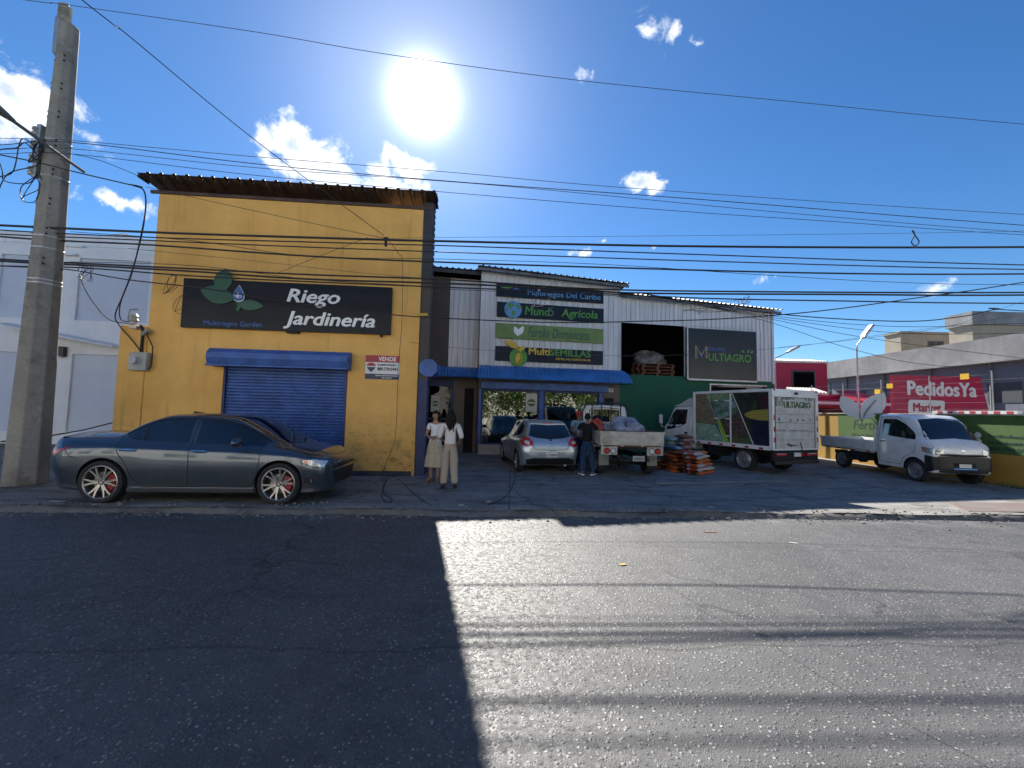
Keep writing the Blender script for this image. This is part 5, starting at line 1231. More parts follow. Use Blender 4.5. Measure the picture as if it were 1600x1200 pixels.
def small_pickup():          # white pickup facing the camera side
    pf_ = gnd(1430, 752, .02); pr_ = gnd(1308, 728, .02); d = (pf_ - pr_); h = math.atan2(d.y, d.x)
    t_ = thing('pickup_truck', 'small white pickup with dark front bumper parked beside the green and yellow wall', 'truck', (0, 0, 0), h)
    P_ = mWhTr; WB = 2.75; sx = d.length / WB
    flatbed(t_, -.95, 1.42, 1.62, .72, .32, mWhTr, mWhDirty)
    MB().box(1.40, 1.44, -.80, .80, .72, 1.45).box(1.40, 1.44, -.80, .80, 1.41, 1.45).build('headboard', mWhTr, t_)
    cb = cabin(t_, 1.47, 1.95, 1.64, .30, 1.90, P_, nose=.38, belt=1.22, slope=.60, dp=.56)
    carve(cb, [(2.75, .31, .375, .50, 1.2), (2.75, .31, .375, -1.2, -.50)], mUnder)
    bv = bvh_of(cb)
    for s, S in ((1, 'left'), (-1, 'right')):
        q = MB(); patch(q, bv, S, [(1.72, 1.74), (2.15, 1.745), (2.46, 1.60), (2.72, 1.36), (2.76, 1.25)], [(1.72, 1.27), (2.1, 1.22), (2.76, 1.17)], n=18); q.build('side_window', mTint, t_, smooth=True, ang=30)
        q = MB(); seam(q, bv, S, [(1.62, 1.80), (1.60, 1.2), (1.60, .42), (2.30, .42), (2.40, .62), (2.62, .75), (2.78, .85), (2.80, 1.12)], .010, n=50); seam(q, bv, S, [(1.62, 1.80), (2.2, 1.80), (2.5, 1.62)], .008); q.build('panel_gaps', mUnder, t_)
        MB().tube([(1.68, s * .82, 1.06), (1.70, s * .845, 1.06), (1.83, s * .845, 1.06), (1.85, s * .82, 1.06)], .014, 6).build('door_handle', mTrim, t_)
        q = MB(); patch(q, bv, S, [(2.98, 1.00), (3.15, .99), (3.385, .95)], [(3.0, .87), (3.2, .83), (3.40, .80)], off=.010, n=14, m=5); patch(q, bv, 'front', [(s * .50, .955), (s * .66, .975), (s * .79, .98)], [(s * .52, .83), (s * .66, .82), (s * .78, .84)], off=.012, n=10, m=4); q.build('headlight', M('pickup_lamp', (.30, .33, .37), .08, .5, coat=1.), t_, smooth=True)
        q = MB(); patch(q, bv, S, [(2.99, .99), (3.06, .985)], [(3.0, .89), (3.08, .88)], off=.014, n=5, m=3); q.build('indicator_lamp', mOrgL, t_, smooth=True)
        q = MB(); patch(q, bv, S, [(3.10, .78), (3.24, .77), (3.41, .74)], [(3.05, .34), (3.2, .33), (3.40, .40)], off=.022, n=14, m=6, deep=.03); q.build('bumper_corner', mTrim, t_, smooth=True)
        wheel(t_, 0, s * .70, .31, .19, s, 'steel'); wheel(t_, 2.75, s * .72, .31, .19, s, 'steel')
        q = MB(); q.tube([(2.55, s * .80, 1.18), (2.58, s * .90, 1.22)], .015, 5); q.sph((2.58, s * .94, 1.30), (.04, .06, .10), 10, 8); q.build('door_mirror', mTrim, t_, smooth=True)
    q = MB(); patch(q, bv, 'front', [(-.58, 1.74), (0, 1.79), (.58, 1.74)], [(-.72, 1.19), (0, 1.24), (.72, 1.19)], off=.006, n=20, m=10); q.build('windscreen', mTint, t_, smooth=True, ang=30)
    q = MB(); seam(q, bv, 'front', [(-.78, 1.10), (-.70, .93), (-.4, .84), (0, .83), (.4, .84), (.70, .93), (.78, 1.10)], .010, n=40); q.build('bonnet_gap', mUnder, t_)
    q = MB(); patch(q, bv, 'front', [(-.66, .765), (0, .78), (.66, .765)], [(-.64, .35), (0, .33), (.64, .35)], off=.03, n=20, m=6, deep=.04); q.build('front_bumper', mTrim, t_, smooth=True)
    q = MB(); patch(q, bv, 'front', [(-.62, .835), (0, .82), (.62, .835)], [(-.62, .775), (0, .775), (.62, .775)], off=.012, n=16, m=2); q.build('upper_grille', mUnder, t_, smooth=True)
    q = MB(); patch(q, bv, 'front', [(-.30, .60), (.30, .60)], [(-.28, .50), (.28, .50)], off=.036, n=8, m=2); q.build('grille', mUnder, t_)
    q = MB(); q.lathe([(.03, 0), (.045, .004), (.03, .008)], 18, axis='X', T=Matrix.Translation((3.405, 0, .90))); q.build('badge', mChrome, t_)
    q = MB(); q.tube([(3.455, -.30, .44), (3.465, .30, .44)], .025, 8); q.build('chrome_bar', mChrome, t_, smooth=True)
    MB().box(3.47, 3.48, -.16, .16, .48, .58).build('number_plate', mPlate, t_)
    q = MB(); q.tube([(2.86, .05, 1.235), (2.72, .45, 1.31)], .01, 5); q.tube([(2.86, -.5, 1.225), (2.74, -.1, 1.31)], .01, 5); q.build('wiper', mTrim, t_)
    MB().box(-.9, 2.6, -.33, -.25, .42, .55).box(-.9, 2.6, .25, .33, .42, .55).box(-.05, .05, -.6, .6, .26, .36).box(.45, 1.0, -.78, -.38, .36, .62).box(.5, .95, .45, .75, .36, .62).cyl((0, -.1, .31), (0, .1, .31), .12, n=14).build('chassis', mUnder, t_)
    q = MB()
    for s in (-1, 1): q.box(-.95, 1.42, s * .80 - .012, s * .80 + .012, .64, .70)
    q.build('side_rail', mWhDirty, t_)
    q = MB()
    for s in (-1, 1):
        for x in (-.75, -.2, .5, 1.1): q.box(x, x + .16, s * .815 - .003, s * .815 + .003, .65, .69)
    q.build('reflector', mRedL, t_)
    squeeze(t_, 3.02, .66); t_.scale = (min(sx, 1.12), .90, 1.0)
    c, s_ = math.cos(h), math.sin(h); k = t_.scale[0]; lx, ly = 2.75 * k, -.73
    t_.location = (pf_.x - (c * lx - s_ * ly), pf_.y - (s_ * lx + c * ly), .02)
    return t_
small_pickup()

def box_truck():
    h = R(111); rc = Vector((8.62, 12.45, .0))
    t_ = thing('box_truck', 'white box truck with produce pictures on its side and green lettering on the roller door', 'truck', rc, h)
    P_ = mWhTr; w_ = .97; L = 3.0; z0, z1 = .80, 2.56
    # local x = 0 at the rear face, forward = +x, left = +y
    MB().box(0.02, L, -w_, w_, z0, z1 - .02).build('cargo_box', mWhDirty, t_, bevel=.01)
    q = MB()
    for s in (-1, 1):
        q.box(-.02, .10, s * w_ - .05, s * w_ + .04, z0 - .04, z1 + .01); q.box(L - .06, L + .02, s * w_ - .04, s * w_ + .035, z0 - .04, z1 + .01)
        q.box(.10, L - .06, s * w_ - .03, s * w_ + .035, z1 - .07, z1 + .015); q.box(.10, L - .06, s * w_ - .03, s * w_ + .035, z0 - .06, z0 + .06)
    q.box(-.021, .06, -w_ + .06, w_ - .06, z1 - .22, z1 + .012); q.box(-.02, .06, -w_ + .05, w_ - .05, z0 - .05, z0 + .0); q.build('box_frame', mWhTr, t_, bevel=.008)
    # roller door
    q = MB(); q.box(-.004, .018, -w_ + .13, w_ - .10, z0 + .0, z1 - .225)
    dr_ = q.build('roller_door', M('door_panel_white', (.55, .55, .53), .5, col2=(.42, .41, .39), vs=4), t_)
    q = MB()
    for k in range(1, 6): q.box(-.007, -.003, -w_ + .13, w_ - .10, z0 + k * .255, z0 + k * .255 + .008)
    q.box(-.012, .0, -w_ + .115, -w_ + .13, z0, z1 - .22); q.box(-.012, .0, w_ - .10, w_ - .085, z0, z1 - .22); q.box(-.012, 0, -w_ + .12, w_ - .09, z1 - .235, z1 - .222); q.build('door_slats', M('slat_line', (.12, .12, .12), .7), dr_)
    FR = frame((-.008, 0, 0), (0, -1, 0), (0, 0, 1))
    multiagro(dr_, -.85, 2.02, 1.52, FR, .0, M('sign_green_dark', (.05, .14, .04), .5), M('grey_letter', (.14, .17, .17), .5), M('olive_line', (.16, .19, .10), .5), .6)
    q = MB()
    for (yy, kk) in ((-.72, 0), (-.26, 1), (.14, 2), (.64, 3)):
        c_ = Vector((-.009, -yy, 1.66))
        if kk == 0: q.cyl(c_, c_ + Vector((-.003, 0, 0)), .045, n=14, mi=1)
        elif kk == 1: q.add([(-.010, -yy + .1, 1.70), (-.010, -yy - .08, 1.66), (-.010, -yy - .1, 1.63), (-.010, -yy + .06, 1.68)], [(0, 1, 2, 3)]); q.add([(-.010, -yy + .06, 1.60), (-.010, -yy, 1.64), (-.010, -yy - .08, 1.60)], [(0, 1, 2)])
        elif kk == 2: q.cyl(c_ + Vector((0, .06, 0)), c_ + Vector((-.003, .06, 0)), .032, n=10)
        else: q.add([(-.010, -yy + .03, 1.70), (-.010, -yy - .03, 1.70), (-.010, -yy, 1.61)], [(0, 1, 2)])
    q.build('small_logos', [M('logo_dark', (.08, .10, .07), .5), mBlueL], dr_)
    text('small_print', 'Mundo Agrícola', -.84, 1.56, .26, .035, .001, mPlK, dr_, fr=FR, depth=.002); text('small_print', 'semillas', .22, 1.64, .20, .04, .001, mPlK, dr_, fr=FR, depth=.002)
    text('small_print', '809.594.5088', -.82, 1.33, .36, .035, .001, mPlK, dr_, fr=FR, depth=.002); text('small_print', 'www.grupomultiagro.com', -.28, 1.33, .86, .035, .001, mPlK, dr_, fr=FR, depth=.002)
    text('maker_badge', 'MERCURY', -.26, .87, .34, .05, .001, mPlK, dr_, fr=FR, depth=.003, bold=.02)
    q = MB(); q.tube([(-.03, .38, .94), (-.05, .30, .90), (-.03, .24, .88)], .02, 6); q.tube([(-.02, -.16, .98), (-.05, -.18, .86), (-.05, -.2, .62)], .014, 6); q.build('door_latch', mTrim, dr_)
    # side artwork (left side, seen obliquely): s from rear, z up
    def art(name, col, rough, pts, off, col2=None, vs=5., **k):
        q = MB(); n_ = len(pts); q.add([(a, w_ + off, b) for a, b in pts], [tuple(range(n_))[::-1]])
        return q.build(name, M('art_' + name, col, rough, col2=col2, vs=vs, **k), sideA)
    sideA = MB().box(.12, L - .08, w_ + .001, w_ + .004, z0 + .07, z1 - .08).build('side_picture', M('art_dark_base', (.012, .016, .012), .35, col2=(.03, .04, .02), vs=3), t_)
    zt, zb = z1 - .085, z0 + .075
    art('seed_texture', (.26, .21, .13), .5, [(L - .09, zt), (2.45, zt), (2.02, zb + .55), (L - .09, zb + .62)], .006, (.09, .07, .04), 22)
    art('pale_mint', (.30, .42, .34), .5, [(L - .09, zb + .60), (2.04, zb + .54), (1.72, zb), (L - .09, zb)], .0065, (.16, .30, .20), 6)
    art('spray_field', (.24, .33, .34), .5, [(2.41, zt), (1.42, zt), (1.18, zt - .6), (1.95, zb + .70)], .007, (.05, .11, .05), 4)
    art('leafy_top', (.06, .16, .04), .5, [(2.40, zt), (1.42, zt), (1.36, zt - .16), (2.32, zt - .22)], .0085, (.25, .32, .20), 12)
    art('brown_roots', (.13, .08, .06), .5, [(1.95, zb + .68), (1.15, zt - .58), (.72, zb + .16), (1.62, zb + .16)], .0075, (.02, .02, .02), 11)
    art('lime_stripe', (.22, .42, .03), .45, [(1.98, zb + .72), (1.88, zb + .72), (1.52, zb), (1.72, zb)], .010)
    art('green_crate', (.02, .10, .04), .5, [(1.4, zb + .17), (.72, zb + .17), (.66, zb), (1.5, zb)], .009, (.10, .08, .03), 9)
    art('dark_foliage', (.03, .05, .02), .5, [(1.32, zt), (.13, zt), (.13, zt - .62), (.98, zt - .62)], .006, (.005, .006, .006), 4)
    art('plum_fruit', (.05, .012, .02), .35, [(.14 + .38 * (1 + math.cos(a)) * .5, zt - .30 + .25 * math.sin(a)) for a in np.linspace(2 * PI, 0, 20)[:-1]], .0075, (.02, .01, .015), 5)
    art('dark_navy', (.008, .014, .05), .5, [(.74, zt - .78), (.13, zt - .80), (.13, zb), (.60, zb)], .007, (.004, .005, .01), 4)
    # striped melon
    mm, tt, bb = mnodes('art_melon'); pcoord = tt.new('ShaderNodeTexCoord').outputs['Object']; wv = tt.new('ShaderNodeTexWave', wave_type='BANDS', bands_direction='Z'); tt.l.new(pcoord, wv.inputs[0]); wv.inputs['Scale'].default_value = 7; wv.inputs['Distortion'].default_value = 2
    tt.l.new(tt.mix(wv.outputs[1], (.10, .09, .02), (.50, .40, .08)), bb.inputs['Base Color'])
    pts = [(.13, zt - .86), (.13, zt - .52)] + [(.13 + .82 * math.sin(a) * .98, zt - .69 + .17 * math.cos(a) * 1.0) for a in np.linspace(.15, PI - .15, 14)]
    q = MB(); q.add([(a, w_ + .011, b) for a, b in pts], [tuple(range(len(pts)))]); q.build('melon', mm, sideA)
    q = MB()
    def strip(a, b, wd, off): q.add([(a[0] - wd, w_ + off, a[1]), (a[0] + wd, w_ + off, a[1]), (b[0] + wd, w_ + off, b[1]), (b[0] - wd, w_ + off, b[1])], [(0, 1, 2, 3)])
    strip((1.38, zt), (.64, zb), .018, .013); strip((2.42, zt), (1.70, zb), .010, .013); q.box(1.42, 1.47, w_ + .004, w_ + .03, zb - .02, zt + .0)
    for x in (1.58, 2.05):
        for z in (zt - .25, zt - .85, zb + .18): q.box(x - .09, x + .06, w_ + .012, w_ + .03, z, z + .035)
    q.build('white_trim', mWhTr, sideA)
    q = MB()
    for k in range(6):
        q.box(L - .3 - k * .48, L - .16 - k * .48, w_ + .036, w_ + .040, z0 - .045, z0 + .01)
    for s in (-1, 1):
        for z in (.98, 1.3, 1.64): q.box(-.026, -.0205, s * (w_ - .02) - .022, s * (w_ - .02) + .022, z, z + .15)
    q.build('reflector', mRedL, t_)
    MB().sph((-.04, .0, z1 - .10), (.03, .09, .04), 12, 8).build('top_lamp', mTrim, t_, smooth=True)
    for s in (-1, 1): MB().sph((-.01, s * .93, z1 - .02), (.03, .04, .035), 10, 6).build('corner_lamp', M('corner_red', (.3, .05, .04), .3), t_, smooth=True)
    # chassis and rear
    q = MB(); q.box(.0, .08, -.98, .98, .44, .75); q.box(.08, 3.6, -.42, -.32, .52, .74); q.box(.08, 3.6, .32, .42, .52, .74); q.box(1.0, 1.1, -.7, .7, .3, .42); q.box(1.9, 2.5, .45, .9, .38, .72); q.cyl((1.05, -.14, .38), (1.05, .14, .38), .17, n=14); q.box(.08, 3.4, -.9, .9, .72, .80); q.build('chassis', mUnder, t_)
    for s in (-1, 1):
        lb = MB().box(-.03, -.001, s * .67 - .22, s * .67 + .22, .585, .66).build('tail_lamp', mRedL, t_, bevel=.004)
        MB().box(-.033, -.0305, s * .67 - .20, s * .67 + .2, .640, .658).build('lamp_strip', mClrL, lb)
    MB().box(-.02, -.001, -.20, .10, .56, .68).build('number_plate', mPlate, t_)
    MB().box(-.02, -.001, -.36, -.23, .575, .665).build('warning_plate', mRedL, t_)
    MB().box(-.06, -.0, -.95, .95, .34, .44).build('under_run_bar', mTrim, t_, bevel=.01)
    for s in (-1, 1):
        wheel(t_, 1.05, s * .80, .37, .22, s, 'steel'); wheel(t_, 3.75, s * .78, .37, .22, s, 'steel')
    cb = cabin(t_, 3.14, 1.55, 1.78, .50, 2.10, mWhTr, nose=.12, belt=1.42, slope=.38)
    carve(cb, [(3.75, .37, .45, .50, 1.2), (3.75, .37, .45, -1.2, -.50)], mUnder)
    bv = bvh_of(cb)
    for s, S in ((1, 'left'), (-1, 'right')):
        q = MB(); patch(q, bv, S, [(3.48, 1.94), (4.10, 1.94), (4.24, 1.80), (4.44, 1.40)], [(3.48, 1.42), (3.70, 1.30), (4.30, 1.16), (4.50, 1.14)], n=16); q.build('side_window', mTint, t_, smooth=True, ang=30)
        q = MB(); seam(q, bv, S, [(3.38, 2.0), (3.38, .9), (3.42, .85), (4.2, .62), (4.52, .75), (4.52, 1.15)], .010, n=50); q.build('panel_gaps', mUnder, t_)
        MB().box(3.42, 3.56, s * .885 - .012, s * .885 + .012, 1.02, 1.10).build('door_handle', mTrim, t_)
        q = MB(); q.tube([(4.5, s * .85, 1.2), (4.66, s * 1.0, 1.25), (4.66, s * 1.02, 1.75)], .014, 5); q.cbox((4.66, s * 1.03, 1.55), (.05, .14, .34)); q.build('door_mirror', mWhTr, t_)
    q = MB(); patch(q, bv, 'front', [(-.66, 1.92), (0, 1.95), (.66, 1.92)], [(-.78, 1.40), (0, 1.42), (.78, 1.40)], off=.006, n=14, m=6); q.build('windscreen', mTint, t_, smooth=True)
    # roof wind deflector
    q = MB(); q.grid([[(3.16, y, 2.50 - .10 * (y / .8) ** 2), (3.45, y, 2.46 - .12 * (y / .8) ** 2), (3.85, y, 2.26 - .1 * (y / .8) ** 2), (4.2, y, 2.08 - .02 * (y / .8) ** 2)] for y in np.linspace(-.78, .78, 11)])
    for s in (-1, 1): q.add([(3.16, s * .78, 2.40), (3.45, s * .78, 2.34), (3.85, s * .78, 2.16), (4.2, s * .78, 2.06), (3.16, s * .78, 2.04)], [(0, 1, 2, 3, 4)])
    q.add([(3.16, -.78, 2.40), (3.16, -.4, 2.475), (3.16, 0, 2.5), (3.16, .4, 2.475), (3.16, .78, 2.40), (3.16, .78, 2.05), (3.16, -.78, 2.05)], [tuple(range(7))])
    q.build('wind_deflector', M('white_deflector', (.5, .51, .52), .4), t_, smooth=True, ang=50)
box_truck()
# ------------------------------------------------------------------ people
def skin(name, nodes, edges, mats, parent=None, sub=2, extra=None, smooth=True):
    """nodes: {key: ((x,y,z), rx, ry)}; first node is the root"""
    ks = list(nodes); me = bpy.data.meshes.new(name); me.from_pydata([nodes[k][0] for k in ks], [(ks.index(a), ks.index(b)) for a, b in edges], [])
    o = bpy.data.objects.new(name, me); COL.objects.link(o)
    md = o.modifiers.new('s', 'SKIN'); md.use_smooth_shade = True; md.branch_smoothing = .6
    sl = me.skin_vertices[0].data
    for i, k in enumerate(ks):
        n_ = nodes[k]; sl[i].radius = (n_[1], n_[2] if len(n_) > 2 else n_[1]); sl[i].use_root = (i == 0)
    ss = o.modifiers.new('u', 'SUBSURF'); ss.levels = sub; ss.render_levels = sub
    bpy.context.view_layer.update()
    m2 = bpy.data.meshes.new_from_object(o.evaluated_get(bpy.context.evaluated_depsgraph_get()))
    bpy.data.objects.remove(o)
    mb = MB(); mb.add([v.co.copy() for v in m2.vertices], [tuple(p.vertices) for p in m2.polygons])
    if extra: extra(mb)
    return mb.build(name, mats, parent, smooth=smooth, ang=70)
mSk = [M('skin_warm', (.36, .19, .12), .5, var=.1), M('skin_light', (.44, .25, .17), .5, var=.1), M('skin_brown', (.20, .10, .06), .5, var=.1)]
mHair = M('dark_hair', (.010, .007, .006), .7, var=.5, vs=40, spec=.25); mLip = M('lips', (.30, .07, .06), .45); mEyeW = M('eye_white', (.6, .58, .55), .3)
def figure(t_, H_, skin_mat, pose, female=False):
    k = H_ / 1.72; J = dict(
        pelvis=((0, 0, .95), .13, .10), waist=((0, 0, 1.10), .115 if female else .13, .085), chest=((0, .0, 1.27), .13 if female else .155, .10), collar=((0, -.01, 1.41), .09, .07), neck=((0, .0, 1.49), .048, .05), skull=((0, .01, 1.56), .055, .06))
    w_ = .155 if female else .185
    for s, n_ in ((-1, 'l'), (1, 'r')):
        J['sh' + n_] = ((s * w_, -.01, 1.405), .055, .055); J['el' + n_] = ((s * (w_ + .06), -.02, 1.12), .042, .042); J['wr' + n_] = ((s * (w_ + .07), .04, .87), .027, .022)
        J['hip' + n_] = ((s * .088, 0, .90), .09, .095); J['kn' + n_] = ((s * .095, .015, .50), .058, .06); J['an' + n_] = ((s * .10, -.02, .085), .038, .042); J['toe' + n_] = ((s * .12, .13, .03), .036, .024)
    J.update(pose)
    E_ = [('pelvis', 'waist'), ('waist', 'chest'), ('chest', 'collar'), ('collar', 'neck'), ('neck', 'skull')]
    for n_ in 'lr': E_ += [('collar', 'sh' + n_), ('sh' + n_, 'el' + n_), ('el' + n_, 'wr' + n_), ('pelvis', 'hip' + n_), ('hip' + n_, 'kn' + n_), ('kn' + n_, 'an' + n_), ('an' + n_, 'toe' + n_)]
    # hands: palm and five fingers each
    for s, n_ in ((-1, 'l'), (1, 'r')):
        wv, ev = Vector(J['wr' + n_][0]), Vector(J['el' + n_][0]); d = (wv - ev).normalized(); side = d.cross(Vector((0, 0, 1)) if abs(d.z) < .8 else Vector((0, 1, 0))).normalized()
        if abs(d.z) > .8: side = Vector((0, 1, 0))
        curl = d.cross(side).normalized() * (s * .5)
        J['palm' + n_] = (tuple(wv + d * .05), .030, .017); E_.append(('wr' + n_, 'palm' + n_))
        for q, (o_, l_) in enumerate(((.030, .070), (.011, .080), (-.009, .076), (-.027, .060))):
            b = wv + d * .085 + side * o_
            J[f'f{q}a' + n_] = (tuple(b), .010, .009); J[f'f{q}b' + n_] = (tuple(b + d * l_ * .6 + curl * .02), .008, .008); J[f'f{q}c' + n_] = (tuple(b + d * l_ + curl * .05), .0065, .0065)
            E_ += [('palm' + n_, f'f{q}a' + n_), (f'f{q}a' + n_, f'f{q}b' + n_), (f'f{q}b' + n_, f'f{q}c' + n_)]
        b = wv + d * .03 + side * .034
        J['ta' + n_] = (tuple(b), .011, .011); J['tb' + n_] = (tuple(b + d * .05 + side * .022 + curl * .03), .009, .009); E_ += [('palm' + n_, 'ta' + n_), ('ta' + n_, 'tb' + n_)]
    SJ = {a: ((b[0][0] * k, b[0][1] * k, b[0][2] * k), b[1] * k, (b[2] if len(b) > 2 else b[1]) * k) for a, b in J.items()}
    yaw = pose.get('_', None)
    def head(mb):
        c = Vector(J['skull'][0]) + Vector((0, .015, .055)); T = Matrix.Scale(k, 4) @ Matrix.Translation(c)
        n_, m_ = 20, 16; rows = []
        for j in range(m_ + 1):
            a = -PI / 2 + PI * j / m_; row = []
            for i in range(n_):
                t2 = 2 * PI * i / n_; x, y, z = .075 * math.cos(a) * math.cos(t2), .096 * math.cos(a) * math.sin(t2), .118 * math.sin(a)
                if z < 0: x *= 1 + z * 2.2; y = y * (1 + z * 1.2) + (-z) * .10
                if y > .05: y -= (y - .05) * .35
                row.append((x, y, z))
            rows.append(row)
        mb.grid(rows, 0, T, close=True)
        mb.add([(-.011, .078, .012), (.011, .078, .012), (.017, .082, -.030), (-.017, .082, -.030), (0, .112, -.026)], [(0, 1, 4), (1, 2, 4), (2, 3, 4), (3, 0, 4)], 0, T)
        for s in (-1, 1):
            mb.sph((s * .031, .077, .008), (.014, .008, .008), 10, 6, 1, T); mb.sph((s * .031, .0845, .008), (.006, .003, .006), 8, 5, 2, T)
            mb.cbox((s * .031, .082, .030), (.034, .006, .006), 2, 0, T); mb.sph((s * .077, .0, -.005), (.010, .020, .030), 8, 6, 0, T)
        mb.sph((0, .082, -.055), (.022, .008, .008), 10, 6, 3, T)
    base = {k_: (v if k_[:2] not in ('pe', 'hi', 'kn', 'wa', 'ch') else (v[0], v[1] * .84, v[2] * .84)) for k_, v in SJ.items()}
    return skin('person_body', base, E_, [skin_mat, mEyeW, mHair, mLip], t_, 2, head), J, k
def sub_skin(name, J, k, keys, edges, mats, parent, grow, over=None, sub=2):
    nd = {}
    for a in keys:
        b = (over or {}).get(a, J[a]); nd[a] = (tuple(c * k for c in b[0]), (b[1] + grow) * k, ((b[2] if len(b) > 2 else b[1]) + grow) * k)
    return skin(name, nd, edges, mats, parent, sub)
def person(label, px, py, H_, face, skin_mat, pose, female, loc=None):
    p = loc or gnd(px, py, .03); t_ = thing('person', label, 'person', (p.x, p.y, gz(p.x, p.y) - .0), face)
    b, J, k = figure(t_, H_, skin_mat, pose, female); return t_, J, k
def lerp(a, b, t_): return tuple(a[i] + (b[i] - a[i]) * t_ for i in range(3))
def shirt(t_, J, k, mat, sleeve=.55, hem=1.0, grow=.014, female=False, nm='shirt', cuff=0.):
    ov = dict(hemn=((0, 0, hem), .145 if female else .155, .11))
    ks = ['waist', 'chest', 'collar', 'hemn', 'shl', 'shr']; ed = [('waist', 'chest'), ('chest', 'collar'), ('waist', 'hemn'), ('collar', 'shl'), ('collar', 'shr')]
    for n_ in 'lr':
        a, b, c = J['sh' + n_][0], J['el' + n_][0], J['wr' + n_][0]
        if sleeve <= 1: ov['c' + n_] = (lerp(a, b, sleeve), .052, .052); ks.append('c' + n_); ed.append(('sh' + n_, 'c' + n_))
        else: ov['e' + n_] = (b, .046, .046); ov['c' + n_] = (lerp(b, c, sleeve - 1), .044 + cuff, .044 + cuff); ks += ['e' + n_, 'c' + n_]; ed += [('sh' + n_, 'e' + n_), ('e' + n_, 'c' + n_)]
    JJ = dict(J); JJ.update(ov); return sub_skin(nm, JJ, k, ks, ed, mat, t_, grow)
def trousers(t_, J, k, mat, grow=.014, wide=0., nm='trousers', low=.12):
    ov = {'top': ((0, 0, 1.06), .142, .104)}; ks = ['pelvis', 'top']; ed = [('pelvis', 'top')]
    for n_ in 'lr':
        a = J['an' + n_][0]; kk = J['kn' + n_][0]
        ov['c' + n_] = (lerp(a, kk, -.02), .050 + wide, .056 + wide); ov['m' + n_] = (lerp(a, kk, .15), .052 + wide, .058 + wide); ov['kk' + n_] = (kk, .066 + wide * .7, .07 + wide * .7); ov['hip' + n_] = (J['hip' + n_][0], max(.098, J['hip' + n_][1] + .004), max(.105, J['hip' + n_][2] + .004))
        ks += ['hip' + n_, 'kk' + n_, 'm' + n_, 'c' + n_]; ed += [('pelvis', 'hip' + n_), ('hip' + n_, 'kk' + n_), ('kk' + n_, 'm' + n_), ('m' + n_, 'c' + n_)]
    JJ = dict(J); JJ.update(ov); return sub_skin(nm, JJ, k, ks, ed, mat, t_, grow)
def shoes(t_, J, k, mat, heel=0., sole=None):
    for n_ in 'lr':
        q = MB(); a, b = Vector(J['an' + n_][0]), Vector(J['toe' + n_][0]); d = Vector((b.x - a.x, b.y - a.y, 0)).normalized()
        rz = math.atan2(d.y, d.x); T = Matrix.Scale(k, 4) @ Matrix.Translation((a.x, a.y, 0)) @ Matrix.Rotation(rz, 4, 'Z')
        q.sph((.06, 0, .035 + heel * .4), (.125, .043, .036), 14, 8, 0, T); q.box(-.055, .17, -.038, .038, .0, .014, 0, T); q.sph((-.02, 0, .06 + heel), (.055, .04, .045), 10, 6, 0, T)
        if heel: q.cyl((-.04, 0, 0), (-.03, 0, .06), .010, .022, 8, 0, True, T)
        o = q.build('shoe', mat, t_, smooth=True)
        if sole: MB().box(-.075, .19, -.048, .048, -.004, .022, 0, T).build('sole', sole, o)
def hair(t_, J, k, length, back=0., mat=None, cap=.0):
    c = Vector(J['skull'][0]) + Vector((0, .015, .055)); T = Matrix.Scale(k, 4) @ Matrix.Translation(c); q = MB()
    n_, m_ = 20, 10; rows = []
    for j in range(m_ + 1):
        a = PI / 2 - (PI * .62) * j / m_; row = []
        for i in range(n_):
            t2 = 2 * PI * i / n_; f = math.sin(t2); aa = max(a, .28 + .10 * f) if f > .35 else a
            row.append((.086 * math.cos(aa) * math.cos(t2), .108 * math.cos(aa) * f - .006, .128 * math.sin(aa) + .006))
        rows.append(row)
    q.grid(rows, 0, T, close=True)
    if length:
        rows = []
        for j in range(9):
            u = j / 8; z = .05 - length * u; wdt = (.082 + .012 * math.sin(PI * min(u * 1.2, 1))) * (1 - .5 * u ** 2.5); row = []
            for i in range(13):
                t2 = -.35 + (PI + .7) * i / 12; w3 = 1 + .05 * math.sin(i * 2.4 + j)
                row.append((wdt * math.cos(t2) * w3, -(.085 + back * u - .02 * u) * abs(math.sin(t2)) ** .7 * w3 * (1 if math.sin(t2) > 0 else -.3) - .012 - .02 * u, z - .03 * abs(math.cos(t2 * 3 + j)) * (u > .9)))
            rows.append(row)
        q.grid(rows, 0, T); q.grid([[(x * .8, y * .75, z) for x, y, z in r_] for r_ in rows][::-1], 0, T)
        for i in range(16):
            t2 = -.3 + (PI + .6) * i / 15; x, y = .085 * math.cos(t2), -.09 * abs(math.sin(t2)) - .012
            q.tube([(x, y, .0), (x * 1.25, y * 1.1 - back * .5, -length * .5), (x * .95, y - back, -length * (.95 + .12 * math.sin(i * 5)))], [.02, .017, .003], 5, 0, T)
    return q.build('hair', mat or mHair, t_, smooth=True)
def fabric(name, col, folds=9, col2=None):
    m, t, b = mnodes(name); p = t.new('ShaderNodeTexCoord').outputs['Object']; n = t.noise(t.scale(p, (1, 1, .45)), folds, 3, .5, .6)
    t.l.new(t.mix(t.rng(t.noise(p, 60, 2), .3, .7, 0, .2), col, col2 or tuple(c * .7 for c in col)), b.inputs['Base Color']); b.inputs['Roughness'].default_value = .85; b.inputs['Specular IOR Level'].default_value = .2
    bn = t.new('ShaderNodeBump'); bn.inputs['Strength'].default_value = .9; bn.inputs['Distance'].default_value = .03; t.l.new(n, bn.inputs['Height']); t.l.new(bn.outputs[0], b.inputs['Normal'])
    return m
mShirtW = fabric('white_cotton', (.74, .74, .76)); mBlouse = fabric('cream_blouse', (.70, .67, .64), 12); mBeige = fabric('beige_trousers', (.40, .34, .275), 6)
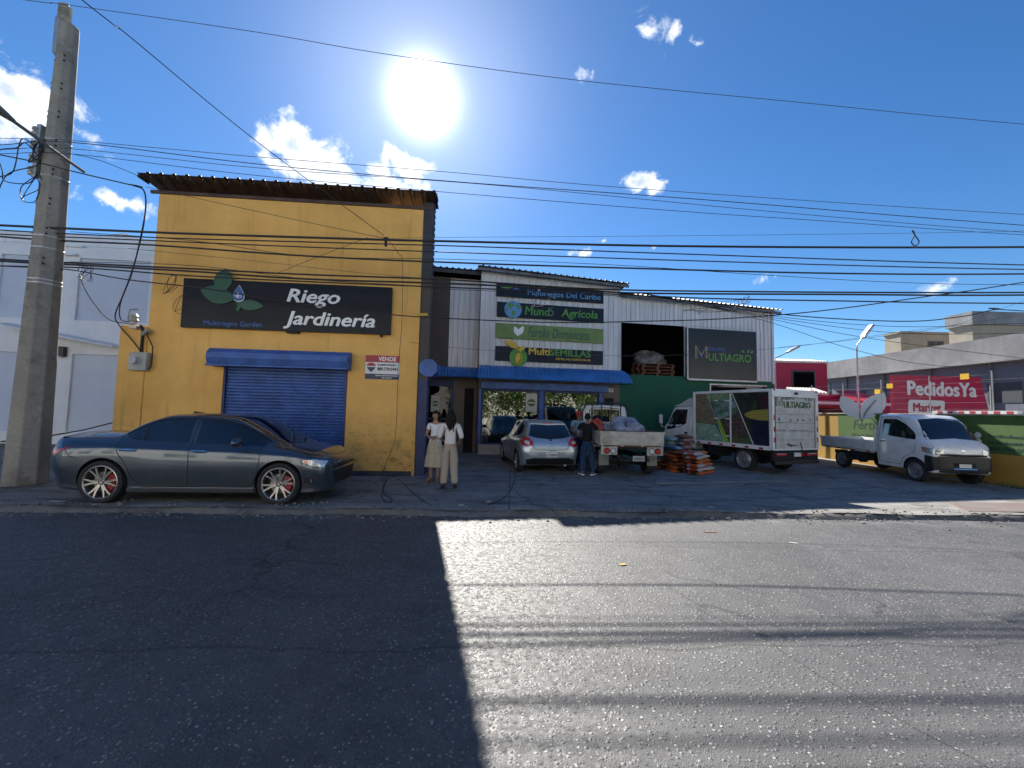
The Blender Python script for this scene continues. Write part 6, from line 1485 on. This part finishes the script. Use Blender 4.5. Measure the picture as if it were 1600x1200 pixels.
def skirtmat():
    m, t, b = mnodes('patterned_skirt'); p = t.new('ShaderNodeTexCoord').outputs['Object']
    v = t.vor(p, 28); t.l.new(t.mix(t.rng(v, .18, .34, 1., 0.), (.50, .43, .31), (.26, .19, .11)), b.inputs['Base Color']); b.inputs['Roughness'].default_value = .9; return m
# woman in trousers, back to the camera
p2 = gnd(701, 762, .03)
t2, J2, k2 = person('woman seen from behind in cream blouse, beige trousers and heels, with long dark hair', 0, 0, 1.70, R(8), mSk[1],
    dict(ell=((-.255, -.02, 1.15), .042, .042), wrl=((-.20, .17, 1.02), .026, .022), elr=((.25, -.05, 1.14), .042, .042), wrr=((.235, .14, 1.03), .026, .022), kl=((0, 0, 0), 0), ) if False else
    dict(ell=((-.25, -.03, 1.14), .042, .042), wrl=((-.17, .17, 1.04), .026, .022), elr=((.25, -.04, 1.14), .042, .042), wrr=((.20, .16, 1.03), .026, .022), pelvis=((0, 0, .96), .155, .115), hipl=((-.10, -.01, .90), .105, .115), hipr=((.10, -.01, .90), .105, .115), anl=((-.12, -.02, .10), .036, .038), anr=((.13, -.02, .10), .036, .038), toel=((-.14, .12, .03), .032, .022), toer=((.15, .12, .03), .032, .022)), True, loc=p2)
shirt(t2, J2, k2, mBlouse, sleeve=1.3, hem=.965, grow=.014, female=True, nm='blouse', cuff=.002)
trousers(t2, J2, k2, mBeige, .016, .014); shoes(t2, J2, k2, M('brown_leather', (.06, .025, .015), .45), .03); hair(t2, J2, k2, .36, .05)
# woman in skirt facing her
p1_ = gnd(678, 751, .03)
t1, J1, k1 = person('woman in white t-shirt and long cream patterned skirt facing the camera', 0, 0, 1.66, R(180 - 12), mSk[0],
    dict(ell=((-.235, .02, 1.13), .040, .04), wrl=((-.03, .17, 1.10), .025, .021), elr=((.24, .0, 1.12), .040, .04), wrr=((.02, .20, 1.08), .025, .021), anl=((-.09, 0, .085), .034, .038), anr=((.09, .0, .085), .034, .038)), True, loc=p1_)
shirt(t1, J1, k1, mShirtW, sleeve=.55, hem=1.06, grow=.016, female=True, nm='t_shirt')
q = MB(); rows = []
for j, (z, r_) in enumerate(((1.09, .125), (1.02, .145), (.92, .175), (.80, .185), (.66, .20), (.655, .212), (.5, .235), (.36, .25))):
    rows.append([((r_ + .012 * (j / 7) * math.sin(a * 13) + .006 * (j > 4) * math.sin(a * 29)) * math.cos(a) * k1, (r_ * .78 + .012 * (j / 7) * math.sin(a * 11)) * math.sin(a) * k1, z * k1) for a in np.linspace(0, 2 * PI, 72)[:-1]])
q.grid(rows, close=True); q.build('skirt', skirtmat(), t1, smooth=True)
shoes(t1, J1, k1, M('tan_leather', (.28, .15, .08), .5)); hair(t1, J1, k1, .33, .02)
# man in black shirt
mJean = fabric('dark_denim', (.02, .045, .10), 7); mBlackS = fabric('black_cotton', (.012, .012, .014), 8)
p3_ = gnd(917, 741, .03)
t3, J3, k3 = person('man seen from behind in black t-shirt, blue jeans and white-soled shoes beside the hatchback', 0, 0, 1.68, R(-12), mSk[2],
    dict(elr=((.33, .09, 1.20), .044, .044), wrr=((.46, .28, 1.22), .028, .024), ell=((-.27, -.03, 1.14), .044, .044), wrl=((-.20, .16, 1.02), .028, .024), anl=((-.14, -.03, .085), .038, .042), anr=((.16, .0, .085), .038, .042), knl=((-.115, .01, .5), .06, .06), knr=((.13, .02, .5), .06, .06), toel=((-.19, .10, .03), .036, .024), toer=((.20, .13, .03), .036, .024)), False, loc=p3_)
shirt(t3, J3, k3, mBlackS, sleeve=.62, hem=.93, grow=.022, nm='t_shirt'); trousers(t3, J3, k3, mJean, .016, .012, nm='jeans')
shoes(t3, J3, k3, M('grey_shoe', (.12, .12, .13), .6), sole=mTxtW); hair(t3, J3, k3, 0)
# man with red cap behind him
p4_ = Vector((2.13, 13.0, .03))
t4, J4, k4 = person('man in pale blue shirt and red cap standing behind the man in black', 0, 0, 1.72, R(-160), mSk[2],
    dict(elr=((.30, .05, 1.13), .044, .044), wrr=((.22, .26, 1.05), .028, .024), ell=((-.25, .06, 1.12), .044, .044), wrl=((-.10, .24, 1.06), .028, .024)), False, loc=p4_)
shirt(t4, J4, k4, fabric('pale_blue_cotton', (.20, .34, .42), 8), sleeve=.6, hem=.95, grow=.02); trousers(t4, J4, k4, mJean, .016, .012, nm='jeans'); shoes(t4, J4, k4, mTrim); hair(t4, J4, k4, 0)
q = MB(); c = (Vector(J4['skull'][0]) + Vector((0, .015, .055))) * k4; q.sph((c.x, c.y - .005, c.z + .05), (.098, .118, .088), 16, 8); q.grid([[(c.x + .085 * math.cos(a) * s_, c.y + .07 + .16 * math.sin(a) * s_, c.z + .06 - .02 * s_) for a in np.linspace(0, PI, 10)] for s_ in (.3, 1)])
q.build('cap', M('red_cap', (.38, .02, .03), .7), t4, smooth=True)

# ------------------------------------------------------------------ load on the truck bed
bpy.context.view_layer.update()
FM = fb.matrix_world.copy(); fh = fb.rotation_euler.z
def sack_mesh(L=.62, W_=.42, H_=.115, n=18, m=14, seed=0):
    rnd = random.Random(seed); rows = []; ph = [rnd.uniform(0, 6) for _ in range(4)]
    for i in range(m + 1):
        u = i / m * 2 - 1; e = (1 - abs(u) ** 3.5) ** .5 if abs(u) < 1 else 0
        wv = W_ / 2 * (.90 + .10 * e - .04 * (1 - abs(u)) + .02 * math.sin(u * 7 + ph[0])); hv = max(.006, H_ / 2 * e)
        row = []
        for j in range(n):
            t_ = 2 * PI * j / n; c, s_ = math.cos(t_), math.sin(t_)
            row.append((math.copysign(abs(c) ** .75, c) * wv * (1 + .02 * math.sin(3 * t_ + ph[1])), u * L / 2, math.copysign(abs(s_) ** .8, s_) * hv * (1 + .10 * math.sin(5 * u + 2 * t_ + ph[2])) + H_ / 2 - .012 * abs(u)))
        rows.append(row)
    mb = MB(); mb.grid(rows[::-1], close=True); return mb
def sackmat(name, c1, c2, band):
    m, t, b = mnodes(name); p = t.new('ShaderNodeTexCoord').outputs['Object']; s = t.new('ShaderNodeSeparateXYZ'); t.l.new(p, s.inputs[0])
    bd = t.math('MULTIPLY', t.rng(t.math('ABSOLUTE', s.outputs[0]), band - .01, band, 1., 0.), t.rng(t.noise(t.scale(p, (1, 1, 1)), 11, 3), .40, .44))
    c = t.mix(bd, c1, c2); c = t.mix(t.rng(t.noise(p, 5, 5, .7), .5, .75, 0, .5), c, (.10, .075, .055)); t.l.new(c, b.inputs['Base Color']); b.inputs['Roughness'].default_value = .42
    bn = t.new('ShaderNodeBump'); bn.inputs['Strength'].default_value = .7; bn.inputs['Distance'].default_value = .02; t.l.new(t.noise(p, 16, 4), bn.inputs['Height']); t.l.new(bn.outputs[0], b.inputs['Normal']); return m
SK = {'orange': sackmat('orange_sack', (.55, .13, .02), (.05, .02, .015), .10), 'brown': sackmat('brown_sack', (.15, .085, .05), (.30, .10, .04), .12), 'teal': sackmat('teal_sack', (.10, .25, .20), (.32, .38, .34), .10), 'white': sackmat('white_orange_sack', (.50, .47, .44), (.45, .07, .03), .11), 'purple': sackmat('mauve_sack', (.22, .13, .16), (.40, .34, .34), .13), 'blue': sackmat('navy_sack', (.03, .06, .16), (.35, .35, .36), .09)}
protos = {}
ORD = ['bottom', 'second', 'third', 'fourth', 'fifth', 'sixth', 'seventh', 'eighth', 'ninth', 'tenth']
NAMES = {'orange': 'orange', 'brown': 'brown', 'teal': 'teal green', 'white': 'white and orange', 'purple': 'mauve', 'blue': 'navy blue'}
def stack(desc, x, y, z0, cols, rz=0., dxy=(0, 0), hh=.108, jit=.03, seed=1, L=.62):
    rnd = random.Random(seed)
    for i, c in enumerate(cols):
        if c not in protos:
            o = sack_mesh(seed=len(protos)).build('sack', SK[c], smooth=True, ang=70); protos[c] = o
        else:
            o = protos[c].copy(); COL.objects.link(o)
        o.location = (x + dxy[0] * i + rnd.uniform(-jit, jit), y + dxy[1] * i + rnd.uniform(-jit, jit), z0 + i * hh); o.rotation_euler = (rnd.uniform(-.03, .03), rnd.uniform(-.03, .03), rz + rnd.uniform(-.10, .10))
        pos = 'bottom' if i == 0 else ('top' if i == len(cols) - 1 else ORD[i] + ' up')
        tag(o, f'{NAMES[c]} sack, {pos} {desc}', 'sack', 'sacks stacked on the lot beside the flatbed truck')
g1 = gnd(1059, 738, .02); g2 = gnd(1091, 742, .02)
stack('in the stack nearest the flatbed tailgate', g1.x, g1.y + .1, .02, ['orange', 'orange', 'brown', 'orange', 'orange', 'brown', 'blue'], R(8), (.0, .015), seed=1)
stack('in the teal-topped stack behind the flatbed corner', g1.x + .05, g1.y + .85, .02, ['brown', 'brown', 'orange', 'brown', 'brown', 'brown', 'teal', 'teal', 'teal'], R(2), seed=2)
stack('in the tall mauve stack at the back', g2.x + .12, g2.y + 1.25, .02, ['brown', 'orange', 'purple', 'orange', 'purple', 'white', 'purple', 'white', 'purple', 'brown'], R(-5), seed=3)
stack('in the front right stack of the pile', g2.x, g2.y + .05, .02, ['orange', 'white', 'white', 'orange', 'white', 'white'], R(-38), (-.01, .02), seed=4)
stack('in the slanting stack behind the front right one', g2.x + .38, g2.y + .42, .02, ['orange', 'white', 'orange', 'orange', 'white', 'orange'], R(-50), (-.03, .03), seed=5)
g3 = gnd(1036, 734, .02)
stack('in the short stack by the truck wheel', g3.x + .02, g3.y + .3, .02, ['orange', 'brown', 'orange'], R(5), seed=6)
o = lump('tarpaulin_bundle', 'blue-grey plastic tarpaulin heaped over the load on the flatbed', 'tarpaulin', FM @ Vector((1.15, -.22, .862)), fh, .62, .52, .62, M('blue_grey_tarp', (.16, .20, .32), .3, col2=(.36, .36, .37), vs=5, bump=.9, bs=9), 11, n=40, m=20, rough=.22)
o = lump('orange_bundle', 'bright orange-red bundle resting on a white sack on the truck bed', 'bundle', FM @ Vector((1.55, .56, 1.20)), fh, .34, .22, .26, M('orange_red_plastic', (.62, .07, .02), .4, var=.3, vs=6, bump=.7, bs=14), 12, rough=.3)
o = lump('white_sack', 'plump white sack standing under the orange bundle on the truck bed', 'sack', FM @ Vector((1.65, .40, .862)), fh, .36, .36, .46, M('white_woven', (.42, .40, .37), .7, var=.25, vs=8, bump=.6, bs=25), 13, rough=.1)

# ------------------------------------------------------------------ utility pole
mPole = concrete('pole_concrete', (.30, .285, .25), (.22, .21, .185), crack=.12, dirt=(.12, .11, .10))
bp_, tp_ = at(39, 757, 8.5), at(109, 42, 8.5)
up_ = thing('utility_pole', 'tall tapering concrete utility pole on the pavement behind the dark sedan', 'utility pole', (bp_.x, bp_.y, -.05), R(0))
dx_ = tp_.x - bp_.x; ph_ = tp_.z + .05
q = MB(); q.cyl((0, 0, 0), (dx_, 0, ph_), .345, .165, n=8, rot=PI / 8 + .12); q.build('shaft', mPole, up_, bevel=.02)
def pp(z, r_=0): return Vector((dx_ * z / ph_, 0, z)), .345 + (.165 - .345) * z / ph_
q = MB()
for i in range(26):
    c, r_ = pp(4.4 + i * .32 if i % 2 else 4.6 + i * .32)
    if c.z < ph_ - .3:
        for a in (-2.15, -.9): q.cyl(c + Vector((math.cos(a) * r_ * .90, math.sin(a) * r_ * .90, 0)), c + Vector((math.cos(a) * r_ * .965, math.sin(a) * r_ * .965, 0)), .022, n=8)
q.build('bolt_hole', mUnder, up_)
for z in (4.2, 4.28, 4.95, 5.2, 6.5, 7.3):
    c, r_ = pp(z); q = MB(); q.lathe([(r_ * .985, -.02), (r_ * 1.01, -.01), (r_ * 1.01, .01), (r_ * .985, .02)], 8, T=Matrix.Translation(c) @ Matrix.Rotation(PI / 8 + .12, 4, 'Z')); q.build('strap', mGalv, up_)
q = MB(); c, r_ = pp(ph_); q.box(c.x - .2, c.x - .1, -.12, -.02, ph_ - .7, ph_ + .12); q.prism([(c.x - .2, ph_ + .1), (c.x - .12, ph_ + .14), (c.x + .16, ph_ - .12), (c.x + .12, ph_ - .18)], -.05, .03)
q.build('top_bracket', mGalv, up_)
mPorc = M('grey_porcelain', (.33, .34, .33), .3, var=.3)
q = MB(); prof = [(0, 0)]
for i in range(5): prof += [(.07, .02 + i * .07), (.115, .04 + i * .07), (.07, .065 + i * .07)]
prof += [(.05, .40), (0, .42)]
q.lathe(prof, 16, T=Matrix.Translation((c.x - .10, -.03, ph_ + .10))); q.build('top_insulator', mPorc, up_, smooth=True)
for z in (7.45, 7.15, 6.85, 6.58):
    c, r_ = pp(z); q = MB(); q.lathe([(0, -.09), (.055, -.085), (.07, -.03), (.035, 0), (.07, .03), (.055, .085), (0, .09)], 12, T=Matrix.Translation(c + Vector((-r_ - .07, -.18, 0)))); q.build('spool_insulator', mPorc, up_, smooth=True)
q = MB(); c, r_ = pp(7.0); q.prism([(pp(6.45)[0].x - pp(6.45)[1] - .05, 6.45), (pp(6.45)[0].x - pp(6.45)[1] + .04, 6.45), (pp(7.6)[0].x - pp(7.6)[1] + .04, 7.6), (pp(7.6)[0].x - pp(7.6)[1] - .05, 7.6)], -.2, -.1); q.build('insulator_rack', mGalv, up_)
# lamp on its arm, reaching over the street
sl_ = thing('street_lamp', 'grey street lamp head on a long arm clamped to the utility pole', 'street lamp', (bp_.x, bp_.y, 0), 0)
a0, a1, a2 = at(132, 269, 8.7), at(72, 226, 8.05), at(12, 183, 7.4); o_ = Vector((bp_.x, bp_.y, 0))
MB().tube([a0 - o_, a1 - o_, a2 - o_], .032, 8).build('arm', M('dark_galvanised', (.16, .165, .17), .5, .5), sl_, smooth=True)
hd = MB(); d = (a2 - a1).normalized(); e_ = a2 - o_; q4 = d.to_track_quat('X', 'Z').to_matrix().to_4x4(); T = Matrix.Translation(e_) @ q4
hd.grid([[(x, w_ * .8 * y, h_ * .8 * z) for y, z in ((-1, 0), (-.7, .8), (0, 1), (.7, .8), (1, 0), (.7, -.5), (0, -.6), (-.7, -.5))] for x, w_, h_ in ((-.1, .05, .05), (.05, .10, .08), (.25, .15, .11), (.55, .15, .09), (.75, .09, .04), (.8, .01, .01))], 0, T, close=True)
hd.build('lamp_head', M('lamp_housing_grey', (.14, .15, .16), .5), sl_, smooth=True, fix=True)
MB().sph((e_ + d * .35 + Vector((0, 0, -.06)))[:], (.16, .12, .06), 14, 8).build('lens', M('lamp_lens', (.4, .4, .38), .15), sl_, smooth=True)

# ------------------------------------------------------------------ overhead cables
mCab = M('black_cable', (.010, .010, .011), .6); mCabG = M('grey_wire', (.05, .052, .055), .55)
def on(px, py, a, b=.045):
    d = ray(px, py); k = a / (d.y - b * d.x); return Vector((d.x * k, d.y * k, CAM_H + d.z * k))
def spl(P_, n=10):
    out = []
    for i in range(len(P_) - 1):
        p0, p1, p2, p3 = P_[max(i - 1, 0)], P_[i], P_[i + 1], P_[min(i + 2, len(P_) - 1)]
        for j in range(n):
            t_ = j / n; out.append(.5 * ((2 * p1) + (p2 - p0) * t_ + (2 * p0 - 5 * p1 + 4 * p2 - p3) * t_ ** 2 + (3 * p1 - p0 - 3 * p2 + p3) * t_ ** 3))
    return out + [P_[-1]]
def wire(label, pts, a=8.75, r_=.006, b=.045, ext=(1, 1), group='overhead cables along the street', mat=None, name='cable', cat='cable', n=8):
    P_ = [on(x, y, aa[0] if aa else a, b) for x, y, *aa in pts]
    if ext[0]: P_.insert(0, P_[0] + (P_[0] - P_[1]).normalized() * 6 + Vector((0, 0, .15)))
    if ext[1]: P_.append(P_[-1] + (P_[-1] - P_[-2]).normalized() * 10 + Vector((0, 0, .15)))
    S_ = spl(P_, n); o = MB().tube(S_, r_, 6).build(name, mat or mCab, smooth=True); tag(o, label, cat, group); return o
wire('thin single wire crossing the sky from the very top of the pole', [(40, 0), (101, 7), (400, 50), (600, 84), (900, 125), (1250, 160), (1600, 194)], 8.6, .007, mat=mCabG)
o = wire('diagonal wire dropping from the top left sky to the cable clamp above the shop sign', [(118, -8, 5.2), (200, 55, 5.9), (400, 220, 7.5), (600, 368, 8.8)], 0, .007, ext=(1, 0))
wire('upper thin wire of the group leaving the pole insulators', [(-40, 214), (105, 219), (400, 245), (690, 268), (1000, 295), (1600, 335)], 8.6, .006, mat=mCabG)
wire('second thin wire of the insulator group, passing over the roof', [(-40, 228), (105, 222), (400, 256), (700, 283), (1100, 312), (1600, 352)], 8.55, .008)
wire('third thin wire of the insulator group, sagging across the clouds', [(-40, 234), (105, 232), (400, 262), (780, 290), (1200, 330), (1600, 363)], 8.65, .006, mat=mCabG)
wire('lowest thin wire of the insulator group above the white shop', [(-40, 240), (105, 240), (400, 274), (800, 309), (1090, 332), (1300, 346), (1600, 367)], 8.7, .006)
wire('faint straight wire just over the thickest cable at the right', [(560, 374), (700, 371), (1100, 368), (1600, 361)], 9.3, .004, ext=(0, 1), mat=mCabG)
wire('thickest black cable running right across the picture', [(-40, 350), (0, 352), (240, 363), (480, 371), (700, 377), (1100, 385), (1600, 386)], 8.8, .024)
wire('cable lashed just beneath the thickest one at the left', [(-40, 357), (240, 371), (480, 378), (700, 384), (900, 391), (1100, 398), (1600, 414)], 8.85, .013)
wire('fourth heavy cable down, crossing the upper yellow wall', [(-40, 364), (0, 366), (240, 376), (480, 386), (700, 394), (1100, 408), (1600, 421)], 8.9, .013)
wire('thick cable passing behind the pole and along the middle of the yellow wall', [(-40, 366), (96, 376), (240, 383), (480, 400), (700, 410), (981, 419), (1300, 427), (1600, 428)], 8.95, .018)
wire('thin sagging wire dipping between the heavy cables above the white shop', [(110, 362), (300, 376), (480, 400), (700, 405), (940, 413), (1200, 430), (1400, 441), (1600, 445)], 9.0, .006, ext=(0, 1))
wire('upper cable of the low bundle over the signboard', [(-40, 402), (120, 411), (300, 420), (480, 429), (700, 437), (900, 450), (1100, 455), (1600, 457)], 9.1, .018)
wire('middle cable of the low bundle over the signboard', [(-40, 405), (120, 414), (300, 424), (480, 436), (700, 443), (900, 452), (1000, 458), (1300, 460), (1600, 461)], 9.15, .020)
wire('lower cable of the low bundle, twisted under the others', [(-40, 414), (120, 418), (300, 431), (480, 440), (700, 449), (900, 457), (1100, 466), (1300, 470), (1600, 474)], 9.2, .015)
wire('sagging cable in front of the signboard that rises again at the far right', [(-40, 413), (96, 420), (200, 437), (330, 452), (450, 472), (606, 491), (710, 498), (873, 504), (1000, 502), (1130, 498), (1280, 486), (1450, 463), (1600, 441)], 9.0, .012)
wire('very thin wire across the brown annex and lower shop signs', [(640, 535), (770, 548), (1000, 556), (1205, 545), (1400, 520), (1600, 492)], 9.6, .004, ext=(0, 1), mat=mCabG)
wire('thin wire from the pole crossing the signboard top edge', [(110, 409), (300, 415), (480, 436), (640, 446), (700, 452), (960, 462), (1100, 476)], 9.3, .006, ext=(0, 0))
wire('service wire slanting down from pole to the roof corner', [(110, 240, 8.5), (160, 252, 8.9), (228, 280, 9.6), (236, 284, 9.8)], 0, .007, ext=(0, 0))
wire('heavier service cable hooked beside the roof corner', [(-30, 236, 8.3), (60, 254, 8.5), (115, 268, 8.6), (205, 289, 8.8), (222, 292, 9.0)], 0, .012, ext=(0, 0))
wire('thin wire from the roof corner to the cable clamp on the yellow wall', [(228, 292, 9.2), (400, 330, 9.0), (560, 364, 8.9), (602, 372, 8.85)], 0, .005, ext=(0, 0))
wire('faint wire across the upper yellow wall below the heavy cables', [(200, 388), (400, 408), (560, 426), (700, 438)], 9.5, .004, ext=(0, 0), mat=mCabG)
wire('crossing wire that rises to the right over the yellow wall', [(430, 428, 9.2), (500, 400, 9.1), (575, 371, 8.9)], 0, .005, ext=(0, 0))
wire('slender wire dangling from the cable clamp down past the for-sale sign', [(604, 372, 8.9), (622, 395, 9.3), (629, 412, 9.9), (628, 500, 10.1), (622, 580, 10.15), (618, 680, 10.0), (604, 722, 9.8), (596, 745, 9.6)], 0, .006, ext=(0, 0), b=.0)
# fan of wires at the right
for i, (lb, pts, r_) in enumerate((
    ('uppermost wire of the fan leaving the warehouse corner', [(1000, 458), (1210, 490), (1404, 502), (1500, 495), (1560, 483), (1600, 486)], .012),
    ('second wire of the fan leaving the warehouse corner', [(1010, 462), (1210, 494), (1400, 510), (1600, 505)], .006),
    ('third wire of the fan leaving the warehouse corner', [(1060, 470), (1212, 497), (1400, 520), (1600, 521)], .006),
    ('fourth wire of the fan, dipping over the grey building', [(1080, 474), (1212, 500), (1355, 528), (1600, 560)], .006),
    ('lowest steep wire of the fan, ending over the pink sign', [(1100, 478), (1205, 504), (1330, 545), (1450, 570), (1600, 572)], .006),
    ('long faint wire climbing right above the street lamp', [(1215, 543), (1340, 530), (1480, 510), (1600, 470)], .004))):
    wire(lb, pts, 9.4 + i * .05, r_, ext=(0, 1), group='fan of wires at the right', mat=mCab if i < 3 else mCabG)
# loops and tangles
wire('black cable hanging in a long drop from the roof corner to the electricity meter', [(200, 288, 8.8), (222, 294, 8.9), (228, 318, 9.0), (222, 360, 9.2), (208, 420, 9.4), (192, 462, 9.6), (180, 492, 9.8), (186, 508, 9.9), (205, 530, 9.95), (222, 552, 9.98)], 0, .014, ext=(0, 0), group='service drops to the meter', b=0)
wire('second dropping cable just right of the first, ending at the insulator', [(208, 290, 8.85), (226, 300, 8.95), (226, 340, 9.1), (218, 382, 9.3), (204, 430, 9.5), (188, 475, 9.8), (190, 500, 9.9), (214, 502, 10.)], 0, .012, ext=(0, 0), group='service drops to the meter', b=0)
wire('thin slack cable from the cable knot by the pole to the insulator', [(122, 420, 9.0), (132, 450, 9.1), (150, 478, 9.4), (172, 500, 9.7), (205, 506, 10.)], 0, .010, ext=(0, 0), group='service drops to the meter', b=0)
wire('white slanting wire between the knot by the pole and the meter pillar', [(90, 455, 9.0), (130, 478, 9.4), (170, 496, 9.8), (206, 504, 10.)], 0, .006, ext=(0, 0), mat=mWhite, group='service drops to the meter', b=0)
def tangle(label, cx, cy, rx, ry, Y, r_, seed, turns=3, n=26):
    rnd = random.Random(seed); P_ = []
    for i in range(n):
        t_ = i / (n - 1) * turns * 2 * PI
        P_.append(at(cx + rx * math.cos(t_ + rnd.uniform(-.5, .5)) * rnd.uniform(.4, 1), cy + ry * math.sin(t_ * .9 + rnd.uniform(-.5, .5)) * rnd.uniform(.4, 1), Y + rnd.uniform(-.15, .15)))
    tag(MB().tube(spl(P_, 6), r_, 6).build('cable_tangle', mCab, smooth=True), label, 'cable tangle', 'tangled wires')
tangle('wide loops of cable hanging left of the pole under the street lamp', 25, 262, 40, 58, 8.2, .010, 1, 2, 14)
tangle('tight knot of black cable ends beside the pole insulators', 58, 236, 14, 20, 8.2, .009, 2, 3, 16)
tangle('cable ends curling below the pole insulators', 48, 300, 20, 28, 8.2, .008, 3, 2, 12)
tangle('knot of wires on the low bundle just right of the pole', 135, 428, 16, 14, 8.95, .006, 4, 3, 18)
tangle('curly loose wire on the bundle over the yellow wall', 268, 438, 14, 22, 9.1, .005, 5, 3, 14)
tangle('loose wire curls just left of the long black signboard', 282, 478, 14, 20, 9.2, .005, 6, 2, 9)
tangle('tangled wire hanging in front of the topmost shop sign', 845, 462, 26, 22, 9.1, .004, 7, 2, 14)
tangle('small coil of spare wire on the bundle above the warehouse', 1165, 468, 11, 8, 9.3, .004, 8, 3, 14)
tangle('messy slack wires along the warehouse roof edge', 1120, 480, 70, 12, 9.35, .005, 9, 3, 20)
tag(MB().tube(spl([at(1427, 360, 9.1), at(1429, 368, 9.1), at(1424, 378, 9.1), at(1430, 384, 9.1), at(1436, 378, 9.1), at(1430, 368, 9.1), at(1425, 360, 9.1)], 6), .012, 6).build('cable_loop', mCab, smooth=True), 'small loop of cable standing up from the thickest cable at the right', 'cable loop')
q = MB(); a = at(603, 378, 8.85); q.cbox(a, (.05, .05, .20)); q.cbox(a + Vector((.0, 0, .09)), (.10, .04, .03)); tag(q.build('cable_clamp', mCab, bevel=.005), 'black clamp joining cables over the yellow wall', 'clamp')
q = MB(); a = at(648, 490, 9.2); q.add([a, a + Vector((.28, 0, .02)), a + Vector((.30, .02, -.03)), a + Vector((.05, .02, -.05))], [(0, 1, 2, 3)]); q.add([Vector(v) + Vector((0, .015, 0)) for v in q.v], [(3, 2, 1, 0)]); tag(q.build('plastic_scrap', M('yellow_plastic', (.5, .38, .05), .6)), 'yellow plastic scrap caught on the sagging cable', 'scrap')
q = MB(); q.tube([at(1, 690, 8.9), at(60, 684, 9.4), at(130, 672, 10.0), at(178, 660, 10.6)], .016, 5); 
tag(q.build('chain', M('rusty_chain', (.06, .045, .04), .7, .5)), 'dark chain slung from the pole to the yellow pillar', 'chain')

# ------------------------------------------------------------------ small things on the ground
def ground_tube(label, pts, r_, z=.03):
    P_ = [gnd(x, y, .03) for x, y in pts]; P_ = [Vector((p.x, p.y, gz(p.x, p.y) + r_)) for p in P_]
    return tag(MB().tube(spl(P_, 8), r_, 5).build('loose_cable', mCab, smooth=True), label, 'cable', 'loose cables on the pavement')
ground_tube('loose cable looping on the pavement in front of the yellow corner', [(598, 748), (600, 770), (612, 782), (606, 790), (596, 775), (603, 752), (612, 742)], .008)
ground_tube('loose cable running from the yellow corner towards the kerb', [(606, 742), (622, 748), (640, 765), (660, 785), (672, 794)], .007)
ground_tube('long curved cable across the pavement in front of the hatchback', [(806, 742), (800, 760), (790, 775), (775, 788), (762, 793)], .007)
bd_ = thing('wooden_board', 'short wooden board lying at the foot of the yellow building corner', 'board', gnd(655, 739, .02), R(5))
MB().box(-.2, .3, -.1, .1, .0, .04).build('plank', M('grey_wood', (.16, .12, .09), .85, var=.3), bd_); MB().box(-.15, -.1, -.1, .1, -.015, .0).box(.2, .25, -.1, .1, -.015, .0).build('batten', MATS['grey_wood'], bd_)
def scrap(label, px, py, w_, l_, col, rz, name='litter', z=.006):
    p = gnd(px, py, 0); zz = gz(p.x, p.y) + z if p.y > kY(p.x) + .1 else z
    m_ = MB(); rnd = random.Random(px)
    m_.grid([[(i * w_ - w_ + rnd.uniform(-.1, .1) * w_, j * l_ - l_ + rnd.uniform(-.1, .1) * l_, rnd.uniform(.0, .3) * min(w_, l_) + .001) for i in range(3)] for j in range(3)])
    o = m_.build(name, M(f'litter_{col[0]:.2f}_{col[2]:.2f}', col, .8)); o.location = (p.x, p.y, zz); o.rotation_euler = (0, 0, rz)
    sol = o.modifiers.new('s', 'SOLIDIFY'); sol.thickness = .004; return tag(o, label, 'litter')
scrap('yellow dry leaf lying on the sunlit asphalt', 973, 883, .04, .02, (.42, .30, .08), .3, 'leaf')
scrap('white paper scrap on the sunlit asphalt right of the leaf', 1240, 849, .05, .012, (.6, .6, .58), -.4)
scrap('reddish twig-like scrap on the asphalt beyond the leaf', 1110, 832, .10, .01, (.25, .10, .06), .1)
scrap('pale crumpled wrapper in the gutter below the box truck', 1112, 800, .06, .03, (.5, .5, .48), .2)
scrap('small white wrapper in the gutter in front of the women', 720, 797, .05, .02, (.6, .6, .6), .2)
scrap('flat pale paper strip in the gutter behind the sedan wheel', 88, 792, .12, .02, (.55, .53, .5), .05)
scrap('brown wrapper beside the pavement edge near the sedan bumper', 560, 792, .06, .03, (.2, .15, .1), .4)
scrap('grey rag by the electricity pole foot', 8, 765, .14, .06, (.10, .09, .08), .2)
st = MB(); rnd = random.Random(5)
for i in range(900):
    X = rnd.uniform(-10, 12); Y = kY(X) + rnd.choice((rnd.gauss(-.15, .12), rnd.gauss(.1, .25))); s = rnd.uniform(.005, .022) * (2 if i % 40 == 0 else 1); z = (0 if Y < kY(X) - .06 else gz(X, Y)); 
    st.sph((X, Y, z + s * .3), (s * rnd.uniform(.8, 1.6), s, s * .7), 5, 4)
o = st.build('gravel', M('gutter_gravel', (.20, .185, .165), .9, var=.4, vs=20)); o['kind'] = 'stuff'; o['label'] = 'loose gravel and grit scattered along the gutter'; o['category'] = 'gravel'
gt = MB()
for i in range(160):
    X = 13.38 - abs(rnd.gauss(0, .10)); Y = rnd.choice((rnd.gauss(11.6, .25), rnd.gauss(10.9, .3))); h_ = rnd.uniform(.04, .16); a = rnd.uniform(0, 6); c = Vector((X, Y, .015))
    gt.add([c + Vector((math.cos(a) * .008, math.sin(a) * .008, 0)), c - Vector((math.cos(a) * .008, math.sin(a) * .008, 0)), c + Vector((rnd.uniform(-.05, .05), rnd.uniform(-.05, .05), h_))], [(0, 1, 2)])
o = gt.build('grass', M('weed_green', (.07, .12, .03), .8)); o['kind'] = 'stuff'; o['label'] = 'tufts of weeds at the foot of the ochre wall'; o['category'] = 'grass'
